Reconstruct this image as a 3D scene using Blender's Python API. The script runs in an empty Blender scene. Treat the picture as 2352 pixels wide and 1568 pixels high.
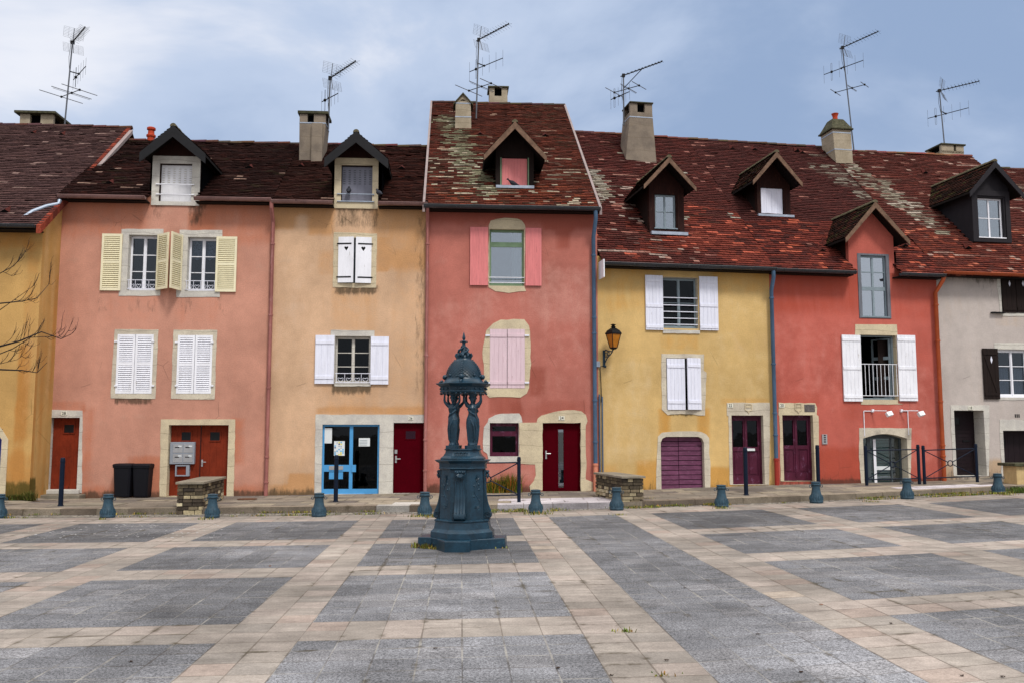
import bpy, bmesh, math, random
from mathutils import Vector, Matrix
from mathutils.geometry import tessellate_polygon
R = math.radians
rnd = random.Random(7)
scene = bpy.context.scene
COL = scene.collection

# ------------------------------------------------------------------ camera
FPX = 2050.0                      # focal length in pixels of a 2352 px wide picture
PITCH = math.atan(206 / FPX)
CAMZ = 1.8
cam = bpy.data.cameras.new('camera')
cam.sensor_width = 36.0
cam.lens = 36.0 * FPX / 2352.0
cam.clip_end = 2000
camo = bpy.data.objects.new('camera', cam)
camo.location = (0, 0, CAMZ)
camo.rotation_euler = (R(90) + PITCH, 0, 0)
COL.objects.link(camo)
scene.camera = camo

# ------------------------------------------------------------------ world: overcast sky
SUN_EL, SUN_AZ = R(54), R(152)     # azimuth clockwise from +Y
w = bpy.data.worlds.new('World')
scene.world = w
w.use_nodes = True
nt = w.node_tree
nt.nodes.clear()
def wn(t, **k):
    n = nt.nodes.new(t)
    for a, b in k.items(): setattr(n, a, b)
    return n
def wl(a, b): nt.links.new(a, b)
def wmath(op, a, b=None, clamp=False):
    n = wn('ShaderNodeMath', operation=op, use_clamp=clamp)
    for i, v in enumerate((a, b)):
        if v is None: continue
        if isinstance(v, (int, float)): n.inputs[i].default_value = v
        else: wl(v, n.inputs[i])
    return n.outputs[0]
def wmix(fac, a, b):
    n = wn('ShaderNodeMix', data_type='RGBA')
    if isinstance(fac, (int, float)): n.inputs[0].default_value = fac
    else: wl(fac, n.inputs[0])
    for i, v in ((6, a), (7, b)):
        if isinstance(v, tuple): n.inputs[i].default_value = (*v, 1)
        else: wl(v, n.inputs[i])
    return n.outputs[2]
def wrange(v, a, b, c=0.0, d=1.0, smooth=True):
    n = wn('ShaderNodeMapRange', interpolation_type='SMOOTHSTEP' if smooth else 'LINEAR')
    wl(v, n.inputs[0])
    for i, q in enumerate((a, b, c, d)): n.inputs[1 + i].default_value = q
    return n.outputs[0]
sky = wn('ShaderNodeTexSky', sky_type='NISHITA', sun_disc=False)
sky.sun_elevation = SUN_EL
sky.sun_rotation = SUN_AZ
tc = wn('ShaderNodeTexCoord')
sep = wn('ShaderNodeSeparateXYZ'); wl(tc.outputs['Generated'], sep.inputs[0])
mp = wn('ShaderNodeMapping'); mp.inputs['Scale'].default_value = (1.0, 1.0, 1.7)
mp.inputs['Location'].default_value = (0.35, 0.2, 0.15)
wl(tc.outputs['Generated'], mp.inputs[0])
n1 = wn('ShaderNodeTexNoise'); n1.inputs['Scale'].default_value = 2.1; n1.inputs['Detail'].default_value = 7
n1.inputs['Roughness'].default_value = 0.55; n1.inputs['Distortion'].default_value = 0.4
wl(mp.outputs[0], n1.inputs['Vector'])
n2 = wn('ShaderNodeTexNoise'); n2.inputs['Scale'].default_value = 5.0; n2.inputs['Detail'].default_value = 4
wl(mp.outputs[0], n2.inputs['Vector'])
cl = wmath('ADD', wmath('MULTIPLY', n1.outputs[0], 1.6), wmath('MULTIPLY', n2.outputs[0], 0.35))
gx = wmath('ADD', wrange(sep.outputs[0], -0.62, -0.26, 0.17, 0.0), wrange(sep.outputs[0], 0.15, 0.52, 0.0, -0.22))
cl = wmath('ADD', cl, wmath('ADD', gx, -0.50))      # brighter towards the left
cl = wmath('ADD', cl, wrange(sep.outputs[2], 0.02, 0.26, 0.05, 0.0))
c1 = wmix(wrange(cl, 0.22, 0.60), (2.8, 3.8, 5.7), (4.9, 5.8, 7.5))
c2 = wmix(wrange(cl, 0.56, 0.84), c1, (8.0, 8.2, 8.9))
# unseen sky overhead and behind the viewer, brightened to light walls and ground
c2b = wmix(wrange(sep.outputs[1], 0.25, -0.35), c2, (7.6, 7.7, 8.1))
c3 = wmix(wrange(sep.outputs[2], 0.46, 0.85), c2b, (15.5, 15.2, 15.0))
c4 = wmix(0.06, c3, sky.outputs[0])
bg = wn('ShaderNodeBackground'); bg.inputs['Strength'].default_value = 0.1
wl(c4, bg.inputs[0])
ow = wn('ShaderNodeOutputWorld'); wl(bg.outputs[0], ow.inputs[0])

sl = bpy.data.lights.new('sun', 'SUN'); sl.energy = 2.0; sl.angle = R(11); sl.color = (1.0, 0.96, 0.9)
so = bpy.data.objects.new('sun', sl); COL.objects.link(so)
sd = Vector((math.sin(SUN_AZ) * math.cos(SUN_EL), math.cos(SUN_AZ) * math.cos(SUN_EL), math.sin(SUN_EL)))
so.rotation_euler = sd.to_track_quat('Z', 'Y').to_euler()
so.location = (0, 0, 30)
vs = scene.view_settings
vs.view_transform = 'Standard'; vs.look = 'None'; vs.exposure = 0.16; vs.gamma = 1.0
vs.use_curve_mapping = False

# ------------------------------------------------------------------ geometry helpers
cP, sP = math.cos(PITCH), math.sin(PITCH)
def ray(px, py):
    a = (px - 1176) / FPX; b = -(py - 784) / FPX
    return Vector((a, cP - sP * b, sP + cP * b))
def interp(x, X, Z):
    if x <= X[0]: return Z[0]
    for i in range(1, len(X)):
        if x <= X[i]:
            t = (x - X[i-1]) / (X[i] - X[i-1]); return Z[i-1] + t * (Z[i] - Z[i-1])
    return Z[-1]
GX = [-30, -12, -6, -2, 2, 7, 9.4, 12, 16, 20, 30]; GZ = [0, 0, .01, .05, .10, .15, .19, .26, .34, .42, .5]
def gz(X): return (interp(X - 1, GX, GZ) + interp(X, GX, GZ) + interp(X + 1, GX, GZ)) / 3
def ground_at(px, py, zo=0.0):
    r = ray(px, py); z = zo
    for _ in range(25):
        t = (z - CAMZ) / r.z; z = gz(r.x * t) + zo
    return Vector((r.x * t, r.y * t, z))
class Frame:
    """local frame of a facade: +x along the wall, +y into the house, z up"""
    def __init__(s, O, ang):
        s.O = Vector(O); s.ang = ang
        s.ex = Vector((math.cos(ang), math.sin(ang), 0)); s.ey = Vector((-math.sin(ang), math.cos(ang), 0))
    def P(s, px, py, y=0.0):
        r = ray(px, py); c = Vector((0, 0, CAMZ))
        t = ((s.O + s.ey * y) - c).dot(s.ey) / r.dot(s.ey)
        p = c + r * t - s.O
        return p.dot(s.ex), p.z + 0.0
    def rect(s, x0, x1, y0, y1, y=0.0):
        xm, ym = (x0 + x1) / 2, (y0 + y1) / 2
        return (s.P(x0, ym, y)[0], s.P(x1, ym, y)[0], s.P(xm, y1, y)[1], s.P(xm, y0, y)[1])
    def W(s, x, y, z): return s.O + s.ex * x + s.ey * y + Vector((0, 0, z))
    def L(s, p):
        q = Vector(p) - s.O; return Vector((q.dot(s.ex), q.dot(s.ey), q.z))

class MB:
    def __init__(s): s.v = []; s.f = []; s.m = []; s.c = []; s.hasc = False
    def poly(s, pts, m=0, col=None):
        n = len(s.v); s.v += [tuple(p) for p in pts]; s.f.append(tuple(range(n, n + len(pts)))); s.m.append(m)
        s.c.append(col)
        if col: s.hasc = True
        return s
    def box(s, x0, x1, y0, y1, z0, z1, m=0):
        n = len(s.v)
        s.v += [(x0,y0,z0),(x1,y0,z0),(x1,y1,z0),(x0,y1,z0),(x0,y0,z1),(x1,y0,z1),(x1,y1,z1),(x0,y1,z1)]
        for f in ((0,1,5,4),(1,2,6,5),(2,3,7,6),(3,0,4,7),(4,5,6,7),(3,2,1,0)):
            s.f.append(tuple(n + i for i in f)); s.m.append(m); s.c.append(None)
        return s
    def slab(s, outer, holes, y0, y1, m=0, back=False, side=True):
        """polygon in (x,z) with holes, front face at y0, thickness to y1"""
        loops = [outer] + list(holes)
        ar_ = lambda l: abs(sum(l[i][0]*l[(i+1)%len(l)][1] - l[(i+1)%len(l)][0]*l[i][1] for i in range(len(l)))) / 2
        want = ar_(outer) - sum(ar_(h) for h in holes); flat = [p for l in loops for p in l]
        for att in range(8):
            jit = random.Random(att)
            tris = tessellate_polygon([[Vector((p[0] + (jit.uniform(-1,1) * 2e-4 * att), p[1] + (jit.uniform(-1,1) * 2e-4 * att), 0)) for p in l] for l in loops])
            got = sum(abs((flat[t[1]][0]-flat[t[0]][0])*(flat[t[2]][1]-flat[t[0]][1]) - (flat[t[2]][0]-flat[t[0]][0])*(flat[t[1]][1]-flat[t[0]][1])) / 2 for t in tris)
            if abs(got - want) < .002 + .003 * want: break
        else: print('TESS', got, want, outer[:3], len(holes))
        n = len(s.v); flat = [p for l in loops for p in l]
        s.v += [(p[0], y0, p[1]) for p in flat]; N = len(flat)
        s.v += [(p[0], y1, p[1]) for p in flat]
        for t in tris:
            a, b, c = [flat[i] for i in t]
            ar = (b[0]-a[0])*(c[1]-a[1]) - (c[0]-a[0])*(b[1]-a[1])
            if abs(ar) < 1e-10: continue
            t = t if ar > 0 else (t[0], t[2], t[1])
            s.f.append(tuple(n + i for i in t)); s.m.append(m); s.c.append(None)
            if back: s.f.append(tuple(n + N + i for i in reversed(t))); s.m.append(m); s.c.append(None)
        if side:
            o = 0
            for li, l in enumerate(loops):
                k = len(l)
                area = sum(l[i][0]*l[(i+1)%k][1] - l[(i+1)%k][0]*l[i][1] for i in range(k))
                for i in range(k):
                    a, b = n + o + i, n + o + (i + 1) % k
                    q = (b, a, a + N, b + N)
                    if (area > 0) != (li == 0): q = q[::-1]
                    s.f.append(q); s.m.append(m); s.c.append(None)
                o += k
        return s
    def tube(s, p0, p1, r0, r1=None, n=8, m=0, caps=True):
        return s.path([p0, p1], [r0, r0 if r1 is None else r1], n, m, caps)
    def path(s, pts, rad, n=8, m=0, caps=True, closed=False):
        pts = [Vector(p) for p in pts]
        if isinstance(rad, (int, float)): rad = [rad] * len(pts)
        base = len(s.v); K = len(pts)
        up = None
        for i, p in enumerate(pts):
            if closed: d = pts[(i+1) % K] - pts[i-1]
            else: d = pts[min(i+1, K-1)] - pts[max(i-1, 0)]
            if d.length < 1e-9: d = Vector((0, 0, 1))
            d.normalize()
            if up is None:
                up = Vector((0, 0, 1)) if abs(d.z) < .9 else Vector((1, 0, 0))
            a = d.cross(up)
            if a.length < 1e-4: a = d.cross(Vector((0.3, 1, 0.2)))
            a.normalize(); b = a.cross(d); up = b
            for j in range(n):
                t = 2 * math.pi * j / n
                s.v.append(tuple(p + (a * math.cos(t) + b * math.sin(t)) * rad[i]))
        for i in range(K if closed else K - 1):
            i2 = (i + 1) % K
            for j in range(n):
                j2 = (j + 1) % n
                s.f.append((base+i*n+j, base+i*n+j2, base+i2*n+j2, base+i2*n+j)); s.m.append(m); s.c.append(None)
        if caps and not closed:
            s.f.append(tuple(base + j for j in reversed(range(n)))); s.m.append(m); s.c.append(None)
            s.f.append(tuple(base + (K-1)*n + j for j in range(n))); s.m.append(m); s.c.append(None)
        return s
    def loft(s, rings, m=0, caps=True):
        base = len(s.v); n = len(rings[0])
        for r in rings: s.v += [tuple(p) for p in r]
        for i in range(len(rings) - 1):
            for j in range(n):
                j2 = (j + 1) % n
                s.f.append((base+i*n+j, base+i*n+j2, base+(i+1)*n+j2, base+(i+1)*n+j)); s.m.append(m); s.c.append(None)
        if caps:
            s.f.append(tuple(base + j for j in reversed(range(n)))); s.m.append(m); s.c.append(None)
            s.f.append(tuple(base + (len(rings)-1)*n + j for j in range(n))); s.m.append(m); s.c.append(None)
        return s
    def lathe(s, prof, c=(0,0,0), n=20, m=0, squash=1.0):
        c = Vector(c)
        return s.loft([[c + Vector((max(r, .0004)*math.cos(2*math.pi*j/n), squash*max(r, .0004)*math.sin(2*math.pi*j/n), z)) for j in range(n)] for r, z in prof], m)
    def ball(s, c, r, n=10, sq=(1,1,1), m=0):
        c = Vector(c); K = max(5, n // 2 + 1)
        return s.loft([[c + Vector((sq[0]*r*math.sin(a)*math.cos(2*math.pi*j/n), sq[1]*r*math.sin(a)*math.sin(2*math.pi*j/n), sq[2]*r*-math.cos(a))) for j in range(n)]
                       for a in [max(.02, min(math.pi-.02, math.pi*i/K)) for i in range(K+1)]], m)
    def xform(s, M, start=0):
        for i in range(start, len(s.v)): s.v[i] = tuple(M @ Vector(s.v[i]))
        return s
    def build(s, name, mats, parent=None, smooth=False, bevel=0, attr=None):
        me = bpy.data.meshes.new(name)
        me.from_pydata(s.v, [], s.f)
        if not isinstance(mats, (list, tuple)): mats = [mats]
        for q in mats: me.materials.append(q)
        if len(mats) > 1: me.polygons.foreach_set('material_index', s.m)
        if s.hasc:
            ca = me.color_attributes.new('tint', 'FLOAT_COLOR', 'CORNER')
            buf = []
            for f, c in zip(s.f, s.c):
                c = c or (0.3, 0.3, 0.3, 1)
                buf += list(c if len(c) == 4 else (*c, 1)) * len(f)
            ca.data.foreach_set('color', buf)
        if attr:
            ca = me.color_attributes.new('stain', 'FLOAT_COLOR', 'POINT')  # holds wall stains and the painted eaves shade
            buf = []
            for v in s.v: buf += [*attr(v), 1.0]
            ca.data.foreach_set('color', buf)
        if smooth is True: me.polygons.foreach_set('use_smooth', [True] * len(s.f))
        me.update()
        o = bpy.data.objects.new(name, me); COL.objects.link(o)
        if smooth == 'auto':
            me.polygons.foreach_set('use_smooth', [True] * len(s.f))
            bm = bmesh.new(); bm.from_mesh(me); bmesh.ops.remove_doubles(bm, verts=bm.verts, dist=1e-5)
            for e in bm.edges:
                if len(e.link_faces) == 2 and e.calc_face_angle(0) > R(38): e.smooth = False
            bm.to_mesh(me); bm.free()
        if bevel:
            b = o.modifiers.new('bevel', 'BEVEL'); b.width = bevel; b.segments = 2; b.limit_method = 'ANGLE'; b.angle_limit = R(40)
        if parent is not None: o.parent = parent
        return o
def empty(name, loc, rz=0.0):
    o = bpy.data.objects.new(name, None); COL.objects.link(o); o.location = loc; o.rotation_euler = (0, 0, rz)
    o.empty_display_size = .3
    return o
def tag(o, label=None, cat=None, group=None, kind=None):
    if label: o['label'] = label
    if cat: o['category'] = cat
    if group: o['group'] = group
    if kind: o['kind'] = kind
    return o
def copy_tree(o, parent=None):
    c = o.copy(); COL.objects.link(c)
    if parent is not None: c.parent = parent
    for ch in [q for q in bpy.data.objects if q.parent == o]: copy_tree(ch, c)
    return c
def rpoly(x0, x1, z0, z1, j=0.0, n=4, rg=None, corner=0.0):
    """rectangle outline, counter-clockwise, optional jitter for hand-cut stone or plaster edges"""
    rg = rg or rnd; pts = []
    cs = [(x0, z0), (x1, z0), (x1, z1), (x0, z1)]
    for i in range(4):
        a, b = cs[i], cs[(i+1) % 4]
        for k in range(n if j else 1):
            t = k / (n if j else 1)
            jj = j if k else j * .3
            pts.append((a[0] + (b[0]-a[0])*t + rg.uniform(-jj, jj), a[1] + (b[1]-a[1])*t + rg.uniform(-jj, jj)))
    return pts
def rough_outline(pts, j=.012, step=.12, rg=None):
    rg = rg or rnd; out = []
    for i in range(len(pts)):
        a, b = Vector(pts[i]), Vector(pts[(i+1) % len(pts)])
        n = max(1, int((b - a).length / step)); d = (b - a)
        nrm = Vector((-d.y, d.x)).normalized() if d.length > 1e-6 else Vector((0, 0))
        for k in range(n):
            p = a + d * (k / n) + nrm * rg.uniform(-j, j); out.append((p.x, p.y))
    return out

# ------------------------------------------------------------------ materials
def C(r, g, b, k=1.0):
    f = lambda c: ((c/255)/12.92 if c/255 <= .04045 else (((c/255)+.055)/1.055)**2.4) * k
    return (f(r), f(g), f(b))
class NT:
    def __init__(s, name, rough=.8, spec=.3, metal=0.0):
        s.mat = bpy.data.materials.new(name); s.mat.use_nodes = True
        s.t = s.mat.node_tree; s.b = s.t.nodes['Principled BSDF']
        s.b.inputs['Roughness'].default_value = rough; s.b.inputs['Metallic'].default_value = metal
        s.b.inputs['Specular IOR Level'].default_value = spec
        s.tc = s.t.nodes.new('ShaderNodeTexCoord')
    def put(s, sock, v):
        if isinstance(v, bpy.types.NodeSocket): s.t.links.new(v, sock)
        elif isinstance(v, tuple) and len(v) == 3 and sock.type == 'RGBA': sock.default_value = (*v, 1)
        else: sock.default_value = v
    def noise(s, scale, detail=3, rough=.5, stretch=(1,1,1), dist=0.0, vec=None):
        m = s.t.nodes.new('ShaderNodeMapping'); m.inputs['Scale'].default_value = stretch
        s.t.links.new(vec or s.tc.outputs['Object'], m.inputs[0])
        n = s.t.nodes.new('ShaderNodeTexNoise'); n.inputs['Scale'].default_value = scale
        n.inputs['Detail'].default_value = detail; n.inputs['Roughness'].default_value = rough; n.inputs['Distortion'].default_value = dist
        s.t.links.new(m.outputs[0], n.inputs['Vector']); return n.outputs[0]
    def voro(s, scale, feature='F1', stretch=(1,1,1), out='Distance', rndm=1.0):
        m = s.t.nodes.new('ShaderNodeMapping'); m.inputs['Scale'].default_value = stretch
        s.t.links.new(s.tc.outputs['Object'], m.inputs[0])
        n = s.t.nodes.new('ShaderNodeTexVoronoi'); n.feature = feature; n.inputs['Scale'].default_value = scale
        n.inputs['Randomness'].default_value = rndm
        s.t.links.new(m.outputs[0], n.inputs['Vector']); return n.outputs[out]
    def attr(s, name, out='Color'):
        n = s.t.nodes.new('ShaderNodeAttribute'); n.attribute_name = name; return n.outputs[out]
    def math(s, op, a, b=0.0, clamp=False):
        n = s.t.nodes.new('ShaderNodeMath'); n.operation = op; n.use_clamp = clamp
        s.put(n.inputs[0], a); s.put(n.inputs[1], b); return n.outputs[0]
    def range(s, v, a, b, c=0.0, d=1.0):
        n = s.t.nodes.new('ShaderNodeMapRange'); n.interpolation_type = 'SMOOTHSTEP'
        s.put(n.inputs[0], v)
        for i, q in enumerate((a, b, c, d)): n.inputs[1+i].default_value = q
        return n.outputs[0]
    def mix(s, fac, a, b, mode='MIX'):
        n = s.t.nodes.new('ShaderNodeMix'); n.data_type = 'RGBA'; n.blend_type = mode
        s.put(n.inputs[0], fac); s.put(n.inputs[6], a); s.put(n.inputs[7], b); return n.outputs[2]
    def scale(s, col, f):
        n = s.t.nodes.new('ShaderNodeVectorMath'); n.operation = 'SCALE'
        s.put(n.inputs[0], col); s.put(n.inputs['Scale'], f); return n.outputs[0]
    def sep(s, v):
        n = s.t.nodes.new('ShaderNodeSeparateXYZ'); s.t.links.new(v, n.inputs[0]); return n.outputs
    def color(s, c): s.put(s.b.inputs['Base Color'], c); return s
    def rough(s, c): s.put(s.b.inputs['Roughness'], c); return s
    def bump(s, h, strength=.3, dist=.01):
        n = s.t.nodes.new('ShaderNodeBump'); n.inputs['Strength'].default_value = strength; n.inputs['Distance'].default_value = dist
        s.put(n.inputs['Height'], h); s.t.links.new(n.outputs[0], s.b.inputs['Normal']); return s
def plaster(name, base, damp, dark=C(70,60,45), pale=C(190,165,140), blot=.13):
    n = NT(name, .95, .06)
    lo = n.noise(.55, 4, .55); mid = n.noise(2.6, 5, .65); fine = n.noise(38, 3, .6); stre = n.noise(1.6, 4, .6, (2.2, 1, .35), .5)
    c = n.scale(base, n.range(lo, .3, .7, 1 - blot, 1 + blot))
    c = n.mix(n.range(stre, .54, .85, 0, .22), c, damp)
    c = n.mix(n.range(n.noise(1.1, 5, .7, (1,1,1.3), .8), .58, .75, 0, .30), c, pale)
    a = n.sep(n.attr('stain'))  # wall stains plus painted eaves shade
    wob = n.math('MULTIPLY', n.math('SUBTRACT', n.math('ADD', n.math('MULTIPLY', mid, .6), n.math('MULTIPLY', stre, .4)), .5), 1.5)
    c = n.mix(n.range(n.math('ADD', a[0], wob), .15, 1.0, 0, .72), c, damp)
    c = n.mix(n.range(n.math('ADD', a[2], wob), .2, .8, 0, .7), c, pale)
    wob2 = n.math('MULTIPLY', n.math('SUBTRACT', n.noise(5, 6, .75, (1.6, 1, .45)), .5), 2.2)
    c = n.mix(n.range(n.math('ADD', a[1], wob2), .3, 1.0, 0, .85), c, dark)
    ck = n.voro(.9, 'DISTANCE_TO_EDGE', (1, 1, .7)); ckm = n.math('MULTIPLY', n.range(ck, .0, .006, 1, 0), n.range(n.noise(.8, 4, .6), .56, .62))
    c = n.mix(n.math('MULTIPLY', ckm, .6), c, dark)
    c = n.scale(c, n.range(mid, .3, .7, .93, 1.06)); c = n.scale(c, n.range(fine, .25, .75, .88, 1.10))
    spk = n.voro(14)
    c = n.mix(n.range(spk, .03, .06, .45, 0), c, n.scale(base, 1.5))
    n.color(c).bump(n.math('ADD', n.math('MULTIPLY', fine, .35), n.math('MULTIPLY', n.noise(9, 4, .6), .8)), .35, .012)
    return n.mat
def painted(name, col, rough=.55, var=.12, scale=6, stretch=(1,1,1), wear=None, wearamt=.0, bump=.1, spec=.22, metal=0.0):
    n = NT(name, rough, spec, metal)
    a = n.noise(scale, 4, .6, stretch); f = n.noise(scale*9, 3, .6, stretch)
    c = n.scale(col, n.range(a, .3, .7, 1-var, 1+var))
    c = n.scale(c, n.range(f, .3, .7, 1-var*.4, 1+var*.4))
    if wear: c = n.mix(n.range(n.noise(scale*2.3, 6, .75, stretch, .6), .62 - wearamt*.3, .70, 0, .85), c, wear)
    n.color(c).bump(f, bump, .004); return n.mat
def stone(name, col, col2, joints=None):
    n = NT(name, .9, .2)
    a = n.noise(1.7, 5, .65); b = n.noise(9, 5, .7); f = n.noise(60, 2, .6)
    c = n.mix(n.range(a, .35, .65), col, col2)
    c = n.mix(n.range(b, .58, .74, 0, .45), c, C(120, 105, 80))
    pit = n.voro(30)
    c = n.mix(n.range(pit, .05, .12, .5, 0), c, C(70, 62, 50))
    zz = n.sep(n.tc.outputs['Object'])[2]
    fr_ = n.math('FRACT', n.math('ADD', n.math('MULTIPLY', zz, 2.3), n.math('MULTIPLY', n.noise(1.1, 2, .5), .5)))
    c = n.mix(n.range(fr_, .0, .05, .55, 0), c, C(92, 80, 62))
    c = n.scale(c, n.range(f, .3, .7, .88, 1.1))
    n.color(c).bump(n.math('ADD', b, n.math('MULTIPLY', f, .4)), .5, .012); return n.mat
def glass(name, refl=.10, tint=(.55,.6,.62)):
    n = NT(name); t = n.t
    tr = t.nodes.new('ShaderNodeBsdfTransparent'); tr.inputs[0].default_value = (*tint, 1)
    gl = t.nodes.new('ShaderNodeBsdfGlossy'); gl.inputs['Roughness'].default_value = .015
    gl.inputs[0].default_value = (.85, .92, 1, 1)
    lw = t.nodes.new('ShaderNodeLayerWeight'); lw.inputs[0].default_value = .25
    nz = n.noise(1.3, 2, .5); bm_ = t.nodes.new('ShaderNodeBump'); bm_.inputs['Strength'].default_value = .12; bm_.inputs['Distance'].default_value = .03
    t.links.new(nz, bm_.inputs['Height']); t.links.new(bm_.outputs[0], gl.inputs['Normal'])
    f = n.math('ADD', n.math('MULTIPLY', lw.outputs['Fresnel'], .8), refl, True)
    mx = t.nodes.new('ShaderNodeMixShader'); t.links.new(f, mx.inputs[0]); t.links.new(tr.outputs[0], mx.inputs[1]); t.links.new(gl.outputs[0], mx.inputs[2])
    t.links.new(mx.outputs[0], t.nodes['Material Output'].inputs[0]); return n.mat
def tile_mat(name):
    n = NT(name, .95, .04)
    c = n.attr('tint')
    f = n.noise(22, 4, .65); g = n.noise(3, 3, .6)
    c = n.scale(c, n.range(f, .3, .7, .72, 1.25))
    c = n.mix(n.range(n.noise(11, 5, .75), .60, .72, 0, .55), c, C(30, 20, 15))
    n.color(c).bump(f, .4, .006); return n.mat
def slab_mat(name, speck=True):
    """paving: per-slab tint, joints from the slab's own UV, exposed aggregate"""
    n = NT(name, .9, .12)
    col = n.attr('tint'); al = n.attr('tint', 'Alpha')
    uv = n.t.nodes.new('ShaderNodeUVMap'); uv.uv_map = 'uv'; q = n.sep(uv.outputs[0])
    ux = n.math('MINIMUM', q[0], n.math('SUBTRACT', 1.0, q[0])); uy = n.math('MINIMUM', q[1], n.math('SUBTRACT', 1.0, q[1]))
    e = n.math('MINIMUM', ux, uy)
    wv = n.noise(5, 3, .6)
    jw = n.range(n.noise(.9, 4, .7), .35, .75, .006, .038)
    j = n.math('LESS_THAN', e, n.math('ADD', jw, n.math('MULTIPLY', n.math('SUBTRACT', wv, .5), .03)))
    f1 = n.noise(52, 3, .75); f2 = n.noise(120, 2, .6); lo = n.noise(.45, 5, .6, dist=.6); md = n.noise(3.2, 5, .7)
    g = n.range(n.math('ADD', n.math('MULTIPLY', f1, .6), n.math('MULTIPLY', f2, .4)), .38, .62)
    fine = n.mix(g, n.scale(col, .42), n.scale(col, 1.62))
    soft = n.mix(g, n.scale(col, .84), n.scale(col, 1.14))
    c = n.mix(al, soft, fine)
    c = n.scale(c, n.range(lo, .3, .7, .78, 1.18)); c = n.scale(c, n.range(md, .3, .7, .84, 1.14)); c = n.scale(c, n.range(n.noise(1.1, 6, .7, (.5, 2.2, 1), .8), .35, .7, 1.1, .80))
    jc = n.mix(n.range(n.noise(1.3, 3, .6), .42, .6), C(58, 50, 42), C(165, 160, 150))
    jc = n.mix(n.range(al, .4, .6), n.mix(n.range(n.noise(1.3, 3, .6), .45, .7), C(62, 52, 42), C(118, 106, 92)), jc)
    c = n.mix(n.math('MULTIPLY', j, .55), c, jc)
    ms = n.math('MULTIPLY', n.range(e, .02, .16, 1, 0), n.range(n.noise(.8, 5, .75, dist=1), .54, .66))
    c = n.mix(n.math('MULTIPLY', ms, .75), c, C(62, 54, 38))
    n.color(c).bump(n.math('SUBTRACT', n.math('MULTIPLY', f1, .5), j), .5, .006); return n.mat

M = {}
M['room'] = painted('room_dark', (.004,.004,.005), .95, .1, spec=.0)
M['glass'] = glass('window_glass', .03, (.5,.55,.6))
M['glass_sky'] = glass('window_glass_sky', .28)
M['glass_dark'] = glass('window_glass_dark', .0, (.3,.32,.34))
M['curtain'] = painted('curtain_cloth', C(225,225,228), .9, .15, 9, (6,1,.3))
M['lace'] = painted('lace_cloth', C(190,195,200), .9, .5, 30)
M['stone'] = stone('limestone', C(204,195,176), C(182,172,156))
M['stone_y'] = stone('limestone_warm', C(206,192,162), C(188,174,148))
M['stone_w'] = stone('limestone_pale', C(206,202,192), C(184,180,174))
M['step'] = stone('worn_step_stone', C(140,132,118), C(120,112,98))
M['white'] = painted('white_paint', C(232,233,240), .5, .06, 5, (1,1,.3), C(150,140,125), .05)
M['white_old'] = painted('weathered_white_paint', C(224,226,240), .6, .06, 7, (3,1,.3), C(150,145,145), .02)
M['white_pvc'] = painted('white_plastic', C(232,232,236), .4, .04)
M['cream'] = painted('cream_paint', C(230,222,190), .5, .05, 5, (1,1,.4), C(170,150,110), .03)
M['pink'] = painted('pink_paint', C(216,128,128), .6, .08, 6, (3,1,.3), C(150,80,75), .12)
M['palepink'] = painted('pale_pink_paint', C(214,190,198), .6, .06, 6, (3,1,.3), C(160,120,120), .1)
M['green'] = painted('sage_green_paint', C(112,136,108), .5, .1)
M['bluegrey'] = painted('blue_grey_paint', C(128,142,150), .5, .1)
M['greywood'] = painted('grey_weathered_wood', C(105,108,116), .8, .25, 5, (6,1,.4))
M['greyshutter'] = painted('grey_metal_shutter', C(125,126,140), .5, .06)
M['rust_door'] = painted('russet_door_paint', C(118,44,24), .7, .18, 2.2, (1.5,1,.8), C(70,24,14), .2, spec=.12)
M['red_door'] = painted('deep_red_paint', C(70,1,12), .6, .06, spec=.02)
M['purple'] = painted('faded_purple_paint', C(106,62,88), .6, .22, 3, (1,1,3), C(130,92,115), .3, spec=.15)
M['purple2'] = painted('purple_door_paint', C(76,28,48), .5, .2, 3, (1,1,.6), C(120,82,110), .3, spec=.15)
M['blue'] = painted('sky_blue_paint', C(78,150,205), .45, .06)
M['navy'] = painted('dark_blue_steel', C(14,26,44), .45, .08, spec=.15)
M['cast'] = painted('blue_green_cast_iron', C(22,50,66), .36, .3, 5, wear=C(52,88,102), wearamt=.14, bump=.25, spec=.38)
M['cast2'] = painted('bollard_cast_iron', C(44,68,82), .45, .2, 12, wear=C(84,106,116), wearamt=.2, bump=.25, spec=.28)
M['zinc'] = painted('zinc', C(150,162,178), .45, .12, 4, spec=.5, metal=.3)
M['gutter_dark'] = painted('dark_zinc_gutter', C(44,48,54), .5, .2, 3, wear=C(100,104,108), wearamt=.1, spec=.5)
M['gutter_brown'] = painted('brown_gutter', C(132,102,98), .5, .2, 3, wear=C(80,55,50), wearamt=.1)
M['pipe_pink'] = painted('rose_brown_pipe', C(152,98,92), .55, .18, 2, (1,1,.4), C(176,130,128), .3)
M['pipe_blue'] = painted('slate_blue_pipe', C(72,96,122), .5, .15, 2, (1,1,.5), C(110,130,150), .1)
M['pipe_orange'] = painted('burnt_orange_pipe', C(160,76,42), .5, .12, 2)
M['pipe_salmon'] = painted('salmon_pipe', C(205,130,105), .6, .1)
M['pipe_red'] = painted('brick_red_pipe', C(150,50,40), .6, .1)
M['darkwood'] = painted('dark_brown_wood', C(28,17,14), .8, .25, 4, (5,1,.5))
M['brownwood'] = painted('red_brown_wood', C(40,15,10), .8, .3, 4, (5,1,.5), C(120,80,60), .1)
M['bargewood'] = painted('weathered_barge_board', C(110,86,70), .8, .3, 5, (1,1,1), C(60,42,34), .3)
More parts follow.
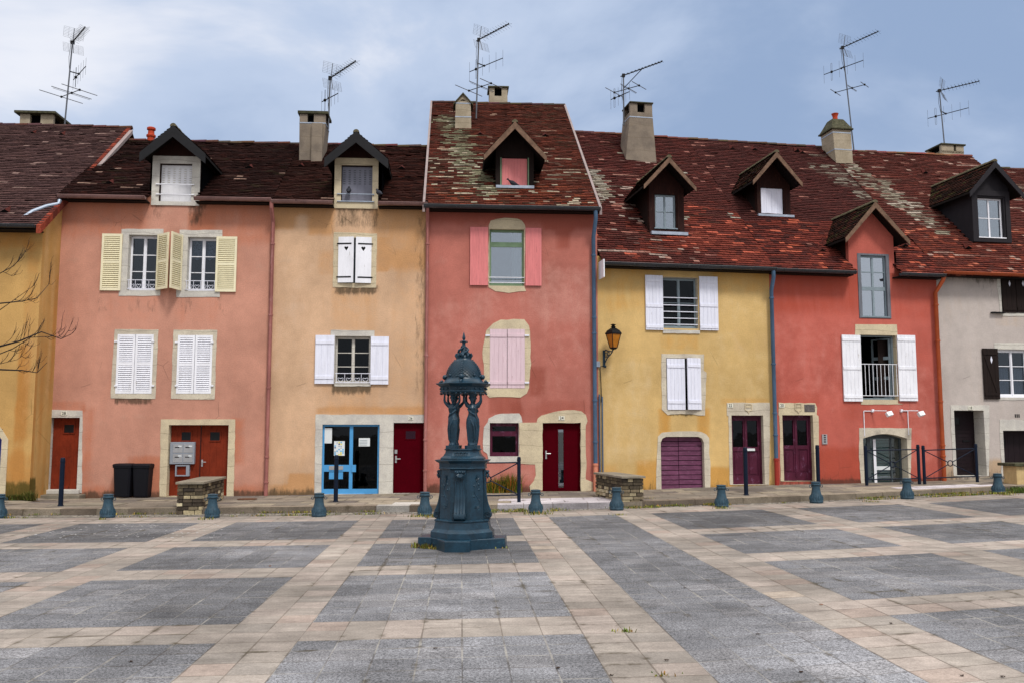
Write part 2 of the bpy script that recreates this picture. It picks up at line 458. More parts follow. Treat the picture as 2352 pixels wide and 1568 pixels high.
M['barge_black'] = painted('black_barge_board', C(24,24,27), .6, .15)
M['soffit'] = painted('dark_soffit', C(18,11,9), .8, .2)
M['blackwood'] = painted('charcoal_wood', C(34,31,36), .7, .15, 4, (5,1,.5))
M['purpledark'] = painted('dark_plum_door', C(26,14,20), .6, .15, 3)
M['iron'] = painted('black_iron', C(16,16,18), .5, .1, spec=.15)
M['steel'] = painted('brushed_steel', C(170,170,172), .35, .05, metal=.5)
M['alu'] = painted('antenna_aluminium', C(95,98,104), .4, .1, spec=.5, metal=.4)
M['antdark'] = painted('antenna_plastic', C(20,20,22), .6, .1)
M['conc'] = stone('rough_render', C(136,124,110), C(112,102,92))
M['conc_lt'] = stone('pale_render', C(170,158,138), C(150,138,118))
M['moss'] = painted('mossy_cap', C(70,68,52), .95, .4, 8, wear=C(55,75,30), wearamt=.3)
M['terracotta'] = painted('terracotta', C(170,62,36), .8, .12)
M['flash'] = painted('zinc_flashing', C(160,170,185), .45, .15, 4, metal=.2)
M['tile'] = tile_mat('clay_tiles')
M['slab'] = slab_mat('paving_slabs')
M['binplastic'] = painted('black_bin_plastic', C(16,17,24), .5, .08, spec=.2)
M['amber'] = painted('amber_glass', C(170,104,14), .25, .15, 8, spec=.6)
M['black'] = painted('black_paint', C(18,19,22), .4, .08)
M['plate'] = painted('enamel_plate', C(222,220,205), .4, .03)
M['ink'] = painted('black_lettering', C(14,14,16), .6, .02)
M['paper'] = painted('white_paper', C(215,220,222), .7, .03)
M['mailgrey'] = painted('grey_mailbox_metal', C(140,146,156), .45, .05)
M['greysheet'] = painted('dark_grey_slat', C(74,82,86), .5, .12)
M['bird'] = painted('pigeon_feathers', C(50,52,60), .8, .3, 20)
M['bark'] = painted('dark_bark', C(42,36,34), .9, .25, 12)
M['verge'] = painted('pale_verge_render', C(142,128,126), .8, .12, 3)
from mathutils import noise as mn
# ------------------------------------------------------------------ facade planes
angL, angR = math.atan(.069), math.atan(.18)
LINE_L = Frame((0, 23.85, 0), angL)
LINE_R = Frame((2.33, 24.01, 0), angR)
LINE_Y = Frame((-11.9, 22.0, 0), angL)

class House(Frame):
    def __init__(s, name, label, line, pxl, pxr, base, pymid=800, cat='house'):
        a = line.P(pxl, pymid)[0]; b = line.P(pxr, pymid)[0]
        z = line.P((pxl + pxr) / 2, base)[1]
        super().__init__(line.W(a, 0, z), line.ang)
        s.w = b - a
        s.root = empty(name, s.O, line.ang)
        tag(s.root, label, cat)
        s.holes = []; s.stains = []
    def poly(s, pts, y=0.0): return [s.P(x, q, y) for x, q in pts]
    def setroof(s, ye, pe, dr, pr):
        """eaves pixel pe at y=ye, ridge pixel pr at y=dr"""
        s.ye = ye; s.ze = s.P(*pe, ye)[1]; s.dr = dr; s.zr = s.P(*pr, dr)[1]
        s.slope = (s.zr - s.ze) / (dr - ye)
    def roofz(s, y): return s.ze + s.slope * (y - s.ye)
    def roofy(s, z): return s.ye + (z - s.ze) / s.slope
    def hit(s, px, py):
        r = ray(px, py); q = Vector((0, 0, CAMZ)) - s.O
        rl = Vector((r.dot(s.ex), r.dot(s.ey), r.z)); ql = Vector((q.dot(s.ex), q.dot(s.ey), q.z))
        t = (s.ze + s.slope * (ql.y - s.ye) - ql.z) / (rl.z - s.slope * rl.y)
        return ql + rl * t
    def stain(s, ch, x0, x1, y0, y1, soft=.25, amt=1.0):
        a = s.rect(x0, x1, y0, y1); s.stains.append((ch, *a, soft, amt))
    def stainfn(s, v):  # wall stains plus the shade painted under the eaves
        c = [0, 0, 0]
        t = max(0, 1 - max(v[2], 0) / .75); c[0] += .42 * t * t; t = max(0, 1 - max(v[2], 0) / .30); c[1] += .62 * t
        if hasattr(s, 'ze'):
            t = max(0, 1 - (s.roofz(0) - .1 - v[2]) / 1.0); c[0] += .45 * t * t; t = max(0, 1 - (s.roofz(0) - .1 - v[2]) / .35); c[1] += .55 * t  # weathered band under the eaves, deepened to paint in the overhang's shade
        for ch, x0, x1, z0, z1, soft, amt in s.stains:
            d = max(x0 - v[0], v[0] - x1, z0 - v[2], v[2] - z1, 0)
            if d < soft:
                t = 1 - d / soft; c[ch] += amt * t * t * (3 - 2 * t)
        return [min(1, q) for q in c]
    def wall(s, mat, ztop=None, x0=None, x1=None, step=.1):
        x0 = 0 if x0 is None else x0; x1 = s.w if x1 is None else x1
        ztop = ztop if ztop is not None else s.roofz(0) - .08
        zb = -.4
        e = .006
        H = [(a - e, b + e, c - e, d + e) for a, b, c, d in s.holes]
        def grid(a, b, extra):
            n = max(1, round((b - a) / step)); g = sorted(set([round(a + (b - a) * i / n, 4) for i in range(n + 1)] + [round(q, 4) for q in extra if a < q < b]))
            out = [g[0]]
            ex = set(round(q, 4) for q in extra)
            for q in g[1:]:
                if q - out[-1] < .012 and q not in ex and q != g[-1]: continue
                out.append(q)
            return out
        xs = grid(x0, x1, [q for h in H for q in h[:2]]); zs = grid(zb, ztop, [q for h in H for q in h[2:]])
        m = MB(); idx = {}
        def vi(i, k):
            if (i, k) not in idx: idx[i, k] = len(m.v); m.v.append((xs[i], 0, zs[k]))
            return idx[i, k]
        for i in range(len(xs) - 1):
            xm = (xs[i] + xs[i+1]) / 2
            for k in range(len(zs) - 1):
                zm = (zs[k] + zs[k+1]) / 2
                if any(a < xm < b and c < zm < d for a, b, c, d in H): continue
                m.f.append((vi(i, k), vi(i+1, k), vi(i+1, k+1), vi(i, k+1))); m.m.append(0); m.c.append(None)
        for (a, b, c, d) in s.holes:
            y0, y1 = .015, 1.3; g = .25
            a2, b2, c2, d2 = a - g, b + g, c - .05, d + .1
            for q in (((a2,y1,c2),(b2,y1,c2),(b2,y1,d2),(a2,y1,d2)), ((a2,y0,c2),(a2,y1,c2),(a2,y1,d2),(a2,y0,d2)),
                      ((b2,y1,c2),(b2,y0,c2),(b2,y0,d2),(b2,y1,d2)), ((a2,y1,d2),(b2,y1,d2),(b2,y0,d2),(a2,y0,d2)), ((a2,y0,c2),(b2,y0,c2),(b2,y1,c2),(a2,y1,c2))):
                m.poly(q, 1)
        o = m.build('wall', [mat, M['room']], s.root, attr=s.stainfn)
        return o
    def gable(s, x, mat, side, y0=.004):
        """closing side wall, from eaves to ridge and down the back"""
        t = .15 * (1 if side == 'L' else -1)
        yb = 2 * s.dr
        pts = [(y0, -.4), (y0, s.roofz(y0) - .1), (s.dr, s.zr - .1), (yb, s.roofz(y0) - .1), (yb, -.4)]
        m = MB(); a = [(x, y, z) for y, z in pts]; b = [(x + t, y, z) for y, z in pts]
        m.poly(a if side == 'L' else a[::-1]); m.poly(b[::-1] if side == 'L' else b)
        return m.build('side_wall', mat, s.root, attr=lambda v: (0, 0, 0))

def pick(rg, pal):
    t = rg.random() * sum(p[1] for p in pal)
    for c, w_ in pal:
        t -= w_
        if t <= 0: return c
    return pal[-1][0]
MEANS = {}
def tile_quad(m, c00, c10, c11, c01, colf, row=.135, tw=.175, skip=None, seed=1, lift=.026, sag=0.035):
    rg = random.Random(seed)
    c00, c10, c11, c01 = map(Vector, (c00, c10, c11, c01))
    H_ = ((c01 - c00).length + (c11 - c10).length) / 2; W_ = max((c10 - c00).length, (c11 - c01).length)
    nr = max(2, round(H_ / row)); nc = max(2, round(W_ / tw))
    nrm = (c10 - c00).cross(c01 - c00).normalized()
    if nrm.z < 0: nrm = -nrm
    def S(u, v): return (c00 * (1-u) + c10 * u) * (1-v) + (c01 * (1-u) + c11 * u) * v
    def und(p): return nrm * (sag * mn.noise(p * .45) + .010 * mn.noise(p * 2.3))
    for r in range(nr):
        v0 = r / nr; v1 = (r + 1.12) / nr if r < nr - 1 else 1
        off = .5 * (r % 2) + rg.uniform(-.15, .15)
        wv = rg.uniform(-.12, .12) / nr; prev = None
        for k in range(-1, nc + 1):
            u0 = (k + off) / nc; u1 = (k + 1 + off) / nc - .04 / nc
            u0 = max(0, min(1, u0)); u1 = max(0, min(1, u1))
            if u1 - u0 < .15 / nc: continue
            pm = S((u0+u1)/2, (v0+v1)/2)
            if skip and skip(pm): continue
            j = rg.uniform(-.10, .10) / nr + wv + .10 * mn.noise(pm * 1.7 + Vector((0, 0, r * .3))) / nr
            tl = rg.uniform(-.05, .05) / nr
            lf = lift * rg.uniform(.85, 1.25)
            if rg.random() < .01: lf *= 1.4
            a0, b0 = S(u0, v0 + j + tl), S(u1, v0 + j - tl); a1, b1 = S(u0, v1), S(u1, v1)
            oa, ob = und(a0), und(b0)
            A, B = a0 + oa + nrm * lf, b0 + ob + nrm * lf * rg.uniform(.85, 1.1)
            D, E_ = a1 + und(a1) + nrm * .003, b1 + und(b1) + nrm * .003
            col = colf(rg, (u0+u1)/2, (v0+v1)/2, pm)
            if prev and rg.random() < .38: col = tuple(a * .75 + b * .25 for a, b in zip(prev, col))
            prev = col
            mu = MEANS.get(colf.__name__)
            if mu: col = tuple(a * .55 + b * .45 for a, b in zip(mu, col)) if sum(col) < .45 else tuple(a * .25 + b * .75 for a, b in zip(mu, col))
            m.poly((A, B, E_, D), 0, (*col, 1))
            dk = tuple(q * .3 for q in col)  # exposed tile edges darkened: shade between the courses put into the tint
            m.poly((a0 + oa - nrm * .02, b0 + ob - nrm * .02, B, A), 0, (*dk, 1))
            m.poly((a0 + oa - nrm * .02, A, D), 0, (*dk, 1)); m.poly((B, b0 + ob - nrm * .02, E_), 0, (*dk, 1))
            z0, z1 = S(max(0, (k+off)/nc), v0), S(min(1, max(0, (k+1+off)/nc)), v0)
            z2, z3 = S(min(1, max(0, (k+1+off)/nc)), v1), S(max(0, (k+off)/nc), v1)
            m.poly([q + und(q) - nrm * .014 for q in (z0, z1, z2, z3)], 0, (.005, .004, .004, 1))
    return m
def patch(p, sc, seed=0): return .5 + .5 * mn.fractal(p * sc + Vector((seed * 7.1, seed * 3.3, 0)), 1.0, 2.0, 4)

def build_roof(H, s0, s1, colf, skip=None, seed=1, back=True, mat='tile', rcol=C(88, 66, 58), row=.118, ridge=True, s0r=None, s1r=None, dL=0.0, dR=0.0):
    m = MB()
    s0r = s0 if s0r is None else s0r; s1r = s1 if s1r is None else s1r
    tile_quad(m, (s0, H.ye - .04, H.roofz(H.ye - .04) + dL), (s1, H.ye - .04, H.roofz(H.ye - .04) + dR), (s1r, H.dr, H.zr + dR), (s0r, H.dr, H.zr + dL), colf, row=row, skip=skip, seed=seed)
    if back:
        yb = 2 * H.dr + .3; zb = H.zr - H.slope * (yb - H.dr)
        m.poly(((s0r, H.dr + .02, H.zr - .02), (s1r, H.dr + .02, H.zr - .02), (s1r, yb, zb), (s0r, yb, zb)), 0, (*C(70, 42, 34), 1))
    o = m.build('roof', M['tile'], H.root)
    if ridge:
        r = MB(); n = round((s1r - s0r) / .38); rg = random.Random(seed + 5)
        for i in range(n):
            x0 = s0r + (s1r - s0r) * i / n; x1 = s0r + (s1r - s0r) * (i + 1) / n + .03
            z = H.zr - .03 + rg.uniform(-.012, .012) + dL + (dR - dL) * i / n
            k = len(r.v)
            ring = lambda x, q: [(x, H.dr + q * math.cos(t) * 1.1, z + q * math.sin(t)) for t in [math.pi * j / 6 for j in range(7)]]
            a, b = ring(x0, .075), ring(x1, .088 + rg.uniform(-.004, .008))
            c = tuple(q * rg.uniform(.7, 1.2) for q in rcol)
            for j in range(6): r.poly((a[j], b[j], b[j+1], a[j+1]), 0, (*c, 1))
            r.poly(list(reversed(a)), 0, (*c, 1)); r.poly(b, 0, (*c, 1))
        r.build('ridge_tiles', M['tile'], o)
    H.roofobj = o
    return o
def gutter(H, x0, x1, mat, name='gutter', r=.075, y=None, z=None, fascia=True):
    y = H.ye - .06 if y is None else y; z = H.ze - .01 if z is None else z
    m = MB(); n = 7
    prof = [(y + r * math.cos(math.pi + math.pi * j / n), z + r * math.sin(math.pi + math.pi * j / n)) for j in range(n + 1)]
    for j in range(n):
        a, b = prof[j], prof[j+1]
        m.poly(((x0, *a), (x0, *b), (x1, *b), (x1, *a)))
        a2 = (y + (a[0]-y)*.9, z + (a[1]-z)*.9); b2 = (y + (b[0]-y)*.9, z + (b[1]-z)*.9)
        m.poly(((x0, *a2), (x1, *a2), (x1, *b2), (x0, *b2)))
    m.poly([(x0, *p) for p in prof]); m.poly([(x1, *p) for p in reversed(prof)])
    m.path([(x0, y - r, z), (x1, y - r, z)], .012, 6)
    k = x0 + .25
    while k < x1:
        m.path([(k, y + (r + .004) * math.cos(math.pi + math.pi * j / 6), z + (r + .004) * math.sin(math.pi + math.pi * j / 6)) for j in range(7)], .009, 5)
        k += .62
    o = m.build(name, mat, H.root)
    if fascia:
        MB().box(x0, x1, H.ye + .05, .0 - .002, H.ze - .10, H.ze - .07).build('soffit', M['soffit'], H.root)
    return o
def pipe(H, pts, r, mat, name='drain_pipe', rings=(), parent=None):
    m = MB(); m.path(pts, r, 10)
    for z in rings:
        x = interp(z, [p[2] for p in pts][::-1], [p[0] for p in pts][::-1]); y = pts[-1][1]
        m.lathe([(r + .002, z - .025), (r + .014, z - .02), (r + .014, z + .02), (r + .002, z + .025)], (x, y, 0), 10)
        m.box(x - .012, x + .012, y, .02, z - .012, z + .012)
    return m.build(name, mat, parent or H.root, smooth='auto')
def surround(H, outer, hole, mat, parent, depth=.22, proud=.012, rough=.008, name='stone_surround', seed=3):
    rg = random.Random(seed)
    out = rough_outline(outer, rough, .15, rg) if rough else outer
    hl = [(hole[0], hole[2]), (hole[1], hole[2]), (hole[1], hole[3]), (hole[0], hole[3])] if hole and len(hole) == 4 and not isinstance(hole[0], tuple) else hole
    return MB().slab(out, [hl] if hl else [], -proud, depth).build(name, mat, parent)
def window(H, px, leaves=2, rows=3, fmat='white', depth=.16, gmat='glass', outer=None, smat='stone', curtain=None, name='window', fw=.030, transom=None, rough=.008, seed=1, parent=None, cols_open=None, label=None, bars=.020):
    r = H.rect(*px); H.holes.append(r)
    x0, x1, z0, z1 = r
    d = depth; g = .004
    fr = MB(); holes = []
    W_ = (x1 - x0 - 2 * fw) / leaves
    zsegs = [(z0 + fw + .02, z1 - fw)]
    if transom: zt = z0 + (z1 - z0) * transom; zsegs = [(z0 + fw + .02, zt - .03), (zt + .03, z1 - fw)]
    for (za, zb_) in zsegs:
        for l in range(leaves):
            a = x0 + fw + l * W_; b = a + W_
            st = .05 if leaves > 1 else .035
            nrow = rows if not transom else 1
            ia, ib = a + (.022 if l == 0 else st * .8), b - (.022 if l == leaves - 1 else st * .8)
            h = (zb_ - za - 2 * .035)
            for k in range(nrow):
                c0 = za + .035 + h * k / nrow + (bars / 2 if k else 0); c1 = za + .035 + h * (k + 1) / nrow - (bars / 2 if k < nrow - 1 else 0)
                holes.append(rpoly(ia, ib, c0, c1))
    fr.slab(rpoly(x0 + g, x1 - g, z0 + g, z1 - g), holes, d, d + .05, back=False)
    # raised sill board and leaf edges
    fr.box(x0 + g, x1 - g, d - .035, d - .001, z0 + g, z0 + .05)
    for l in range(1, leaves):
        xm = x0 + fw + l * W_; fr.box(xm - .022, xm + .022, d - .016, d - .001, z0 + .052, z1 - fw)
    o = fr.build(name, M[fmat], parent or H.root)
    if label: o['label'] = label
    MB().box(x0 + .02, x1 - .02, d + .025, d + .031, z0 + .03, z1 - .02).build('pane', M[gmat], o)
    if curtain:
        for (u0, u1, v0, v1, cm) in curtain:
            c = MB(); n = 24; a = x0 + (x1 - x0) * u0; b = x0 + (x1 - x0) * u1; p = z0 + (z1 - z0) * v0; q = z0 + (z1 - z0) * v1
            for i in range(n):
                t0, t1 = i / n, (i + 1) / n
                y0_, y1_ = d + .10 + .018 * math.sin(t0 * 26 + u0 * 9), d + .10 + .018 * math.sin(t1 * 26 + u0 * 9)
                e0 = e1 = 0
                if cm == 'lace': e0, e1 = .03 * math.sin(t0 * 25), .03 * math.sin(t1 * 25)
                c.poly(((a + (b-a)*t0, y0_, p + e0), (a + (b-a)*t1, y1_, p + e1), (a + (b-a)*t1, y1_, q), (a + (b-a)*t0, y0_, q)))
            c.build('curtain', M[cm], o)
    if outer is None: out = rpoly(x0 - .03, x1 + .03, z0 - .03, z1 + .03); surround(H, out, r, M[smat], o, d + .06, -.004, 0, 'reveal')
    else:
        out = outer if isinstance(outer[0], tuple) else None
        out = H.poly(outer)
        surround(H, out, r, M[smat], o, d + .06, .012, rough, seed=seed)
    return o
def shutter(H, parent, px, kind='plank', mat='white', hinge=None, ang=0.0, y=-.02, boards=5, seed=1, width=None, battens=(.12, .88), ironmat=None, th=.032, yp=0.0, iy=None, label=None):
    """px = rectangle as seen when ang == 0; with an angle, width (m) is given and px gives the hinge side and height"""
    x0, x1, z0, z1 = H.rect(*px, y=yp)
    w_ = width or (x1 - x0); h = z1 - z0
    m = MB(); mm = [M[mat]]
    if kind in ('plank', 'z'):
        bw = w_ / boards
        for i in range(boards): m.box(i * bw + .003, (i+1) * bw - .003, -th, 0, 0, h)
        m.box(.002, w_ - .002, -th * .75, -.004, .003, h - .003)
        for b in battens: m.box(.012, w_ - .012, -th - .016, -th + .001, h * b - .04, h * b + .04)
        if kind == 'z':
            k = len(m.v); m.box(-.04, .04, -th - .015, -th + .001, 0, h * (battens[-1] - battens[0]) - .06)
            L_ = math.hypot(w_ * .75, h * (battens[-1]-battens[0]) - .08)
            a = math.atan2(w_ * .72, h * (battens[-1]-battens[0]) - .08)
            m.xform(Matrix.Translation((w_ * .86, 0, h * battens[0] + .03)) @ Matrix.Rotation(-a, 4, 'Y'), k)
    elif kind == 'iron':      # boards with black strap hinges and a heart cut-out
        hx, hz = w_ * (.52), h * .755; s_ = .055
        heart = [(hx, hz - 1.5*s_), (hx + .95*s_, hz - .1*s_), (hx + 1.0*s_, hz + .45*s_), (hx + .55*s_, hz + .8*s_), (hx + .1*s_, hz + .55*s_), (hx, hz + .35*s_),
                 (hx - .1*s_, hz + .55*s_), (hx - .55*s_, hz + .8*s_), (hx - 1.0*s_, hz + .45*s_), (hx - .95*s_, hz - .1*s_)]
        m.slab(rpoly(0, w_, 0, h), [heart], -th, 0, back=True)
        mm.append(M['iron'])
        for b in (.12, .85): m.box(-.04, w_ * .86, -th - .008, -th - .001, h*b - .018, h*b + .018, 1)
        m.box(hx - .06, hx + .06, -.004, .001, hz - .09, hz + .06, 1)
    elif kind == 'louver':
        st = .055
        m.box(0, st, -th, 0, 0, h); m.box(w_ - st, w_, -th, 0, 0, h)
        mids = [(0, .07), (.5 * h - .035, .5 * h + .035), (h - .07, h)]
        for a, b in mids: m.box(st, w_ - st, -th + .003, -.003, a, b)
        for (a, b) in ((.07, .5*h - .035), (.5*h + .035, h - .07)):
            n = max(6, round((b - a) / .052))
            for i in range(n):
                zc = a + (b - a) * (i + .5) / n; k = len(m.v)
                m.box(st, w_ - st, -.021, .021, -.004, .004)
                m.xform(Matrix.Translation((0, -th / 2, zc)) @ Matrix.Rotation(R(48), 4, 'X'), k)
        m.box(.01, w_ - .01, -.003, 0, .02, h - .02)
    elif kind == 'metal':     # folding metal shutter with pressed slots
        k = 4
        for i in range(k): m.box(i * w_/k + .002, (i+1) * w_/k - .002, -.012 - .004 * (i % 2), 0, 0, h)
        mm.append(M['greysheet'] if mat == 'greyshutter' else M['step'])
        cols = 6
        for i in range(cols):
            for j in range(9):
                x = w_ * (i + .5) / cols; z = h * .55 + j * h * .045
                m.box(x - .028, x + .028, -.020, -.0165, z, z + .010, 1)
    sgn = 1
    if hinge == 'R':          # hinge on the right edge of the closed/open leaf: mirror so x=0 is the hinge
        for i in range(len(m.v)): a = m.v[i]; m.v[i] = (-a[0], a[1], a[2])
        m.f = [f[::-1] for f in m.f]; sgn = -1; hx = x1
    else: hx = x0
    m.xform(Matrix.Translation((hx, y, z0)) @ Matrix.Rotation(-sgn * ang, 4, 'Z'))
    o = m.build('shutter', mm, parent)
    if label: o['label'] = label
    return o
def railing(H, px, parent, mat='white_old', kind='scroll', y=-.03, bars=9):
    x0, x1, z0, z1 = H.rect(*px)
    m = MB(); r = .008
    m.tube((x0 - .03, y, z1), (x1 + .03, y, z1), r * 1.3, n=6); m.tube((x0 - .03, y, z0), (x1 + .03, y, z0), r * 1.3, n=6)
    for x in (x0 - .02, x1 + .02): m.tube((x, y, z1), (x, .06, z1), r, n=6); m.tube((x, y, z0), (x, .06, z0), r, n=6)
    if kind == 'scroll':
        n = 4; w_ = (x1 - x0) / n; hh = z1 - z0
        for i in range(n + 1): m.tube((x0 + i * w_, y, z0), (x0 + i * w_, y, z1), r * .8, n=5)
        for i in range(n):
            xc = x0 + (i + .5) * w_
            for sg in (-1, 1):
                pts = []
                for t in range(15):
                    a = t / 14 * 4.4; q = w_ * .42 * (1 - t / 20)
                    pts.append((xc + sg * (w_ * .04 + q * math.sin(a) * .9), y, z0 + hh * (.08 + .55 * t / 14 + .2 * math.sin(a))))
                m.path(pts, r * .7, 5)
    elif kind == 'bars':
        for i in range(bars + 1): x = x0 + (x1 - x0) * i / bars; m.tube((x, y, z0), (x, y, z1), r, n=6)
    elif kind == 'two': pass
    return m.build('railing', M[mat], parent)
def board_door(H, px, mat, depth=.2, boards=5, horizontal=False, name='door', win=None, handle=None, panels=None, thick=.04, winmat='glass_dark', label=None, hole=True):
    x0, x1, z0, z1 = H.rect(*px)
    if hole: H.holes.append((x0, x1, z0, z1))
    m = MB(); d = depth; g = .005
    if horizontal:
        for i in range(boards): a = z0 + (z1 - z0) * i / boards; m.box(x0 + g, x1 - g, d, d + thick, a + .006, a + (z1 - z0) / boards - .006)
        m.box(x0 + g, x1 - g, d + .012, d + thick + .01, z0, z1)
    else:
        for i in range(boards): a = x0 + g + (x1 - x0 - 2*g) * i / boards; m.box(a + .003, a + (x1 - x0 - 2*g) / boards - .003, d, d + thick, z0, z1)
        m.box(x0 + g, x1 - g, d + .006, d + thick + .01, z0, z1)
    o = m.build(name, M[mat], H.root)
    if label: o['label'] = label
    for wpx in (win or []):
        a = H.rect(*wpx)
        MB().box(a[0], a[1], d - .012, d - .004, a[2], a[3]).build('pane', M['black'], o)
        e = .022
        MB().slab(rpoly(a[0] - e, a[1] + e, a[2] - e, a[3] + e), [rpoly(a[0]+.003, a[1]-.003, a[2]+.003, a[3]-.003)], d - .022, d).build('window_frame', M[mat], o)
    if handle:
        a = H.rect(*handle); xc = (a[0] + a[1]) / 2
        hm = MB(); hm.box(xc - .02, xc + .02, d - .012, d, a[2], a[3]); zc = a[2] + (a[3]-a[2]) * .65
        hm.tube((xc, d - .01, zc), (xc, d - .06, zc), .010, n=6); hm.tube((xc, d - .055, zc), (xc + .11, d - .055, zc), .010, n=6)
        hm.build('handle', M['steel'], o)
    return o
def number(H, text, px, parent, mat='plate', inkm='ink', y=-.016):
    a = H.rect(*px); o = MB().box(a[0], a[1], y - .012, y, a[2], a[3]).build('number_plate', M[mat], parent)
    cu = bpy.data.curves.new('house_number', 'FONT'); cu.body = text; cu.size = (a[3] - a[2]) * 1.02; cu.align_x = 'CENTER'; cu.align_y = 'CENTER'; cu.offset = .0012
    t = bpy.data.objects.new('tmp', cu); COL.objects.link(t)
    bpy.context.view_layer.update()
    me = bpy.data.meshes.new_from_object(t.evaluated_get(bpy.context.evaluated_depsgraph_get()))
    bpy.data.objects.remove(t)
    me.transform(Matrix.Translation(((a[0]+a[1])/2, y - .0145, (a[2]+a[3])/2)) @ Matrix.Rotation(R(90), 4, 'X'))
    me.materials.clear(); me.materials.append(M[inkm])
    d = bpy.data.objects.new('house_number', me); COL.objects.link(d); d.parent = o
    return o
def chimney(H, b, t, depth=.7, mat='conc', cap='moss', slit=None, capover=.05, band=False, flash=True, name='chimney', pot=False, yf=None, hoodcap=False, capth=.06, sink=.9):
    """b=(x0,x1,py) base pixels on the roof, t=(x0,x1,py) top pixels of the shaft"""
    if yf is None: yf = H.hit((b[0] + b[1]) / 2, b[2]).y
    bx0, zb = H.P(b[0], b[2], yf); bx1, _ = H.P(b[1], b[2], yf)
    tx0, zt = H.P(t[0], t[2], yf); tx1, _ = H.P(t[1], t[2], yf)
    m = MB()
    def ring(z, g=0, yo=0):
        k = (z - zb) / (zt - zb); x0 = bx0 + (tx0 - bx0) * max(0, k); x1 = bx1 + (tx1 - bx1) * max(0, k)
        return [(x0 - g, yf - g + yo, z), (x1 + g, yf - g + yo, z), (x1 + g, yf + depth + g + yo, z), (x0 - g, yf + depth + g + yo, z)]
    hz = zt - zb
    zs = zt - (.30 if slit else 0)
    m.loft([ring(zb - sink), ring(zb), ring(zb + .1), ring(zb + hz * .4), ring(zs)])
    if slit:
        r = ring(zs)
        x0, x1 = r[0][0], r[1][0]; W_ = x1 - x0
        u0, u1 = slit
        for (p, q) in ((0, u0), (u1, 1)):
            m.box(x0 + W_ * p, x0 + W_ * q, yf, yf + .12, zs, zt); m.box(x0 + W_ * p, x0 + W_ * q, yf + depth - .12, yf + depth, zs, zt)
    o = m.build(name, M[mat], H.root)
    if slit: MB().box(tx0 + .1, tx1 - .1, yf + .15, yf + depth - .15, zs + .002, zt - .01).build('flue', M['room'], o)
    if cap and not hoodcap:
        r = ring(zt); MB().box(r[0][0] - capover, r[1][0] + capover, yf - capover, yf + depth + capover, zt + .002, zt + capth).build('cap', M[cap], o, bevel=.01)
    if hoodcap:
        r = ring(zt)
        MB().box(r[0][0] - .07, r[1][0] + .07, yf - .07, yf + depth + .07, zt + .002, zt + .06).build('cornice', M[cap], o, bevel=.01)
    for k in (band or []):
        z = zb + hz * k; r = ring(z, .006)
        MB().loft([ring(z, .007), ring(z + .035, .007)]).build('strap', M['flash'], o)
    if flash:
        MB().loft([ring(zb - .20, .03), ring(zb - .02, .03), ring(zb, .008)]).build('flashing', M['flash'], o)
    o['_dim'] = 0; del o['_dim']
    return o, (bx0, bx1, tx0, tx1, zb, zt, yf)
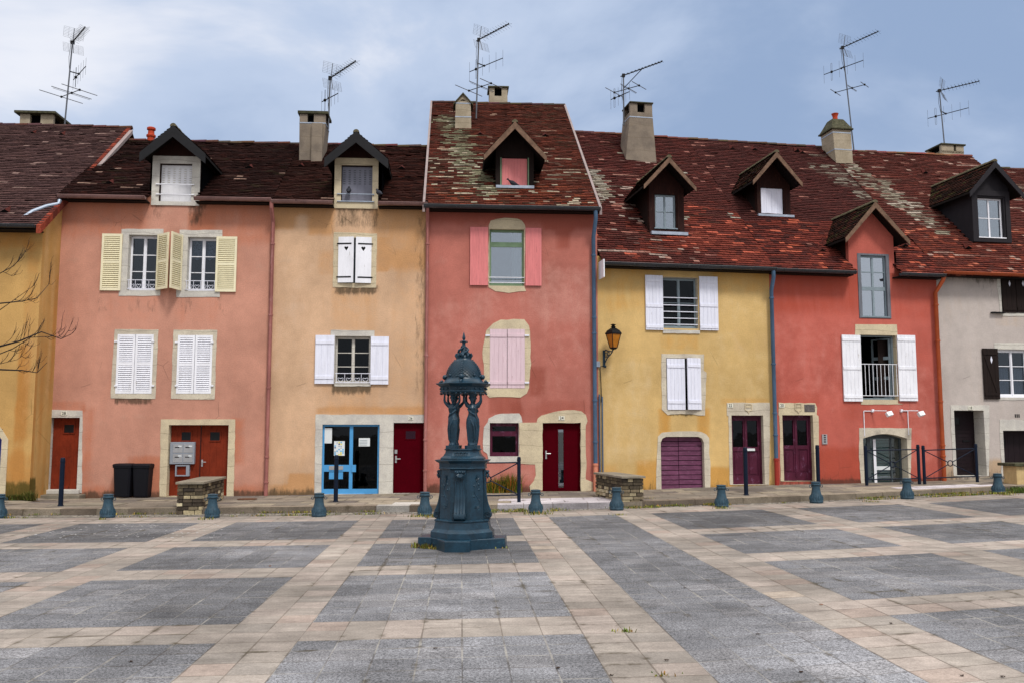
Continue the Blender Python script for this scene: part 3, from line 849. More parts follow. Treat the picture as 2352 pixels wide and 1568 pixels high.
def dormer(H, peak, lt, rt, body, win, ov=.35, barge=14, bmat='bargewood', wmat='darkwood', smat='darkwood', inner=None, tiles=True, colf=None, wall_dormer=False, frame_outline=None, seed=1, label=None, sidemat=None, thick=.06, btk=.035):
    xm = (body[0] + body[1]) / 2
    yf = 0.0 if wall_dormer else H.hit(xm, body[2]).y
    yo = yf - ov
    sp, zp = H.P(*peak, yo); sl_, zl = H.P(*lt, yo); sr, zr = H.P(*rt, yo)
    zl = zr = (zl + zr) / 2
    b0 = H.P(body[0], (body[2] + lt[1]) / 2, yf)[0]; b1 = H.P(body[1], (body[2] + lt[1]) / 2, yf)[0]; zb = H.P(xm, body[2], yf)[1]
    D = empty('dormer', (xm and (b0 + b1) / 2, yf, zb)); D.parent = H.root
    if label: D['label'] = label
    off = Vector(((b0 + b1) / 2, yf, zb))
    def loc(mb): return mb.xform(Matrix.Translation(-off))
    zr_l = lambda s: zp + (zl - zp) * (sp - s) / (sp - sl_) if s < sp else zp + (zr - zp) * (s - sp) / (sr - sp)
    yB = lambda z: H.roofy(z) + .12
    # roof slabs
    m = MB(); th = thick
    for (se, ze_) in ((sl_, zl), (sr, zr)):
        A = [(se, yo, ze_), (sp, yo, zp), (sp, yB(zp), zp), (se, max(yB(ze_), yo + .2), ze_)]
        Bq = [(x, y, z - th) for x, y, z in A]
        if se > sp: m.poly(A[::-1]); m.poly(Bq)
        else: m.poly(A); m.poly(Bq[::-1])
        for i in range(4): j = (i + 1) % 4; m.poly((A[i], Bq[i], Bq[j], A[j]))
    loc(m); ro = m.build('roof', M['soffit'], D)
    if tiles:
        t = MB()
        for (se, ze_, k) in ((sl_, zl, 1), (sr, zr, -1)):
            c00, c10, c11, c01 = (se, yo - .02, ze_ + .01), (se, max(yB(ze_), yo + .2), ze_ + .01), (sp, yB(zp), zp + .01), (sp, yo - .02, zp + .01)
            if k < 0: c00, c10, c11, c01 = c10, c00, c01, c11
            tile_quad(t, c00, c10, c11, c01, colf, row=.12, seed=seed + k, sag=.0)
        n = max(2, int((yB(zp) - yo) / .35))
        for i in range(n):
            ya = yo - .03 + (yB(zp) - yo) * i / n; yb = yo + (yB(zp) - yo) * (i + 1) / n + .02
            k = len(t.v); ring = lambda y, q: [(sp + q * math.cos(a), y, zp - .01 + q * math.sin(a)) for a in [math.pi * j / 6 for j in range(7)]]
            a_, b_ = ring(ya, .085), ring(yb, .07); c = (*C(96, 90, 72), 1)
            for j in range(6): t.poly((a_[j+1], b_[j+1], b_[j], a_[j]), 0, c)
            t.poly(a_, 0, c)
        loc(t); t.build('roof_tiles', M['tile'], ro)
    # barge boards
    dz = (H.P(peak[0], peak[1], yo)[1] - H.P(peak[0], peak[1] + barge, yo)[1])
    e = .02
    bp = [(sl_ - e, zl - .01), (sp, zp + .012), (sr + e, zr - .01), (sr + e, zr - dz), (sp, zp - dz * 1.12), (sl_ - e, zl - dz)]
    mb = MB().slab(bp, [], yo - btk, yo - .001, back=True); loc(mb); mb.build('barge_board', M[bmat], D)
    # front wall, open for the window
    x0, x1, z0, z1 = H.rect(*win, y=yf)
    if wmat:
        out = [(b0, zb), (b1, zb), (b1, zr_l(b1) - th), (sp, zp - th), (b0, zr_l(b0) - th)]
        if z0 < zb:
            out = [(b0, zb), (x0, zb), (x0, z1), (x1, z1), (x1, zb)] + out[1:]
            mw = MB().slab(out, [], yf - .004, yf + .14)
        else: mw = MB().slab(out, [rpoly(x0, x1, z0, z1)], yf - .004, yf + .14)
        loc(mw); mw.build('front_wall', M[wmat] if isinstance(wmat, str) else wmat, D)
    # cheeks
    for sg, bx in ((1, b0), (-1, b1)):
        zt = zr_l(bx) - th; pts = [(yf + .004, zb - .3), (yf + .004, zt), (max(H.roofy(zt), yf + .1) + .2, zt)]
        ms = MB(); a = [(bx + sg * .004, y, z) for y, z in pts]; b = [(bx + sg * .06, y, z) for y, z in pts]
        ms.poly(a if sg > 0 else a[::-1]); ms.poly(b[::-1] if sg > 0 else b)
        loc(ms); ms.build('side_wall', M[sidemat or 'darkwood'], D)
    # dark room
    g = .02; y0, y1 = yf + .15, yf + .7; rm = MB()
    a2, b2, c2, d2 = x0 - g, x1 + g, z0 - g, z1 + g
    for q in (((a2,y1,c2),(b2,y1,c2),(b2,y1,d2),(a2,y1,d2)), ((a2,y0,c2),(a2,y1,c2),(a2,y1,d2),(a2,y0,d2)),
              ((b2,y1,c2),(b2,y0,c2),(b2,y0,d2),(b2,y1,d2)), ((a2,y1,d2),(b2,y1,d2),(b2,y0,d2),(a2,y0,d2)), ((a2,y0,c2),(b2,y0,c2),(b2,y1,c2),(a2,y1,c2))): rm.poly(q)
    loc(rm); rm.build('room', M['room'], D)
    rec = dict(D=D, off=off, yf=yf, x0=x0, x1=x1, z0=z0, z1=z1, b0=b0, b1=b1, zb=zb, zp=zp, yb=yB(zr_l(b0)), sp=sp, sl=sl_, sr=sr, zl=zl, th=th)
    H.dorm = getattr(H, 'dorm', []) + [rec]
    if inner: inner(rec, loc)
    return rec
def dormer_skip(H):
    ds = getattr(H, 'dorm', [])
    def f(p):
        for d in ds:
            if d['b0'] - .02 < p.x < d['b1'] + .02 and d['yf'] - (.45 if d['yf'] == 0 else -.08) < p.y < d['yb'] - .15: return True
        return False
    return f
def dwin(rec, loc, leaves=2, rows=2, fmat='white', gmat='glass_sky', d=.07, curtain=False):
    x0, x1, z0, z1 = rec['x0'], rec['x1'], rec['z0'], rec['z1']; y = rec['yf'] + d; g = .005
    holes = []; W_ = (x1 - x0 - .06) / leaves
    for l in range(leaves):
        a = x0 + .03 + l * W_
        for k in range(rows):
            h = (z1 - z0 - .1); c = z0 + .06 + h * k / rows
            holes.append(rpoly(a + .025, a + W_ - .025, c + (.012 if k else 0), c + h / rows - .012))
    m = MB().slab(rpoly(x0 + g, x1 - g, z0 + g, z1 - g), holes, y, y + .04); m.box(x0 - .03, x1 + .03, rec['yf'] - .03, y, z0 + g, z0 + .035)
    loc(m); m.build('window_frame', M[fmat], rec['D'])
    m = MB().box(x0 + .01, x1 - .01, y + .02, y + .026, z0 + .01, z1 - .01); loc(m); m.build('pane', M[gmat], rec['D'])
def dshut(rec, loc, mat, kind='plank', n=4, d=.03):
    x0, x1, z0, z1 = rec['x0'], rec['x1'], rec['z0'], rec['z1']; y = rec['yf'] + d; m = MB()
    ms = [M[mat]]
    for i in range(n):
        a = x0 + .01 + (x1 - x0 - .02) * i / n; b = x0 + .01 + (x1 - x0 - .02) * (i + 1) / n
        m.box(a + .003, b - .003, y + .004 * (i % 2), y + .03, z0 + .012, z1 - .012)
    m.box(x0 + .012, x1 - .012, y + .012, y + .034, z0 + .014, z1 - .014)
    if kind == 'slots':
        ms.append(M['greysheet'] if mat == 'greyshutter' else M['stone_w'])
        for i in range(6):
            for j in range(7):
                xx = x0 + (x1 - x0) * (i + .5) / 6; zz = z0 + (z1 - z0) * .52 + j * (z1 - z0) * .06
                m.box(xx - .03, xx + .03, y - .007, y - .001, zz, zz + .014, 1)
    loc(m); m.build('shutter', ms, rec['D'])
def drail(rec, loc, H, px, zs, mat):
    m = MB(); y = rec['yf'] - .06
    for py in zs:
        x0, z = H.P(px[0], py, y); x1, _ = H.P(px[1], py, y)
        m.tube((x0, y, z), (x1, y, z), .016, n=8)
        for x in (x0 + .03, x1 - .03): m.tube((x, y, z), (x, rec['yf'], z), .012, n=6)
    loc(m); m.build('railing', M[mat], rec['D'])
# ------------------------------------------------------------------ palette functions for the roofs
RK = (.53, .50, .51)
def L(*c):
    q = C(*c); k = 1.0 if sum(c) > 330 else 0.0
    return tuple(v * (f + (1 - f) * k * .7) for v, f in zip(q, RK))
MEANS.update(col_maroon=(.022,.0095,.008), col_26=(.030,.012,.009), col_24=(.095,.034,.024), col_22=(.085,.028,.024), col_20=(.075,.026,.023), col_18=(.100,.034,.027), col_left=(.058,.034,.033))
def col_maroon(rg, u, v, p):
    c = pick(rg, [(L(50,27,24),4),(L(62,33,28),4),(L(40,25,22),3),(L(78,40,34),2),(L(96,52,44),.5),(L(165,135,120),.14),(L(150,66,44),.05)])
    n = patch(p, .8, 3)
    if n > .62 and rg.random() < .3: c = L(62,58,36)
    if n < .40 and rg.random() < .5: c = tuple(q*1.35 for q in c)
    return c
def col_26(rg, u, v, p):
    c = col_maroon(rg, u, v, p)
    if u > .6 and rg.random() < .55: c = pick(rg, [(L(88,42,34),3),(L(72,36,30),3),(L(104,50,38),.6)])
    return c
def col_24(rg, u, v, p):
    c = pick(rg, [(L(126,56,40),4),(L(100,46,36),4),(L(146,66,44),2.2),(L(78,42,34),2.5),(L(52,32,28),1.2),(L(170,140,120),.25)])
    n = patch(p, .55, 5); n2 = patch(p, 1.8, 9)
    if v > .7: c = tuple(q * .8 for q in c) if rg.random() < .6 else c
    if v < .16 and rg.random() < .5: c = pick(rg, [(L(170,84,48),2),(L(150,66,44),2),(L(122,56,40),1)])
    g = max(0, 1 - abs(u - (.12 + (.75 - v) * .35)) / .16) * (1 if .14 < v < .78 else max(0, 1 - min(abs(v-.14), abs(v-.78)) / .1))
    if g * .95 + (n2 - .5) * .9 > .42: c = pick(rg, [(L(150,150,122),3),(L(128,130,104),3),(L(104,100,78),2),(L(196,192,168),1.0 if v < .4 else .5),(L(110,54,40),1.0)])
    elif n > .6 and rg.random() < .25: c = L(70,64,46)
    if v < .5 and rg.random() < .10: c = L(190,178,155)
    return c
def col_22(rg, u, v, p):
    c = pick(rg, [(L(92,42,38),4),(L(72,36,34),4),(L(112,50,42),2.5),(L(54,30,28),2),(L(150,100,90),.4)])
    n = patch(p, .5, 15); n2 = patch(p, 1.6, 19)
    f = v - (u - .3) * .05
    if f < .42 and patch(p, .9, 2) + (.3 - f) * .5 + (u - .4) * .22 > .56: c = pick(rg, [(L(176,82,60),4),(L(150,66,50),3),(L(196,100,78),1.3),(L(100,46,38),1.6)])
    if .2 < u < .62 and v < .8 and rg.random() < .08: c = pick(rg, [(L(170,126,112),2),(L(180,160,148),1)])
    g = max(0, 1 - abs(u - .12 - (.62 - v) * .10) / .13) * max(0, 1 - abs(v - .55) / .24)
    if g + (n2 - .5) * .9 > .36: c = pick(rg, [(L(178,174,160),3),(L(150,145,128),3),(L(84,50,42),2)])
    if u < .45 and v < .4 and rg.random() < .09: c = pick(rg, [(L(176,158,146),1),(L(172,116,102),1)])
    if n > .62 and rg.random() < .25: c = L(58,52,36)
    return c
def col_20(rg, u, v, p):
    c = pick(rg, [(L(84,42,40),4),(L(68,37,36),4),(L(100,48,42),2),(L(52,31,30),2),(L(160,110,98),.25)])
    if v < .30 + .1 * patch(p, 1.2, 4) and rg.random() < .75: c = pick(rg, [(L(174,78,58),3),(L(148,64,50),3),(L(190,98,74),1),(L(100,44,36),1.5)])
    n2 = patch(p, 1.5, 29)
    g = max(0, 1 - abs(u - (.86 + (.85 - v) * .5)) / .22) * (1 if v > .45 else max(0, 1 - (.45 - v) / .15)) * (1 if v < .84 else .3)
    if g + (n2 - .5) * .9 > .5: c = pick(rg, [(L(140,134,120),3),(L(118,108,96),3),(L(80,50,44),1.5)])
    return c
def col_18(rg, u, v, p):
    c = pick(rg, [(L(104,46,40),4),(L(80,38,34),4),(L(124,58,46),2),(L(60,34,30),2),(L(160,112,98),.35)])
    if v < .35 and rg.random() < .6: c = pick(rg, [(L(166,76,52),3),(L(140,60,44),3),(L(188,110,86),1.3),(L(90,40,34),1.5)])
    n2 = patch(p, 1.5, 39)
    g = max(0, 1 - abs(u - (.02 + (.9 - v) * .36)) / .13) * (1 if v > .35 else max(0, 1 - (.35 - v) / .12))
    if g + (n2 - .5) * .8 > .45: c = pick(rg, [(L(146,142,124),3),(L(122,114,100),3),(L(190,180,165),1),(L(90,54,46),1.5)])
    if rg.random() < .03: c = L(176,146,132)
    return c
def col_left(rg, u, v, p):
    return pick(rg, [(L(118,88,84),4),(L(104,76,74),4),(L(132,98,92),2),(L(88,64,64),1.5),(L(150,124,116),.3)])
def col_mossy(rg, u, v, p):
    return pick(rg, [(L(70,44,36),4),(L(56,38,32),4),(L(78,72,44),2),(L(92,52,42),2),(L(44,34,28),2)])

P28 = plaster('peach_render', C(191,139,120), C(178,106,76), C(80,66,54), C(186,150,132))
P26 = plaster('beige_render', C(202,167,136), C(188,138,88), C(80,70,56), C(190,166,146))
P24 = plaster('rose_render', C(178,110,98), C(140,70,56), C(84,60,50), C(190,138,126))
P22 = plaster('yellow_render', C(202,170,114), C(192,138,62), C(90,78,50), C(198,178,142))
P20 = plaster('red_render', C(184,98,86), C(162,70,52), C(90,60,50), C(192,126,116))
P18 = plaster('grey_render', C(184,174,168), C(180,150,114), C(80,74,68), C(182,172,166), .08)
PY = plaster('ochre_render', C(188,150,94), C(174,116,56), C(66,66,30), C(196,158,110))

# ================================================================== number 28: peach house
H = House('peach_house', 'peach rendered house numbered 28 with cream louvred shutters upstairs and a russet double garage door', LINE_L, 126, 621, 1139)
H.setroof(-.32, (300, 452), 3.9, (600, 329))
H28 = H
for a in [('r',0)]: pass
H.stain(0, 128, 322, 470, 530, .5, .62); H.stain(0, 470, 620, 470, 545, .5, .62); H.stain(2, 335, 455, 480, 530, .12, .3)
H.stain(1, 345, 372, 478, 500, .25, .5); H.stain(1, 440, 462, 478, 510, .2, .75); H.stain(0, 440, 475, 500, 540, .2, .8)
for q in (230, 300, 340, 420, 500): H.stain(1, q, q + 14, 683, 712, .18, .42)
H.stain(1, 268, 345, 917, 921, .12, 1.0); H.stain(0, 250, 350, 690, 730, .3, .35); H.stain(0, 400, 500, 692, 735, .3, .35)
H.stain(0, 300, 368, 1055, 1135, .22, .9); H.stain(0, 538, 556, 965, 1060, .15, .7); H.stain(0, 128, 620, 1122, 1140, .25, .45); H.stain(1, 128, 620, 1134, 1142, .14, .6)
H.stain(0, 192, 210, 940, 1100, .15, .55); H.stain(0, 108, 190, 925, 938, .15, .6)
def shut_geo(x0, x1, y0, y1): return (x0, x1, y0, y1)
w1 = window(H, (294, 361, 540, 667.5), 2, 3, 'white', .17, 'glass', [(279.5,526.6),(375.5,526.6),(375.5,541),(370,541),(368,680),(272,680),(283,541),(279.5,541)], 'stone_w', seed=1)
shutter(H, w1, (233.5, 280, 538, 668), 'louver', 'cream', seed=1)
shutter(H, w1, (362, 400, 540, 667), 'louver', 'cream', hinge='L', ang=R(40), width=.50)
railing(H, (296, 358, 644, 664), w1)
w2 = window(H, (430, 496.5, 545, 669), 2, 3, 'white', .17, 'glass', [(413,529),(511,529),(511,545),(505,545),(505,683),(405,683),(407,545),(413,545)], 'stone_w', curtain=[(.06,.94,.62,.97,'lace')], seed=2)
shutter(H, w2, (496.5, 544, 544.5, 671), 'louver', 'cream', seed=3)
shutter(H, w2, (380, 417, 541, 668), 'louver', 'cream', hinge='R', ang=R(74), width=.50)
railing(H, (429, 493, 646, 666), w2)
for px, out, sd in (((268, 351, 768, 903), [(264,756),(364,757),(357,915),(254,914)], 3), ((407, 487, 770, 903), [(399,757),(499,758),(493,917),(393,915)], 4)):
    r = H.rect(*px); ws = surround(H, H.poly(out), r, M['stone'], H.root, .1, seed=sd, name='stone_surround')
    H.holes.append(r)
    wo = MB().box(r[0], r[1], .085, .10, r[2], r[3]).build('window', M['room'], H.root); ws.parent = wo
    xm = (px[0] + px[1]) / 2
    shutter(H, wo, (px[0], xm - .6, px[2], px[3]), 'louver', 'white', y=.01); shutter(H, wo, (xm + .6, px[1], px[2], px[3]), 'louver', 'white', y=.01)
    hm = MB()
    for qx in (px[0] - 1, px[1] + 1):
        for qy in (px[2] + 16, px[3] - 18): s_, z_ = H.P(qx, qy); hm.box(s_ - .035, s_ + .035, -.05, -.015, z_ - .02, z_ + .02)
    hm.build('hinge', M['white'], wo)
# door 28
d = board_door(H, (112, 180, 958, 1123), 'rust_door', .18, 4, win=[(141,164,974,993)], name='front_door')
surround(H, H.poly([(104,940),(190,942),(188,1131),(99,1131)]), H.rect(112,180,958,1123), M['stone_w'], d, .24, name='stone_surround', seed=11)
number(H, '28', (141.5, 154, 944, 953), d)
a = H.rect(84, 197, 1133, 1146)
MB().box(a[0], a[1], -.42, -.005, a[2] - .2, a[3]).build('doorstep', M['step'], d, bevel=.02)
a = H.rect(108, 184, 1123, 1133); MB().box(a[0], a[1], -.10, -.013, a[2], a[3]).build('doorstep', M['stone_w'], d, bevel=.015)
# garage
g = board_door(H, (385, 523, 975, 1139), 'rust_door', .20, 9, win=[(412,434,991,1011),(478,501,991,1011)], handle=(457.5,461.5,1055,1071), name='garage_door')
surround(H, H.poly([(370,962),(541,962),(537,1139),(366,1139)]), H.rect(385,523,975,1139), M['stone_y'], g, .26, name='stone_surround', seed=12)
a = H.rect(454.5, 455.8, 975, 1139); MB().box(a[0], a[1], .18, .199, a[2], a[3]).build('door_gap', M['black'], g)
# mailbox bank on the garage door
a = H.rect(393, 449.5, 1014, 1064.5, .2); mb = MB().box(a[0], a[1], .08, .195, a[2], a[3]).build('mailbox', M['mailgrey'], g, bevel=.01)
W_ = a[1] - a[0]; hh = a[3] - a[2]
for i in range(2):
    for k in range(2):
        x0 = a[0] + W_ * (.14 + .42 * i); z0 = a[2] + hh * (.08 + .44 * k)
        MB().box(x0, x0 + W_ * .38, .072, .0795, z0, z0 + hh * .38).build('mailbox_door', M['steel'], mb)
        MB().box(x0 + W_*.07, x0 + W_*.24, .068, .0715, z0 + hh*.22, z0 + hh*.26).build('mail_slot', M['black'], mb)
        MB().box(x0 + W_*.20, x0 + W_*.34, .068, .0715, z0 + hh*.27, z0 + hh*.32).build('name_tag', M['paper'], mb)
a = H.rect(405, 437, 1066.5, 1092, .2); c_ = MB().slab(rpoly(*a), [rpoly(a[0]+.03,a[1]-.08,a[2]+.03,a[3]-.03)], .10, .195).build('letter_box', M['mailgrey'], g)
MB().box(a[0]+.02, a[1]-.02, .16, .194, a[2]+.02, a[3]-.02).build('letter_box_inside', M['rust_door'], g)
H.holes.append(H.rect(366.5,441,377,464))
H.wall(P28)
# dormer 28
def inn(rec, loc):
    dshut(rec, loc, 'white_pvc', 'slots', 5, .10); drail(rec, loc, H, (358, 446), (423.3, 446.5), 'white')
    # stone frame stands in front of the render and runs below the eaves
    a = H.rect(350, 460, 360, 473); m = MB()
    m.slab(rpoly(a[0], a[1], a[2], a[3]), [rpoly(rec['x0'], rec['x1'], rec['z0'], rec['z1'])], -.035, -.005); loc(m); m.build('stone_frame', M['stone_w'], rec['D'])
dormer(H, (398.4,290), (323,352), (471,352), (352,460,472), (366.5,441,377,464), .5, 23, 'barge_black', 'brownwood', inner=inn, tiles=True, colf=col_maroon, wall_dormer=True, sidemat='brownwood', label='left dormer with white shutter')
a0, a1 = H.P(133, 452, -.38)[0], H.P(334, 452, -.38)[0]; b0, b1 = H.P(446, 458, -.38)[0], H.w
def skL(p, f=dormer_skip(H)):
    return f(p) or p.y < -.1 and False
build_roof(H, -.02, H.w, col_maroon, skL, 11)
gutter(H, a0, a1, M['gutter_brown']); gutter(H, b0, b1, M['gutter_brown'])
xg = H.P(626, 470, -.2)[0]; zb = .0
# pipe between 28 and 26
xa = H.P(629, 480)[0]; xb = H.P(613, 1125)[0]
zt = H.ze - .06
pipe(H, [((xa+xb)/2 , H.ye - .05, zt), ((xa+xb)/2, H.ye - .05, zt - .18), ((xa+xb)/2, -.09, zt - .5), ((xa+xb)/2, -.09, -.05)], .052, M['pipe_pink'], rings=(zt - 1.1, zt - 3.0, zt-4.9, 1.0, .35))
# white downpipe crossing onto the left neighbour's roof
p = [H.P(138, 461, -.38), H.P(133, 468, -.5), H.P(108, 474, -.6), H.P(80, 488, -.7), H.P(48, 513, -.95)]
ys = [-.40, -.45, -.60, -.80, -1.12]
pipe(H, [(q[0], y, q[1]) for q, y in zip(p, ys)], .052, M['zinc'], name='overflow_pipe')
# clay pot by the ridge
hx = H.P(346.5, 325, 3.9)
MB().lathe([(.11,-.5),(.11,.10),(.14,.12),(.14,.17),(.10,.20),(.09,.32),(.13,.34),(.13,.40),(.10,.42)], (hx[0], 3.9, hx[1] + .02), 14).build('chimney_pot', M['terracotta'], H.root, smooth='auto')

# ================================================================== number 26: beige house
H = House('beige_house', 'beige rendered house numbered 26 with a blue framed glass door and a dark red door', LINE_L, 621, 981.5, 1133)
H26 = H
H.setroof(-.32, (800, 464.5), 3.9, (690, 331))
H.stain(0, 632, 672, 480, 520, .2, .9); H.stain(0, 715, 760, 480, 535, .18, .9); H.stain(0, 872, 985, 480, 600, .4, .75); H.stain(0, 670, 715, 478, 488, .1, .8)
H.stain(0, 872, 893, 550, 620, .06, .8); H.stain(0, 735, 765, 580, 630, .12, .5); H.stain(1, 780, 860, 482, 515, .25, .62); H.stain(1, 775, 860, 662, 672, .16, .95); H.stain(0, 770, 860, 670, 750, .3, .5)
H.stain(1, 768, 845, 884, 897, .14, 1.3); H.stain(0, 755, 860, 895, 930, .25, .45); H.stain(0, 730, 976, 938, 950, .12, .7); H.stain(1, 960, 980, 500, 900, .2, .45)
H.stain(0, 668, 716, 1092, 1132, .14, 1.0); H.stain(0, 625, 720, 1115, 1134, .12, .55); H.stain(2, 640, 700, 600, 900, .5, .28); H.stain(0, 915, 976, 600, 930, .4, .35); H.stain(1, 625, 720, 1130, 1136, .1, .7)
w3 = window(H, (777.5, 853, 546.7, 650.7), 2, 2, 'bluegrey', .18, 'glass_dark', [(767,534),(866,537),(864,662),(764,660)], 'stone_y', seed=5)
shutter(H, w3, (777.5, 812, 545.5, 650), 'iron', 'white', hinge='L', ang=R(9), y=-.012, width=.415)
shutter(H, w3, (816, 853, 546, 651), 'iron', 'white', hinge='R', ang=R(6), y=-.012, width=.415)
w4 = window(H, (769, 850.5, 772, 880), 2, 3, 'stone_w', .14, 'glass_dark', [(760,758),(860,759),(860,773),(853,773),(852,886),(768,886),(767,773),(760,773)], 'stone_w', seed=6)
shutter(H, w4, (724, 768, 770, 880.5), 'plank', 'white_old', boards=3, battens=(.13,.85))
shutter(H, w4, (851.5, 893, 773, 882), 'plank', 'white_old', boards=3, battens=(.13,.85))
railing(H, (773, 849, 857, 878), w4)
# shop entrance with glass door and dark red door under one lintel
r1 = H.rect(739, 871, 974, 1133.5); r2 = H.rect(903, 975, 970, 1131.7); H.holes += [r1, r2]
x0, x1, z0, z1 = r1; dd = .07
gd = MB(); xm = H.P(805.5, 1050)[0]; zt_ = H.P(805, 1066.7)[1]; zu = H.P(805, 1082)[1]; zk = H.P(805, 1122)[1]
gd.slab(rpoly(x0, x1, z0, z1), [rpoly(x0 + .05, xm - .045, zu - .0 + (zt_ - zu), z1 - .05), rpoly(x0 + .05, xm - .045, zk, zu), rpoly(xm + .045, x1 - .05, zk, z1 - .05)], dd, dd + .06)
gdo = gd.build('glass_door', M['blue'], H.root)
MB().box(x0 + .03, x1 - .03, dd + .03, dd + .036, z0 + .1, z1 - .03).build('pane', M['glass_dark'], gdo)
a = H.rect(755, 787.5, 1069, 1078); MB().box(*a[:2], dd - .012, dd - .001, *a[2:]).build('letter_slot', M['steel'], gdo)
a = H.rect(755, 787, 1083.5, 1099.5); MB().box(*a[:2], dd - .012, dd - .001, *a[2:]).build('notice_board', M['blue'], gdo)
a = H.rect(807, 817, 1066.5, 1083); MB().box(*a[:2], dd - .03, dd - .001, *a[2:]).build('lock', M['blue'], gdo)
a = H.rect(743.5, 761.5, 982, 1017); MB().box(*a[:2], dd + .005, dd + .029, *a[2:]).build('notice', M['paper'], gdo)
a = H.rect(823.5, 849, 1005, 1024); po = MB().box(*a[:2], dd + .005, dd + .029, *a[2:]).build('notice', M['paper'], gdo)
m = MB()
for i in range(4): m.box(a[0] + .02, a[0] + .22, dd + .001, dd + .0045, a[2] + .03 + i * .04, a[2] + .04 + i * .04)
m.build('print', M['bluegrey'], gdo)
a = H.rect(766.5, 791, 1012, 1045.5); po = MB().box(*a[:2], dd - .008, dd - .001, *a[2:]).build('poster', M['paper'], gdo)
m = MB(); rg = random.Random(4); mats_ = [painted('print_blue', C(80,170,220)), painted('print_yellow', C(225,210,50)), painted('print_dark', C(60,60,110)), painted('print_grey', C(140,150,165))]
for i in range(5):
    for k in range(8):
        if rg.random() < .62:
            xx = a[0] + .012 + (a[1] - a[0] - .02) * i / 5; zz = a[2] + .012 + (a[3] - a[2] - .02) * k / 8
            mi = 0 if rg.random() < .35 else (1 if (k < 2 and i > 2) or rg.random() < .15 else (2 if rg.random() < .2 else 3))
            m.box(xx, xx + .035, dd - .011, dd - .0085, zz, zz + (.02 if mi == 3 else .035), mi)
m.build('print', mats_, gdo)
rd = MB().box(r2[0], r2[1], .10, .14, r2[2], r2[3]).build('front_door', M['red_door'], H.root)
a = H.rect(931.5, 954, 989, 1007); MB().slab(rpoly(a[0]-.02,a[1]+.02,a[2]-.02,a[3]+.02), [rpoly(*a)], .09, .099).build('window_frame', M['red_door'], rd)
MB().box(a[0], a[1], .094, .099, a[2], a[3]).build('pane', painted('dark_plum_glass', C(40,10,28), .25), rd)
a = H.rect(906, 912, 1032, 1041); hm = MB().box(a[0], a[1], .08, .099, a[2], a[3]); a = H.rect(907, 911, 1046, 1062); hm.box(a[0], a[1], .085, .099, a[2], a[3]); hm.tube(((a[0]+a[1])/2, .06, a[2]+.1), ((a[0]+a[1])/2+.12, .06, a[2]+.1), .011, n=6); hm.build('handle', M['steel'], rd)
out = H.poly([(725,951),(978,951),(978,970),(975.2,1133),(903,1133),(872,1134),(739,1134),(722.5,1134)])
so_ = MB().slab(rough_outline(out, .008, .2, random.Random(2)), [rpoly(*r1), rpoly(*r2)], -.012, .2).build('stone_surround', M['stone_w'], H.root)
number(H, '26', (938.5, 949, 956, 963.5), so_)
H.holes.append(H.rect(784,855.5,381,466))
H.wall(P26)
def inn(rec, loc):
    dshut(rec, loc, 'greyshutter', 'slots', 4, .09); drail(rec, loc, H, (774, 860), (445.8, 462.6), 'zinc')
    a = H.rect(768.5, 869, 364.5, 480); m = MB()
    m.slab(rpoly(*a), [rpoly(rec['x0'], rec['x1'], rec['z0'], rec['z1'])], -.035, -.005); loc(m); m.build('stone_frame', M['stone_y'], rec['D'])
dormer(H, (818.3,304), (747,365), (890,365), (770.5,868.5,480), (784,855.5,381,466), .5, 22, 'barge_black', 'brownwood', inner=inn, tiles=True, colf=col_maroon, wall_dormer=True, sidemat='brownwood', label='dormer with grey metal shutter and two rails')
build_roof(H, 0.0, H.w - .01, col_26, dormer_skip(H), 12)
gutter(H, 0, H.P(764, 465, -.38)[0], M['gutter_brown']); gutter(H, H.P(868, 469, -.38)[0], H.w - .02, M['gutter_brown'])
xp = H.P(979.5, 800)[0]; zt = H.ze - .05
pipe(H, [(xp, H.ye - .05, zt), (xp, H.ye - .05, zt - .12), (xp, -.09, zt - .4), (xp, -.09, -.05)], .048, M['pipe_pink'], rings=(zt-1, zt-4, 1.4, .6))
ch, inf = chimney(H, (687, 738.7, 370), (688, 750, 262), .75, 'conc', 'moss', slit=(.3,.55), band=(.80,), capth=.09)
H.chim = inf
m = MB(); xx = inf[0] - .0; m.box(inf[0] + .36, inf[0] + .40, inf[6] - .10, inf[6] + .02, inf[4] - .3, inf[5] - .3); m.box(inf[0] + .38, inf[1] + .02, inf[6] - .11, inf[6] - .001, inf[4] - .3, inf[5] - .31)
m.build('chimney_breast', M['conc'], ch)

# ================================================================== number 24: tall rose house
H = House('rose_house', 'tall rose red house numbered 24 with pink plank shutters and a deep red front door', LINE_L, 981.5, 1373.7, 1128)
H24 = H
H.setroof(-.35, (1180, 475), 7.0, (1167, 239))
H.stain(0, 985, 1375, 486, 500, .45, .75); H.stain(0, 1285, 1300, 540, 565, .25, .7); H.stain(0, 1260, 1372, 486, 520, .3, .5); H.stain(0, 1225, 1245, 850, 900, .25, .8)
H.stain(0, 1130, 1190, 912, 945, .2, .7); H.stain(0, 1180, 1235, 935, 965, .15, .45); H.stain(0, 1250, 1340, 925, 945, .2, .6); H.stain(2, 985, 1080, 1000, 1120, .5, .42)
H.stain(0, 985, 1000, 560, 700, .3, .3); H.stain(2, 1100, 1350, 640, 720, .5, .25); H.stain(2, 1240, 1360, 620, 900, .8, .3); H.stain(1, 985, 1230, 1120, 1132, .18, .8); H.stain(2, 1130, 1240, 1040, 1100, .3, .45); H.stain(0, 985, 1115, 1105, 1125, .2, .5)
H.stain(2, 990, 1100, 700, 960, .7, .3); H.stain(0, 1140, 1200, 1085, 1130, .15, .3)
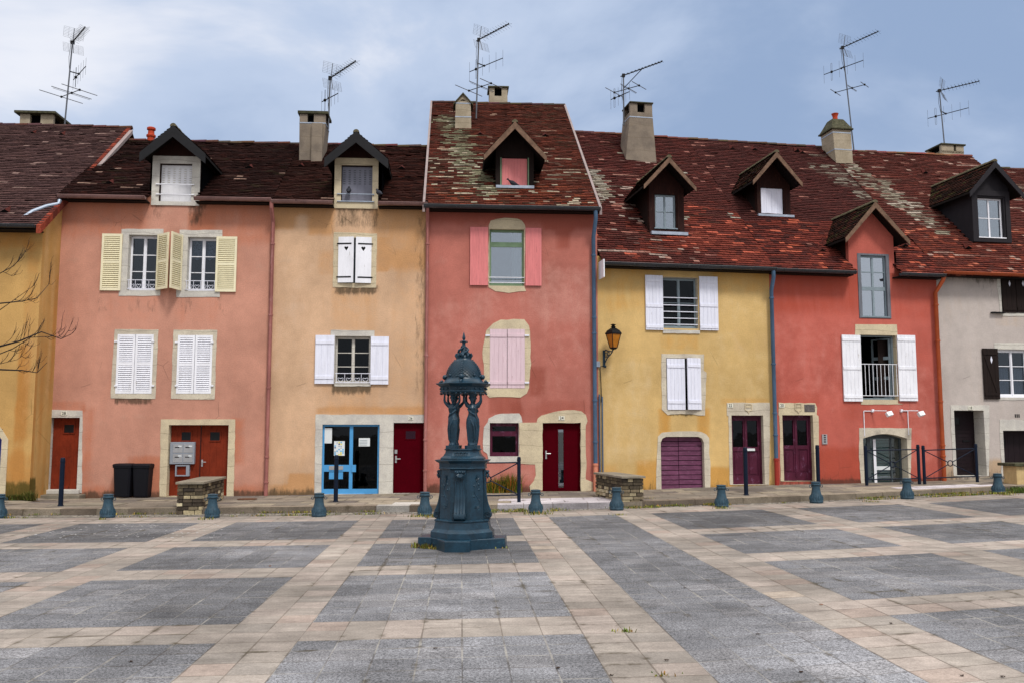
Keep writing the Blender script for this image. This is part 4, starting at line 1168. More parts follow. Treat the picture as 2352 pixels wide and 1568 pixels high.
w5 = window(H, (1124, 1203.5, 527, 657), 1, 1, 'green', .10, 'glass_sky', [(1122,527),(1122,518),(1127,508),(1140,503),(1160,501),(1188,502),(1198,507),(1206,516),(1208,527),(1204,657),(1208,668),(1190,671),(1168,672.6),(1138,670),(1121,660)], 'stone_y', transom=.74, rough=.012, seed=7,
    curtain=[(.66,.95,.05,.98,'curtain')])
shutter(H, w5, (1079.5, 1121, 523, 656), 'plank', 'pink', boards=8, battens=())
shutter(H, w5, (1206.5, 1243.5, 525, 657), 'plank', 'pink', boards=7, battens=())
railing(H, (1126, 1202, 638, 650), w5, 'white', 'two')
# shuttered window with rough stone surround
r = H.rect(1125, 1205.5, 756, 890.6); H.holes.append(r)
wo = MB().box(r[0], r[1], .085, .10, r[2], r[3]).build('window', M['room'], H.root)
surround(H, H.poly([(1112,780),(1118,760),(1132,742),(1150,735),(1180,732),(1203,735),(1216,748),(1219,790),(1219,850),(1216,890),(1210,903),(1195,911),(1160,912),(1125,911),(1113,903),(1110,885),(1112,850),(1108,810)]), r, M['stone_y'], wo, .1, seed=8, rough=.02)
xm = 1164.5
shutter(H, wo, (1125, xm, 756, 890.6), 'plank', 'palepink', boards=4, battens=(.09,.89), y=.012); shutter(H, wo, (xm + .8, 1205.5, 756, 890.6), 'plank', 'palepink', boards=4, battens=(.09,.89), y=.012)
hm = MB()
for qx in (1120, 1210):
    for qy in (770.5, 878): s_, z_ = H.P(qx, qy); hm.box(s_ - .06, s_ + .06, -.05, -.02, z_ - .02, z_ + .02)
hm.build('hinge', M['white_old'], wo)
# small ground floor window
w6 = window(H, (1125, 1191.5, 970.4, 1047), 1, 1, 'purple2', .13, 'glass_dark', [(1119.5,970),(1122,960),(1138,951),(1165,948),(1192,949),(1198,955),(1200,969),(1192,970),(1192,1047),(1192,1062),(1124,1061),(1119,1040),(1110,1035),(1109,1000),(1111,980),(1119,970)], 'stone_w', transom=.68, fw=.05, seed=9, rough=.012)
m = MB().slab(rough_outline(H.poly([(1192.4,970),(1246,970),(1246,1124),(1232,1128),(1218,1127),(1216,1115),(1226,1104),(1231,1090),(1229,1066),(1192.4,1063)]), .008, .15, random.Random(5)), [], -.012, .02)
m.build('stone_quoins', M['stone_y'], H.root)
rdoor = H.rect(1246.6, 1334, 969.9, 1127.9); H.holes.append(rdoor)
x0, x1, z0, z1 = rdoor; a = H.rect(1282.3, 1294.6, 985.5, 1119, .12)
fd = MB().slab(rpoly(x0, x1, z0, z1), [rpoly(*a)], .12, .17).build('front_door', M['red_door'], H.root)
MB().slab(rpoly(a[0]-.035, a[1]+.035, a[2]-.035, a[3]+.035), [rpoly(*a)], .11, .119).build('glazing_bead', M['red_door'], fd)
MB().box(a[0]-.01, a[1]+.01, .14, .146, a[2]-.01, a[3]+.01).build('pane', glass('door_glass', .22, (.2,.2,.22)), fd)
MB().slab([(x0,z0),(x0+.045,z0),(x0+.045,z1-.045),(x1-.045,z1-.045),(x1-.045,z0),(x1,z0),(x1,z1),(x0,z1)], [], .09, .119).build('door_frame', M['red_door'], fd)
a = H.rect(1253.5, 1257, 1034, 1053); hm = MB().box(a[0], a[1], .10, .119, a[2], a[3]); hm.tube(((a[0]+a[1])/2,.10,(a[2]+a[3])/2+.03),((a[0]+a[1])/2,.06,(a[2]+a[3])/2+.03),.01,n=6); hm.tube(((a[0]+a[1])/2,.06,(a[2]+a[3])/2+.03),((a[0]+a[1])/2+.12,.06,(a[2]+a[3])/2+.03),.012,n=6); hm.build('handle', M['steel'], fd)
sd = MB().slab(rough_outline(H.poly([(1246.6,970),(1233,969),(1235,960),(1243,953),(1262,947),(1290,942),(1318,940.5),(1335,944),(1346,952),(1349,966),(1345,976),(1345,1025),(1347,1060),(1345,1100),(1361,1106),(1361,1125),(1346,1127),(1334,1128),(1334,969.9),(1290,969.9)]), .010, .15, random.Random(6)), [], -.012, .18).build('stone_surround', M['stone_y'], fd)
number(H, '24', (1283, 1296.3, 954.5, 963.8), fd)
a = H.rect(1240, 1345, 1127, 1131); MB().box(a[0], a[1], -.12, -.002, a[2]-.1, a[3]).build('doorstep', M['step'], fd)
H.wall(P24)
H.gable(.0, P24, 'L'); H.gable(H.w, P24, 'R')
def inn(rec, loc):
    dshut(rec, loc, 'pink', 'plank', 4, .04)
    m = MB()
    for xx in (rec['x0'] - .035, rec['x1'] + .0): m.box(xx, xx + .035, rec['yf'] - .015, rec['yf'] + .02, rec['z0'], rec['z1'])
    loc(m); m.build('window_frame', M['green'], rec['D'])
    m = MB().box(rec['b0'], rec['b1'], rec['yf'] - .12, rec['yf'] - .006, rec['zb'] - .05, rec['zb'] + .03); loc(m); m.build('sill', M['flash'], rec['D'])
dormer(H, (1182.8,281), (1113,356), (1254,358), (1139,1226,431), (1152,1212,363,429.5), .55, 14, 'bargewood', 'darkwood', inner=inn, tiles=True, colf=col_mossy, label='dormer with pink shutter under a wide gable')
build_roof(H, -.10, H.w + .02, col_24, dormer_skip(H), 13, rcol=C(80,66,60))
# pale verge strips
for x in (-.12, H.w + .04):
    m = MB(); yb = H.dr; t = .032
    for (ya, za, yb_, zb_) in ((H.ye - .08, H.roofz(H.ye - .08), H.dr, H.zr), (H.dr, H.zr, 2*H.dr, H.zr - H.slope * H.dr)):
        q = [(x - t, ya, za - .14), (x + t, ya, za - .14), (x + t, ya, za + .05), (x - t, ya, za + .05)]
        r_ = [(x - t, yb_, zb_ - .14), (x + t, yb_, zb_ - .14), (x + t, yb_, zb_ + .05), (x - t, yb_, zb_ + .05)]
        m.loft([q, r_])
    m.build('verge', M['verge'], H.root)
gutter(H, -.12, H.w + .03, M['gutter_dark'], r=.085)
xp = H.P(1364, 800)[0]; zt = H.ze - .05
pipe(H, [(xp + .02, H.ye - .05, zt), (xp + .02, H.ye - .05, zt - .25), (xp, -.10, zt - .7), (xp, -.10, .72)], .055, M['pipe_blue'], rings=(zt-1.2, zt-2.9, 4.2, 2.4, 1.3))
pipe(H, [(xp, -.10, .74), (xp, -.10, -.05)], .062, M['pipe_salmon'], name='pipe_foot', rings=(.70,))
chimney(H, (1045, 1082.5, 297), (1047, 1081, 232), .62, 'conc_lt', None, band=(.42,.90), capover=0)
_, inf = H.root, None
cdp = H.hit(1064, 297).y
# gabled top of the first chimney
x0, zt_ = H.P(1044, 237, cdp); x1, _ = H.P(1084, 237, cdp); xp_, zp_ = H.P(1063.5, 216, cdp)
x0i, x1i = x0 + .03, x1 - .03
cg = MB(); n_ = 8; arch = [(xp_ + .11 * math.cos(math.pi * k / 8), zt_ + .02 + .11 * math.sin(math.pi * k / 8)) for k in range(9)]
cg.slab([(x0i, zt_ + .0), (x1i, zt_ + .0), (xp_, zp_ - .02)], [arch], cdp - .002, cdp + .12)
cgo = cg.build('chimney_gable', M['conc_lt'], H.root)
MB().box(x0i + .1, x1i - .1, cdp + .13, cdp + .5, zt_ - .02, zt_ + .25).build('flue', M['room'], cgo)
mm_ = MB(); e = .05
for sx, k in ((x0, 1), (x1, -1)):
    q = [(sx - k*.04, cdp - .06, zt_ - .03), (xp_, cdp - .06, zp_ + .03), (xp_, cdp + .66, zp_ + .03), (sx - k*.04, cdp + .66, zt_ - .03)]
    b_ = [(a, b, c - .05) for a, b, c in q]
    if k < 0: q, b_ = q[::-1], b_[::-1]
    mm_.poly(q); mm_.poly(b_[::-1]); [mm_.poly((q[i], b_[i], b_[(i+1)%4], q[(i+1)%4])) for i in range(4)]
mm_.build('cap', M['moss'], cgo)
chimney(H, (1124, 1166, 236), (1124.5, 1165, 202), .7, 'conc_lt', 'moss', slit=(.28,.68), yf=7.3, flash=False, capover=.06)
m = MB(); rg = random.Random(3)

# ================================================================== number 22: yellow house
H = House('yellow_house', 'yellow house numbered 22 with purple garage boards and a red roof with two dormers', LINE_R, 1373.7, 1771, 1118)
H22 = H
H.setroof(-.35, (1650, 612), 6.0, (1620, 321))
H.stain(0, 1376, 1480, 622, 690, .6, .45); H.stain(0, 1650, 1770, 625, 660, .4, .5); H.stain(0, 1520, 1532, 945, 990, .2, .9); H.stain(0, 1608, 1622, 945, 1005, .2, .9); H.stain(0, 1470, 1510, 1065, 1120, .25, .9); H.stain(0, 1632, 1672, 1080, 1120, .2, .95)
H.stain(1, 1540, 1612, 943, 950, .1, .9); H.stain(0, 1376, 1410, 1070, 1110, .2, .5); H.stain(2, 1376, 1480, 850, 1050, .8, .38); H.stain(2, 1640, 1760, 700, 920, .7, .3); H.stain(0, 1520, 1600, 772, 800, .15, .5); H.stain(0, 1660, 1765, 915, 925, .12, .55); H.stain(0, 1690, 1765, 760, 800, .3,.3)
w7 = window(H, (1523, 1603, 637.7, 754), 2, 2, 'bluegrey', .15, 'glass_dark', None, seed=9, curtain=None)
shutter(H, w7, (1481.5, 1522, 633, 758), 'plank', 'white_old', boards=5, battens=(.06,.44,.90))
shutter(H, w7, (1605.5, 1648, 636, 759), 'plank', 'white_old', boards=5, battens=(.06,.46,.90))
x0, x1, _, _ = H.rect(1523, 1603, 637, 754); m = MB()
for i, py in enumerate((684, 701, 716, 731, 745)): z = H.P(1562, py)[1]; m.tube((x0, .04, z), (x1, .04, z), .014, n=6)
m.build('security_bars', M['white_old'], w7)
a = H.rect(1522, 1607, 758, 766); MB().slab(rough_outline(rpoly(*a), .006, .1), [], -.03, .02).build('sill', M['stone_w'], w7)
r = H.rect(1530.5, 1609, 822, 940); H.holes.append(r)
wo = MB().box(r[0], r[1], .14, .15, r[2], r[3]).build('window', M['room'], H.root)
surround(H, H.poly([(1519,812),(1617,813),(1616,850),(1622,855),(1619,953),(1604,953),(1590,950),(1540,950),(1534,952),(1520,940),(1519,870)]), r, M['stone'], wo, .15, seed=10)
shutter(H, wo, (1531.5, 1573, 823, 940), 'plank', 'white_old', boards=5, battens=(.15,.85), y=-.002)
shutter(H, wo, (1575, 1609, 822, 940), 'plank', 'white_old', hinge='R', ang=R(14), boards=4, width=.44, battens=(.15,.85), y=-.002)
# garage, rounded corners
r = H.rect(1518, 1617.5, 1002, 1124); H.holes.append(r)
x0, x1, z0, z1 = r
gg = MB(); n = 11; hh = (z1 - z0) / n; xm = x0 + (x1 - x0) * .455
for i in range(n):
    gg.box(x0, xm - .012, .14, .18, z0 + i*hh + .012, z0 + (i+1)*hh - .006); gg.box(xm + .002, x1, .134, .18, z0 + i*hh + .016, z0 + (i+1)*hh - .002)
gg.box(x0, x1, .155, .19, z0, z1, 1)
go = gg.build('garage_door', [M['purple'], M['room']], H.root)
hole = [(x0, z0), (x1, z0), (x1, z1 - .16), (x1 - .05, z1 - .05), (x1 - .15, z1), (x0 + .15, z1), (x0 + .05, z1 - .05), (x0, z1 - .16)]
surround(H, H.poly([(1507,1124),(1508,1050),(1511,1002),(1520,992),(1560,989),(1610,990),(1622,996),(1629,1005),(1628,1040),(1631,1060),(1631,1124)]), hole, M['stone'], go, .2, seed=13)
def panel_door(H, px, mat, d=.16, name='front_door', handle_x=None):
    r = H.rect(*px); H.holes.append(r); x0, x1, z0, z1 = r; xm = (x0+x1)/2; h = z1-z0
    o = MB().slab(rpoly(x0, x1, z0, z1), [rpoly(x0+.10, xm-.06, z0+h*.54, z1-.14), rpoly(xm+.06, x1-.10, z0+h*.54, z1-.14), rpoly(x0+.10, xm-.06, z0+.22, z0+h*.48), rpoly(xm+.06, x1-.10, z0+.22, z0+h*.48)], d, d+.05).build(name, M[mat], H.root)
    MB().box(x0+.05, x1-.05, d+.03, d+.036, z0+h*.5, z1-.08).build('pane', M['glass_dark'], o)
    m = MB()
    for a, b in ((x0+.10, xm-.06), (xm+.06, x1-.10)): m.box(a-.02, b+.02, d+.022, d+.04, z0+.2, z0+h*.5); m.box(a+.05, b-.05, d+.008, d+.021, z0+.28, z0+h*.46)
    m.box(xm-.018, xm+.018, d-.02, d-.001, z0+.1, z1-.05)
    m.build('door_panel', M[mat], o)
    m = MB().slab([(x0,z0),(x0+.05,z0),(x0+.05,z1-.05),(x1-.05,z1-.05),(x1-.05,z0),(x1,z0),(x1,z1),(x0,z1)], [], d-.03, d-.001); m.build('door_frame', M[mat], o)
    return o
def crest(H, px, parent):
    a = H.rect(*px); x0, x1, z0, z1 = a; xm = (x0+x1)/2; h = z1-z0
    o = [(x0,z0+h*.35),(xm-.03,z0+.06),(xm,z0),(xm+.03,z0+.06),(x1,z0+h*.35),(x1,z1),(x0,z1)]
    i_ = [(x0+.025,z0+h*.38),(xm,z0+.07),(x1-.025,z0+h*.38),(x1-.025,z1-.025),(x0+.025,z1-.025)]
    m = MB().slab(o, [i_], -.03, -.013); m.box(x0+.04, x1-.04, -.026, -.0135, z0+h*.6, z0+h*.8)
    return m.build('carved_shield', M['stone_y'], parent)
d22 = panel_door(H, (1681.5, 1754.5, 953, 1111.7), 'purple2')
surround(H, H.poly([(1669,924),(1768,924),(1768,1000),(1766,1112),(1676,1112),(1673,955),(1669,953)]), H.rect(1681.5, 1754.5, 953, 1111.7), M['stone'], d22, .24, seed=14)
crest(H, (1710,1727,926,949), d22); number(H, '22', (1670.5, 1682.7, 926.3, 934.8), d22)
a = H.rect(1718, 1739, 1029, 1034.5); MB().box(a[0], a[1], .13, .139, a[2], a[3]).build('letter_slot', M['paper'], d22)
H.wall(P22)
def inn(rec, loc):
    dwin(rec, loc, 2, 2, 'bluegrey', 'glass_sky')
    m = MB().box(rec['b0'] + .02, rec['b1'] + .06, rec['yf'] - .14, rec['yf'] - .006, rec['zb'] - .06, rec['zb'] + .03); loc(m); m.build('sill', M['flash'], rec['D'])
    m = MB().box(rec['x1'] + .03, rec['x1'] + .10, rec['yf'] - .03, rec['yf'] - .005, rec['z0'], rec['z1']); loc(m); m.build('shutter', M['brownwood'], rec['D'])
dormer(H, (1536.6,362), (1480,426), (1597,428), (1491,1571,537), (1504.5,1553,447,527), .55, 11, 'bargewood', 'brownwood', inner=inn, colf=col_mossy, seed=21, label='dormer with four light window beside the chimney')
def inn(rec, loc):
    dshut(rec, loc, 'white_old', 'plank', 4, .04)
    m = MB().box(rec['b0'] - .02, rec['b1'] + .06, rec['yf'] - .12, rec['yf'] - .006, rec['zb'] - .05, rec['zb'] + .02); loc(m); m.build('sill', M['flash'], rec['D'])
dormer(H, (1783.4,350), (1730.5,416), (1841,418), (1739,1815,496), (1748,1799.5,432,494.5), .55, 11, 'bargewood', 'brownwood', inner=inn, colf=col_mossy, seed=22, label='dormer with a whitewashed plank shutter')
R22 = H.ze; z20 = None
_t = House('tmp_frame', 'x', LINE_R, 1771, 2158, 1105); _t.setroof(-.35, (1900, 622), 6.0, (1850, 326)); d2220 = (_t.ze + _t.O.z) - (H.ze + H.O.z); d2220r = (_t.zr + _t.O.z) - (H.zr + H.O.z); bpy.data.objects.remove(_t.root)
build_roof(H, .05, H.w - .0, col_22, dormer_skip(H), 14, rcol=C(104,70,66), dR=d2220)
gutter(H, .05, H.w, M['gutter_dark'], r=.08)
m = MB().box(.03, .06, H.ye - .16, .0, H.ze - .42, H.ze + .06).build('barge_end', M['white'], H.root)
xp = H.P(1772.5, 800)[0] - .02; zt = H.ze - .05
pipe(H, [(xp - .06, H.ye - .05, zt), (xp - .06, H.ye - .05, zt - .2), (xp, -.12, zt - .55), (xp, -.12, .75)], .055, M['pipe_blue'], rings=(zt-.75, zt-2.6, 2.0, 1.4))
pipe(H, [(xp, -.12, .77), (xp, -.12, -.1)], .06, M['pipe_red'], name='pipe_foot', rings=(.73,))
ch, inf = chimney(H, (1437, 1508, 372), (1449, 1496.5, 237), .8, 'conc', 'moss', slit=(.33,.66), band=(.76,), capth=.05)
H.chim = inf
# thin twin cables / conduit left of the yellow house
xc = H.P(1378, 1000)[0]
m = MB(); m.path([(xc - .02, -.05, H.P(1378, 905)[1]), (xc - .02, -.05, -.02)], .018, 6); m.path([(xc + .06, -.05, H.P(1378, 910)[1]), (xc + .06, -.05, -.02)], .018, 6); m.build('conduit', M['pipe_blue'], H.root)

# ================================================================== number 20: red house
H = House('red_house', 'orange red house numbered 20 with a gabled wall dormer above an arched shop window', LINE_R, 1771, 2158, 1105)
H20 = H
H.setroof(-.35, (1900, 622), 6.0, (1850, 326)); H.zr += (d2220 - d2220r); H.slope = (H.zr - H.ze) / (H.dr - H.ye)
H.stain(0, 1778, 1965, 630, 700, .6, .7); H.stain(0, 2060, 2155, 640, 720, .5, .5); H.stain(0, 1875, 1975, 1040, 1105, .4, .95); H.stain(0, 1780, 1880, 905, 925, .2, .6); H.stain(2, 1790, 1950, 760, 900, .9, .35); H.stain(2, 2070, 2150, 850, 1050, .6, .4); H.stain(1, 1870, 2160, 1103, 1112, .1, .5)
H.stain(0, 1940, 1990, 920, 960, .25, .5); H.stain(0, 2095, 2130, 760, 1000, .3, .3)
d20 = panel_door(H, (1798.5, 1869, 952.4, 1104), 'purple2')
surround(H, H.poly([(1788,924),(1872,925),(1876,935),(1875,952),(1880,955),(1882,1104),(1793,1104),(1790,955),(1788,952)]), H.rect(1798.5, 1869, 952.4, 1104), M['stone_y'], d20, .24, seed=15)
crest(H, (1825,1841,925,949), d20); number(H, '20', (1789, 1801, 926, 934.8), d20)
a = H.rect(1847, 1871, 928, 945); pl = MB().box(a[0], a[1], -.02, -.013, a[2], a[3]).build('plaque', painted('dark_slate_plaque', C(92,86,84), .7, .3, 20), d20)
m = MB(); rg = random.Random(8)
a_ = H.rect(1887.5, 1899, 996.4, 1019); ic = MB().box(a_[0], a_[1], -.03, -.001, a_[2], a_[3]).build('intercom', M['steel'], H.root)
m = MB(); W_ = a_[1]-a_[0]
for k in range(4): m.box(a_[0]+W_*.3, a_[0]+W_*.7, -.036, -.031, a_[2]+.05+k*.06, a_[2]+.08+k*.06)
m.build('button', M['black'], ic)
# middle window, casement standing open
r = H.rect(1976.5, 2060, 769.6, 917); H.holes.append(r); x0, x1, z0, z1 = r
wf = MB().slab(rpoly(x0, x1, z0, z1), [rpoly(x0+.04, x1-.05, z0+.05, z1-.04)], .14, .20).build('window', M['bluegrey'], H.root)
k = MB(); lw = (x1-x0)*.5; hh = z1-z0-.12
k.slab(rpoly(0, lw, 0, hh), [rpoly(.05, lw-.05, .05+hh*i/3+.0, hh*(i+1)/3-.04) for i in range(3)], 0, .035, back=True)
k.xform(Matrix.Translation((x1-.06, .19, z0+.06)) @ Matrix.Rotation(R(180-62), 4, 'Z'))
k.build('open_casement', M['bluegrey'], wf)
MB().box(x1-.35, x1-.03, .36, .37, z0+.1, z1-.1).build('curtain', M['darkwood'], wf)
surround(H, H.poly([(1964,745),(2060,745.5),(2061,770),(2058,771),(2062,925),(2075,928),(1977,928),(1976,921),(1976,770),(1964,769)]), r, M['stone_y'], wf, .2, seed=16)
shutter(H, wf, (1934, 1977, 769.6, 920.8), 'plank', 'white', boards=5, battens=(.07,.5,.93))
shutter(H, wf, (2061, 2103, 770, 920), 'plank', 'white', boards=5, battens=(.07,.5,.93))
railing(H, (1978, 2059, 836, 908), wf, 'white', 'bars', y=-.02, bars=9)
# arched shop window
r = H.rect(1983.5, 2084.7, 995.5, 1112); H.holes.append(r); x0, x1, z0, z1 = r; xm = (x0+x1)/2; rise = .13
arch = [(x0, z0), (x1, z0)] + [(x1 - (x1-x0)*t/10, z1 - rise + rise*math.sin(math.pi*t/10)) for t in range(11)]
sh = MB(); dp = .28
sh.slab(arch, [rpoly(x0+.04, x0+.30, z0+.06, z1-rise), rpoly(x0+.40, x1-.34, z0+.06, z1-rise), rpoly(x1-.30, x1-.06, z0+.06, z1-rise)], dp, dp+.05)
sho = sh.build('shop_window', M['greysheet'], H.root)
MB().box(x0, x1, dp+.02, dp+.026, z0, z1).build('pane', glass('shop_glass', .14, (.6,.72,.72)), sho)
bl = MB(); nb = 15
for i in range(nb): zz = z0 + (z1-z0)*i/nb; bl.box(x0+.02, x1-.35, dp+.07, dp+.085, zz+.012, zz+(z1-z0)/nb)
bl.build('blind', painted('pale_teal_blind', C(120,150,146), .7, .1), sho)
a = H.rect(2013.4, 2044, 1069.5, 1078, dp); MB().box(a[0], a[1], dp-.01, dp-.001, a[2], a[3]).build('sign', M['paper'], sho)
a = H.rect(2006.5, 2012.5, 1003, 1112, dp); MB().box(a[0], a[1], dp-.012, dp-.001, a[2], a[3]-.06).build('door_post', M['white'], sho)
arc = [(x0, z0), (x1, z0)] + [(x1 - (x1-x0)*t/10, z1 - rise + rise*math.sin(math.pi*t/10)) for t in range(11)]
surround(H, H.poly([(1973,982),(2093,982),(2093,1000),(2091,1110),(1985,1112),(1978,1112),(1973,1050)]), arc, M['stone'], sho, .34, seed=17)
H.wall(P20)
# spot lamps above the shop
for i, (x, xa, xe, ye_) in enumerate(((1983, 1983, 2020, 857), (2084, 2066, 2094, 856))):
    cx, zc = H.P(x, 945)[0], H.P(x, 943)[1]
    o = empty('wall_spotlight', H.W(cx, 0, zc), H.ang)
    tag(o, ['small white spotlight on a bracket over the shop window, nearer the door numbered 20', 'small white spotlight on a bracket over the shop window, beside the orange drainpipe'][i], 'spotlight', 'spotlights over the arched shop window')
    xs = [H.P(q, 945)[0] - cx for q in ((1984, 2003, 2018) if i == 0 else (2084, 2069, 2090))]
    z_low = H.P(x, 1001 if i == 0 else 998)[1] - zc
    m = MB(); m.tube((0, -.02, 0), (0, -.02, z_low), .012, n=6); m.tube((0, -.02, 0), (xs[1], -.02, .0), .012, n=6); m.build('conduit', M['white'], o)
    m = MB(); m.box(xs[1] - .03, xs[1] + .03, -.06, 0, -.03, .05); m.tube((xs[1], -.05, .01), (xs[2], -.38, .0), .014, n=6); m.build('bracket', M['white'], o)
    m = MB(); m.box(-.09, .09, -.05, .05, -.10, .03); m.xform(Matrix.Translation((xs[2] + .04, -.42, -.06)) @ Matrix.Rotation(R(-28), 4, 'X') @ Matrix.Rotation(R(-14), 4, 'Y')); m.build('lamp_head', M['white_pvc'], o, bevel=.01)
# gabled wall dormer
def inn(rec, loc):
    x0, x1, z0, z1 = rec['x0'], rec['x1'], rec['z0'], rec['z1']
    g_ = .1; m = MB().slab(rpoly(x0, x1, z0, z1), [rpoly(x0+g_, x1-g_, z0+.02, z1-.05)], -.02, .06, back=False); loc(m); m.build('window_surround', M['greywood'], rec['D'])
    holes = []; a, b = x0+g_, x1-g_; W_ = (b-a)/2; zm = z0 + (z1-z0)*.46
    for l in range(2):
        for (c, d, n_) in ((z0+.06, zm-.04, 1), (zm+.04, z1-.09, 2)):
            for k in range(n_): holes.append(rpoly(a+l*W_+.03, a+(l+1)*W_-.03, c+(d-c)*k/n_+.012, c+(d-c)*(k+1)/n_-.012))
    m = MB().slab(rpoly(a, b, z0+.02, z1-.05), holes, .05, .09); m.box(a-.05, b+.05, -.03, .05, z0+.02, z0+.05); loc(m); m.build('window_frame', M['bluegrey'], rec['D'])
    m = MB().box(a, b, .07, .076, z0+.03, z1-.06); loc(m); m.build('pane', glass('gable_glass', .42, (.5,.5,.5)), rec['D'])
rd_ = H.rect(1971, 2043.5, 583.7, 731)
H.holes.append((rd_[0], rd_[1], rd_[2], rd_[3]))
o_wall = [q for q in bpy.data.objects if q.name.startswith('wall') and q.parent == H.root][0]
bpy.data.objects.remove(o_wall)
H.wall(P20)
rec = dormer(H, (2009.5,465), (1943,549), (2087,549), (1949,2053,627), (1971,2043.5,583.7,731), .40, 12, 'bargewood', P20, inner=inn, colf=col_mossy, wall_dormer=True, seed=23, sidemat='brownwood', label='gabled wall dormer in orange red render with a tall grey window')
m = MB()
far = rec
build_roof(H, -.0, H.w, col_20, dormer_skip(H), 15, rcol=C(92,72,64))
gutter(H, 0, H.P(1965, 622, -.4)[0], M['gutter_dark'], r=.08); gutter(H, H.P(2068, 625, -.4)[0], H.w - .01, M['gutter_dark'], r=.08)
xp = H.P(2158, 850)[0]; zt = H.ze - .05
pipe(H, [(xp + .02, H.ye - .02, zt), (xp - .02, H.ye - .02, zt - .12), (xp - .10, -.12, zt - .45), (xp - .10, -.12, -.05)], .06, M['pipe_orange'], rings=(zt-.8, 4.0, 2.25, 1.0, .7))
ch, inf = chimney(H, (1921, 1959.5, 378), (1912, 1954, 297), .8, 'conc_lt', 'moss', band=(.42,.9), hoodcap=True)
H.chim = inf
bx0, bx1, tx0, tx1, zb, zt, yf = inf
def ringz(z, k): return [(tx0 - .04 + k*(tx1-tx0)*.30, yf - .04 + k*.3, z), (tx1 + .04 - k*(tx1-tx0)*.30, yf - .04 + k*.3, z), (tx1 + .04 - k*(tx1-tx0)*.30, yf + .84 - k*.3, z), (tx0 - .04 + k*(tx1-tx0)*.30, yf + .84 - k*.3, z)]
m = MB().loft([ringz(zt + .062, 0), ringz(zt + .22, .35), ringz(zt + .44, .8), ringz(zt + .47, .9)]).build('hood', M['moss'], ch)
xm = (tx0 + tx1) / 2
MB().lathe([(.08,0),(.09,.12),(.08,.15),(.12,.26),(.13,.28),(.11,.29)], (xm, yf + .4, zt + .44), 12).build('chimney_pot', M['terracotta'], ch, smooth='auto')

# ================================================================== number 18: grey house
H = House('grey_house', 'pale grey rendered house numbered 18 at the right edge, with dark brown shutters', LINE_R, 2158, 2560, 1091)
H18 = H
best = None
for i in range(120):
    dr_ = 4.0 + i * .025; H.setroof(-.35, (2250, 627), dr_, (2110, 352)); e_ = abs(H.slope - H20.slope)
    if best is None or e_ < best[0]: best = (e_, dr_)
H.setroof(-.35, (2250, 627), best[1], (2110, 352)); dz18 = (H20.ze + H20.O.z) - (H.ze + H.O.z)
H.stain(0, 2272, 2300, 1060, 1090, .2, .8); H.stain(0, 2165, 2190, 1070, 1095, .2, .7); H.stain(1, 2160, 2352, 636, 640, .2, .5); H.stain(0, 2290, 2352, 722, 745, .2, .4); H.stain(1, 2250, 2352, 640, 700, .3, .3)
r = H.rect(2299, 2362, 633, 719); H.holes.append(r)
wo = MB().box(r[0], r[1], .10, .11, r[2], r[3]).build('window', M['room'], H.root)
m_ = shutter(H, wo, (2300, 2332, 634, 719), 'plank', 'darkwood', boards=3, battens=(.1,), y=.0); shutter(H, wo, (2333, 2362, 634, 719), 'plank', 'darkwood', boards=3, battens=(.1,), y=.0)
m = MB()
for qx in (2316.5, 2347.5): s_, z_ = H.P(qx, 652); m.slab([(s_, z_-.09), (s_+.035, z_), (s_, z_+.09), (s_-.035, z_)], [], -.045, -.034)
m.build('diamond_cutout', M['white_old'], wo)
surround(H, H.poly([(2290,627),(2372,627),(2372,727),(2303,727),(2296,719),(2294,690),(2290,660)]), r, M['stone_w'], wo, .12, seed=18)
a = H.rect(2274, 2304, 717.5, 720.5); MB().box(a[0], a[1], -.1, -.02, a[2], a[3]).build('shutter_bar', M['iron'], wo)
w8 = window(H, (2294, 2364, 802, 912), 2, 3, 'white', .10, 'glass', [(2283,787),(2380,787),(2380,801),(2374,801),(2374,918),(2289,918),(2290,801),(2283,801)], 'stone_w', curtain=[(.05,.48,.04,.62,'curtain'),(.52,.95,.04,.62,'curtain')], seed=19, fw=.05)
shutter(H, w8, (2256.5, 2292, 800, 916), 'z', 'darkwood', boards=4, battens=(.10,.90))
s_, z_ = H.P(2274, 826); MB().slab([(s_, z_-.11), (s_+.035, z_), (s_, z_+.11), (s_-.035, z_)], [], -.060, -.053).build('diamond_cutout', M['white_old'], w8)
d18 = board_door(H, (2194, 2262.5, 941.6, 1091.8), 'purpledark', .42, 17, True, win=[(2206,2225,957,973)], name='front_door')
surround(H, H.poly([(2182,930),(2272,930),(2271,1092),(2190,1092),(2185,1000)]), H.rect(2194, 2262.5, 941.6, 1091.8), M['stone_w'], d18, .46, seed=20)
number(H, '18', (2223, 2233, 932, 939.7), d18)
a = H.rect(2211, 2226, 1010, 1013.5, .42); MB().box(a[0], a[1], .40, .415, a[2], a[3]).build('letter_slot', M['black'], d18)
v = H.rect(2330, 2342.5, 950, 958); m = MB()
for i in range(3): m.box(v[0] + (v[1]-v[0])*i/3 + .01, v[0] + (v[1]-v[0])*(i+1)/3 - .01, -.004, -.001, v[2], v[3])
m.build('air_vent', M['black'], H.root)
c18 = board_door(H, (2306, 2400, 988, 1094.5), 'purpledark', .30, 7, name='cellar_door', win=[(2311,2326,1006,1024)])
surround(H, H.poly([(2295,963),(2412,963),(2412,1094),(2300,1094),(2297,1000)]), H.rect(2306, 2400, 988, 1094.5), M['stone_w'], c18, .34, seed=24, rough=.015)
H.wall(P18)
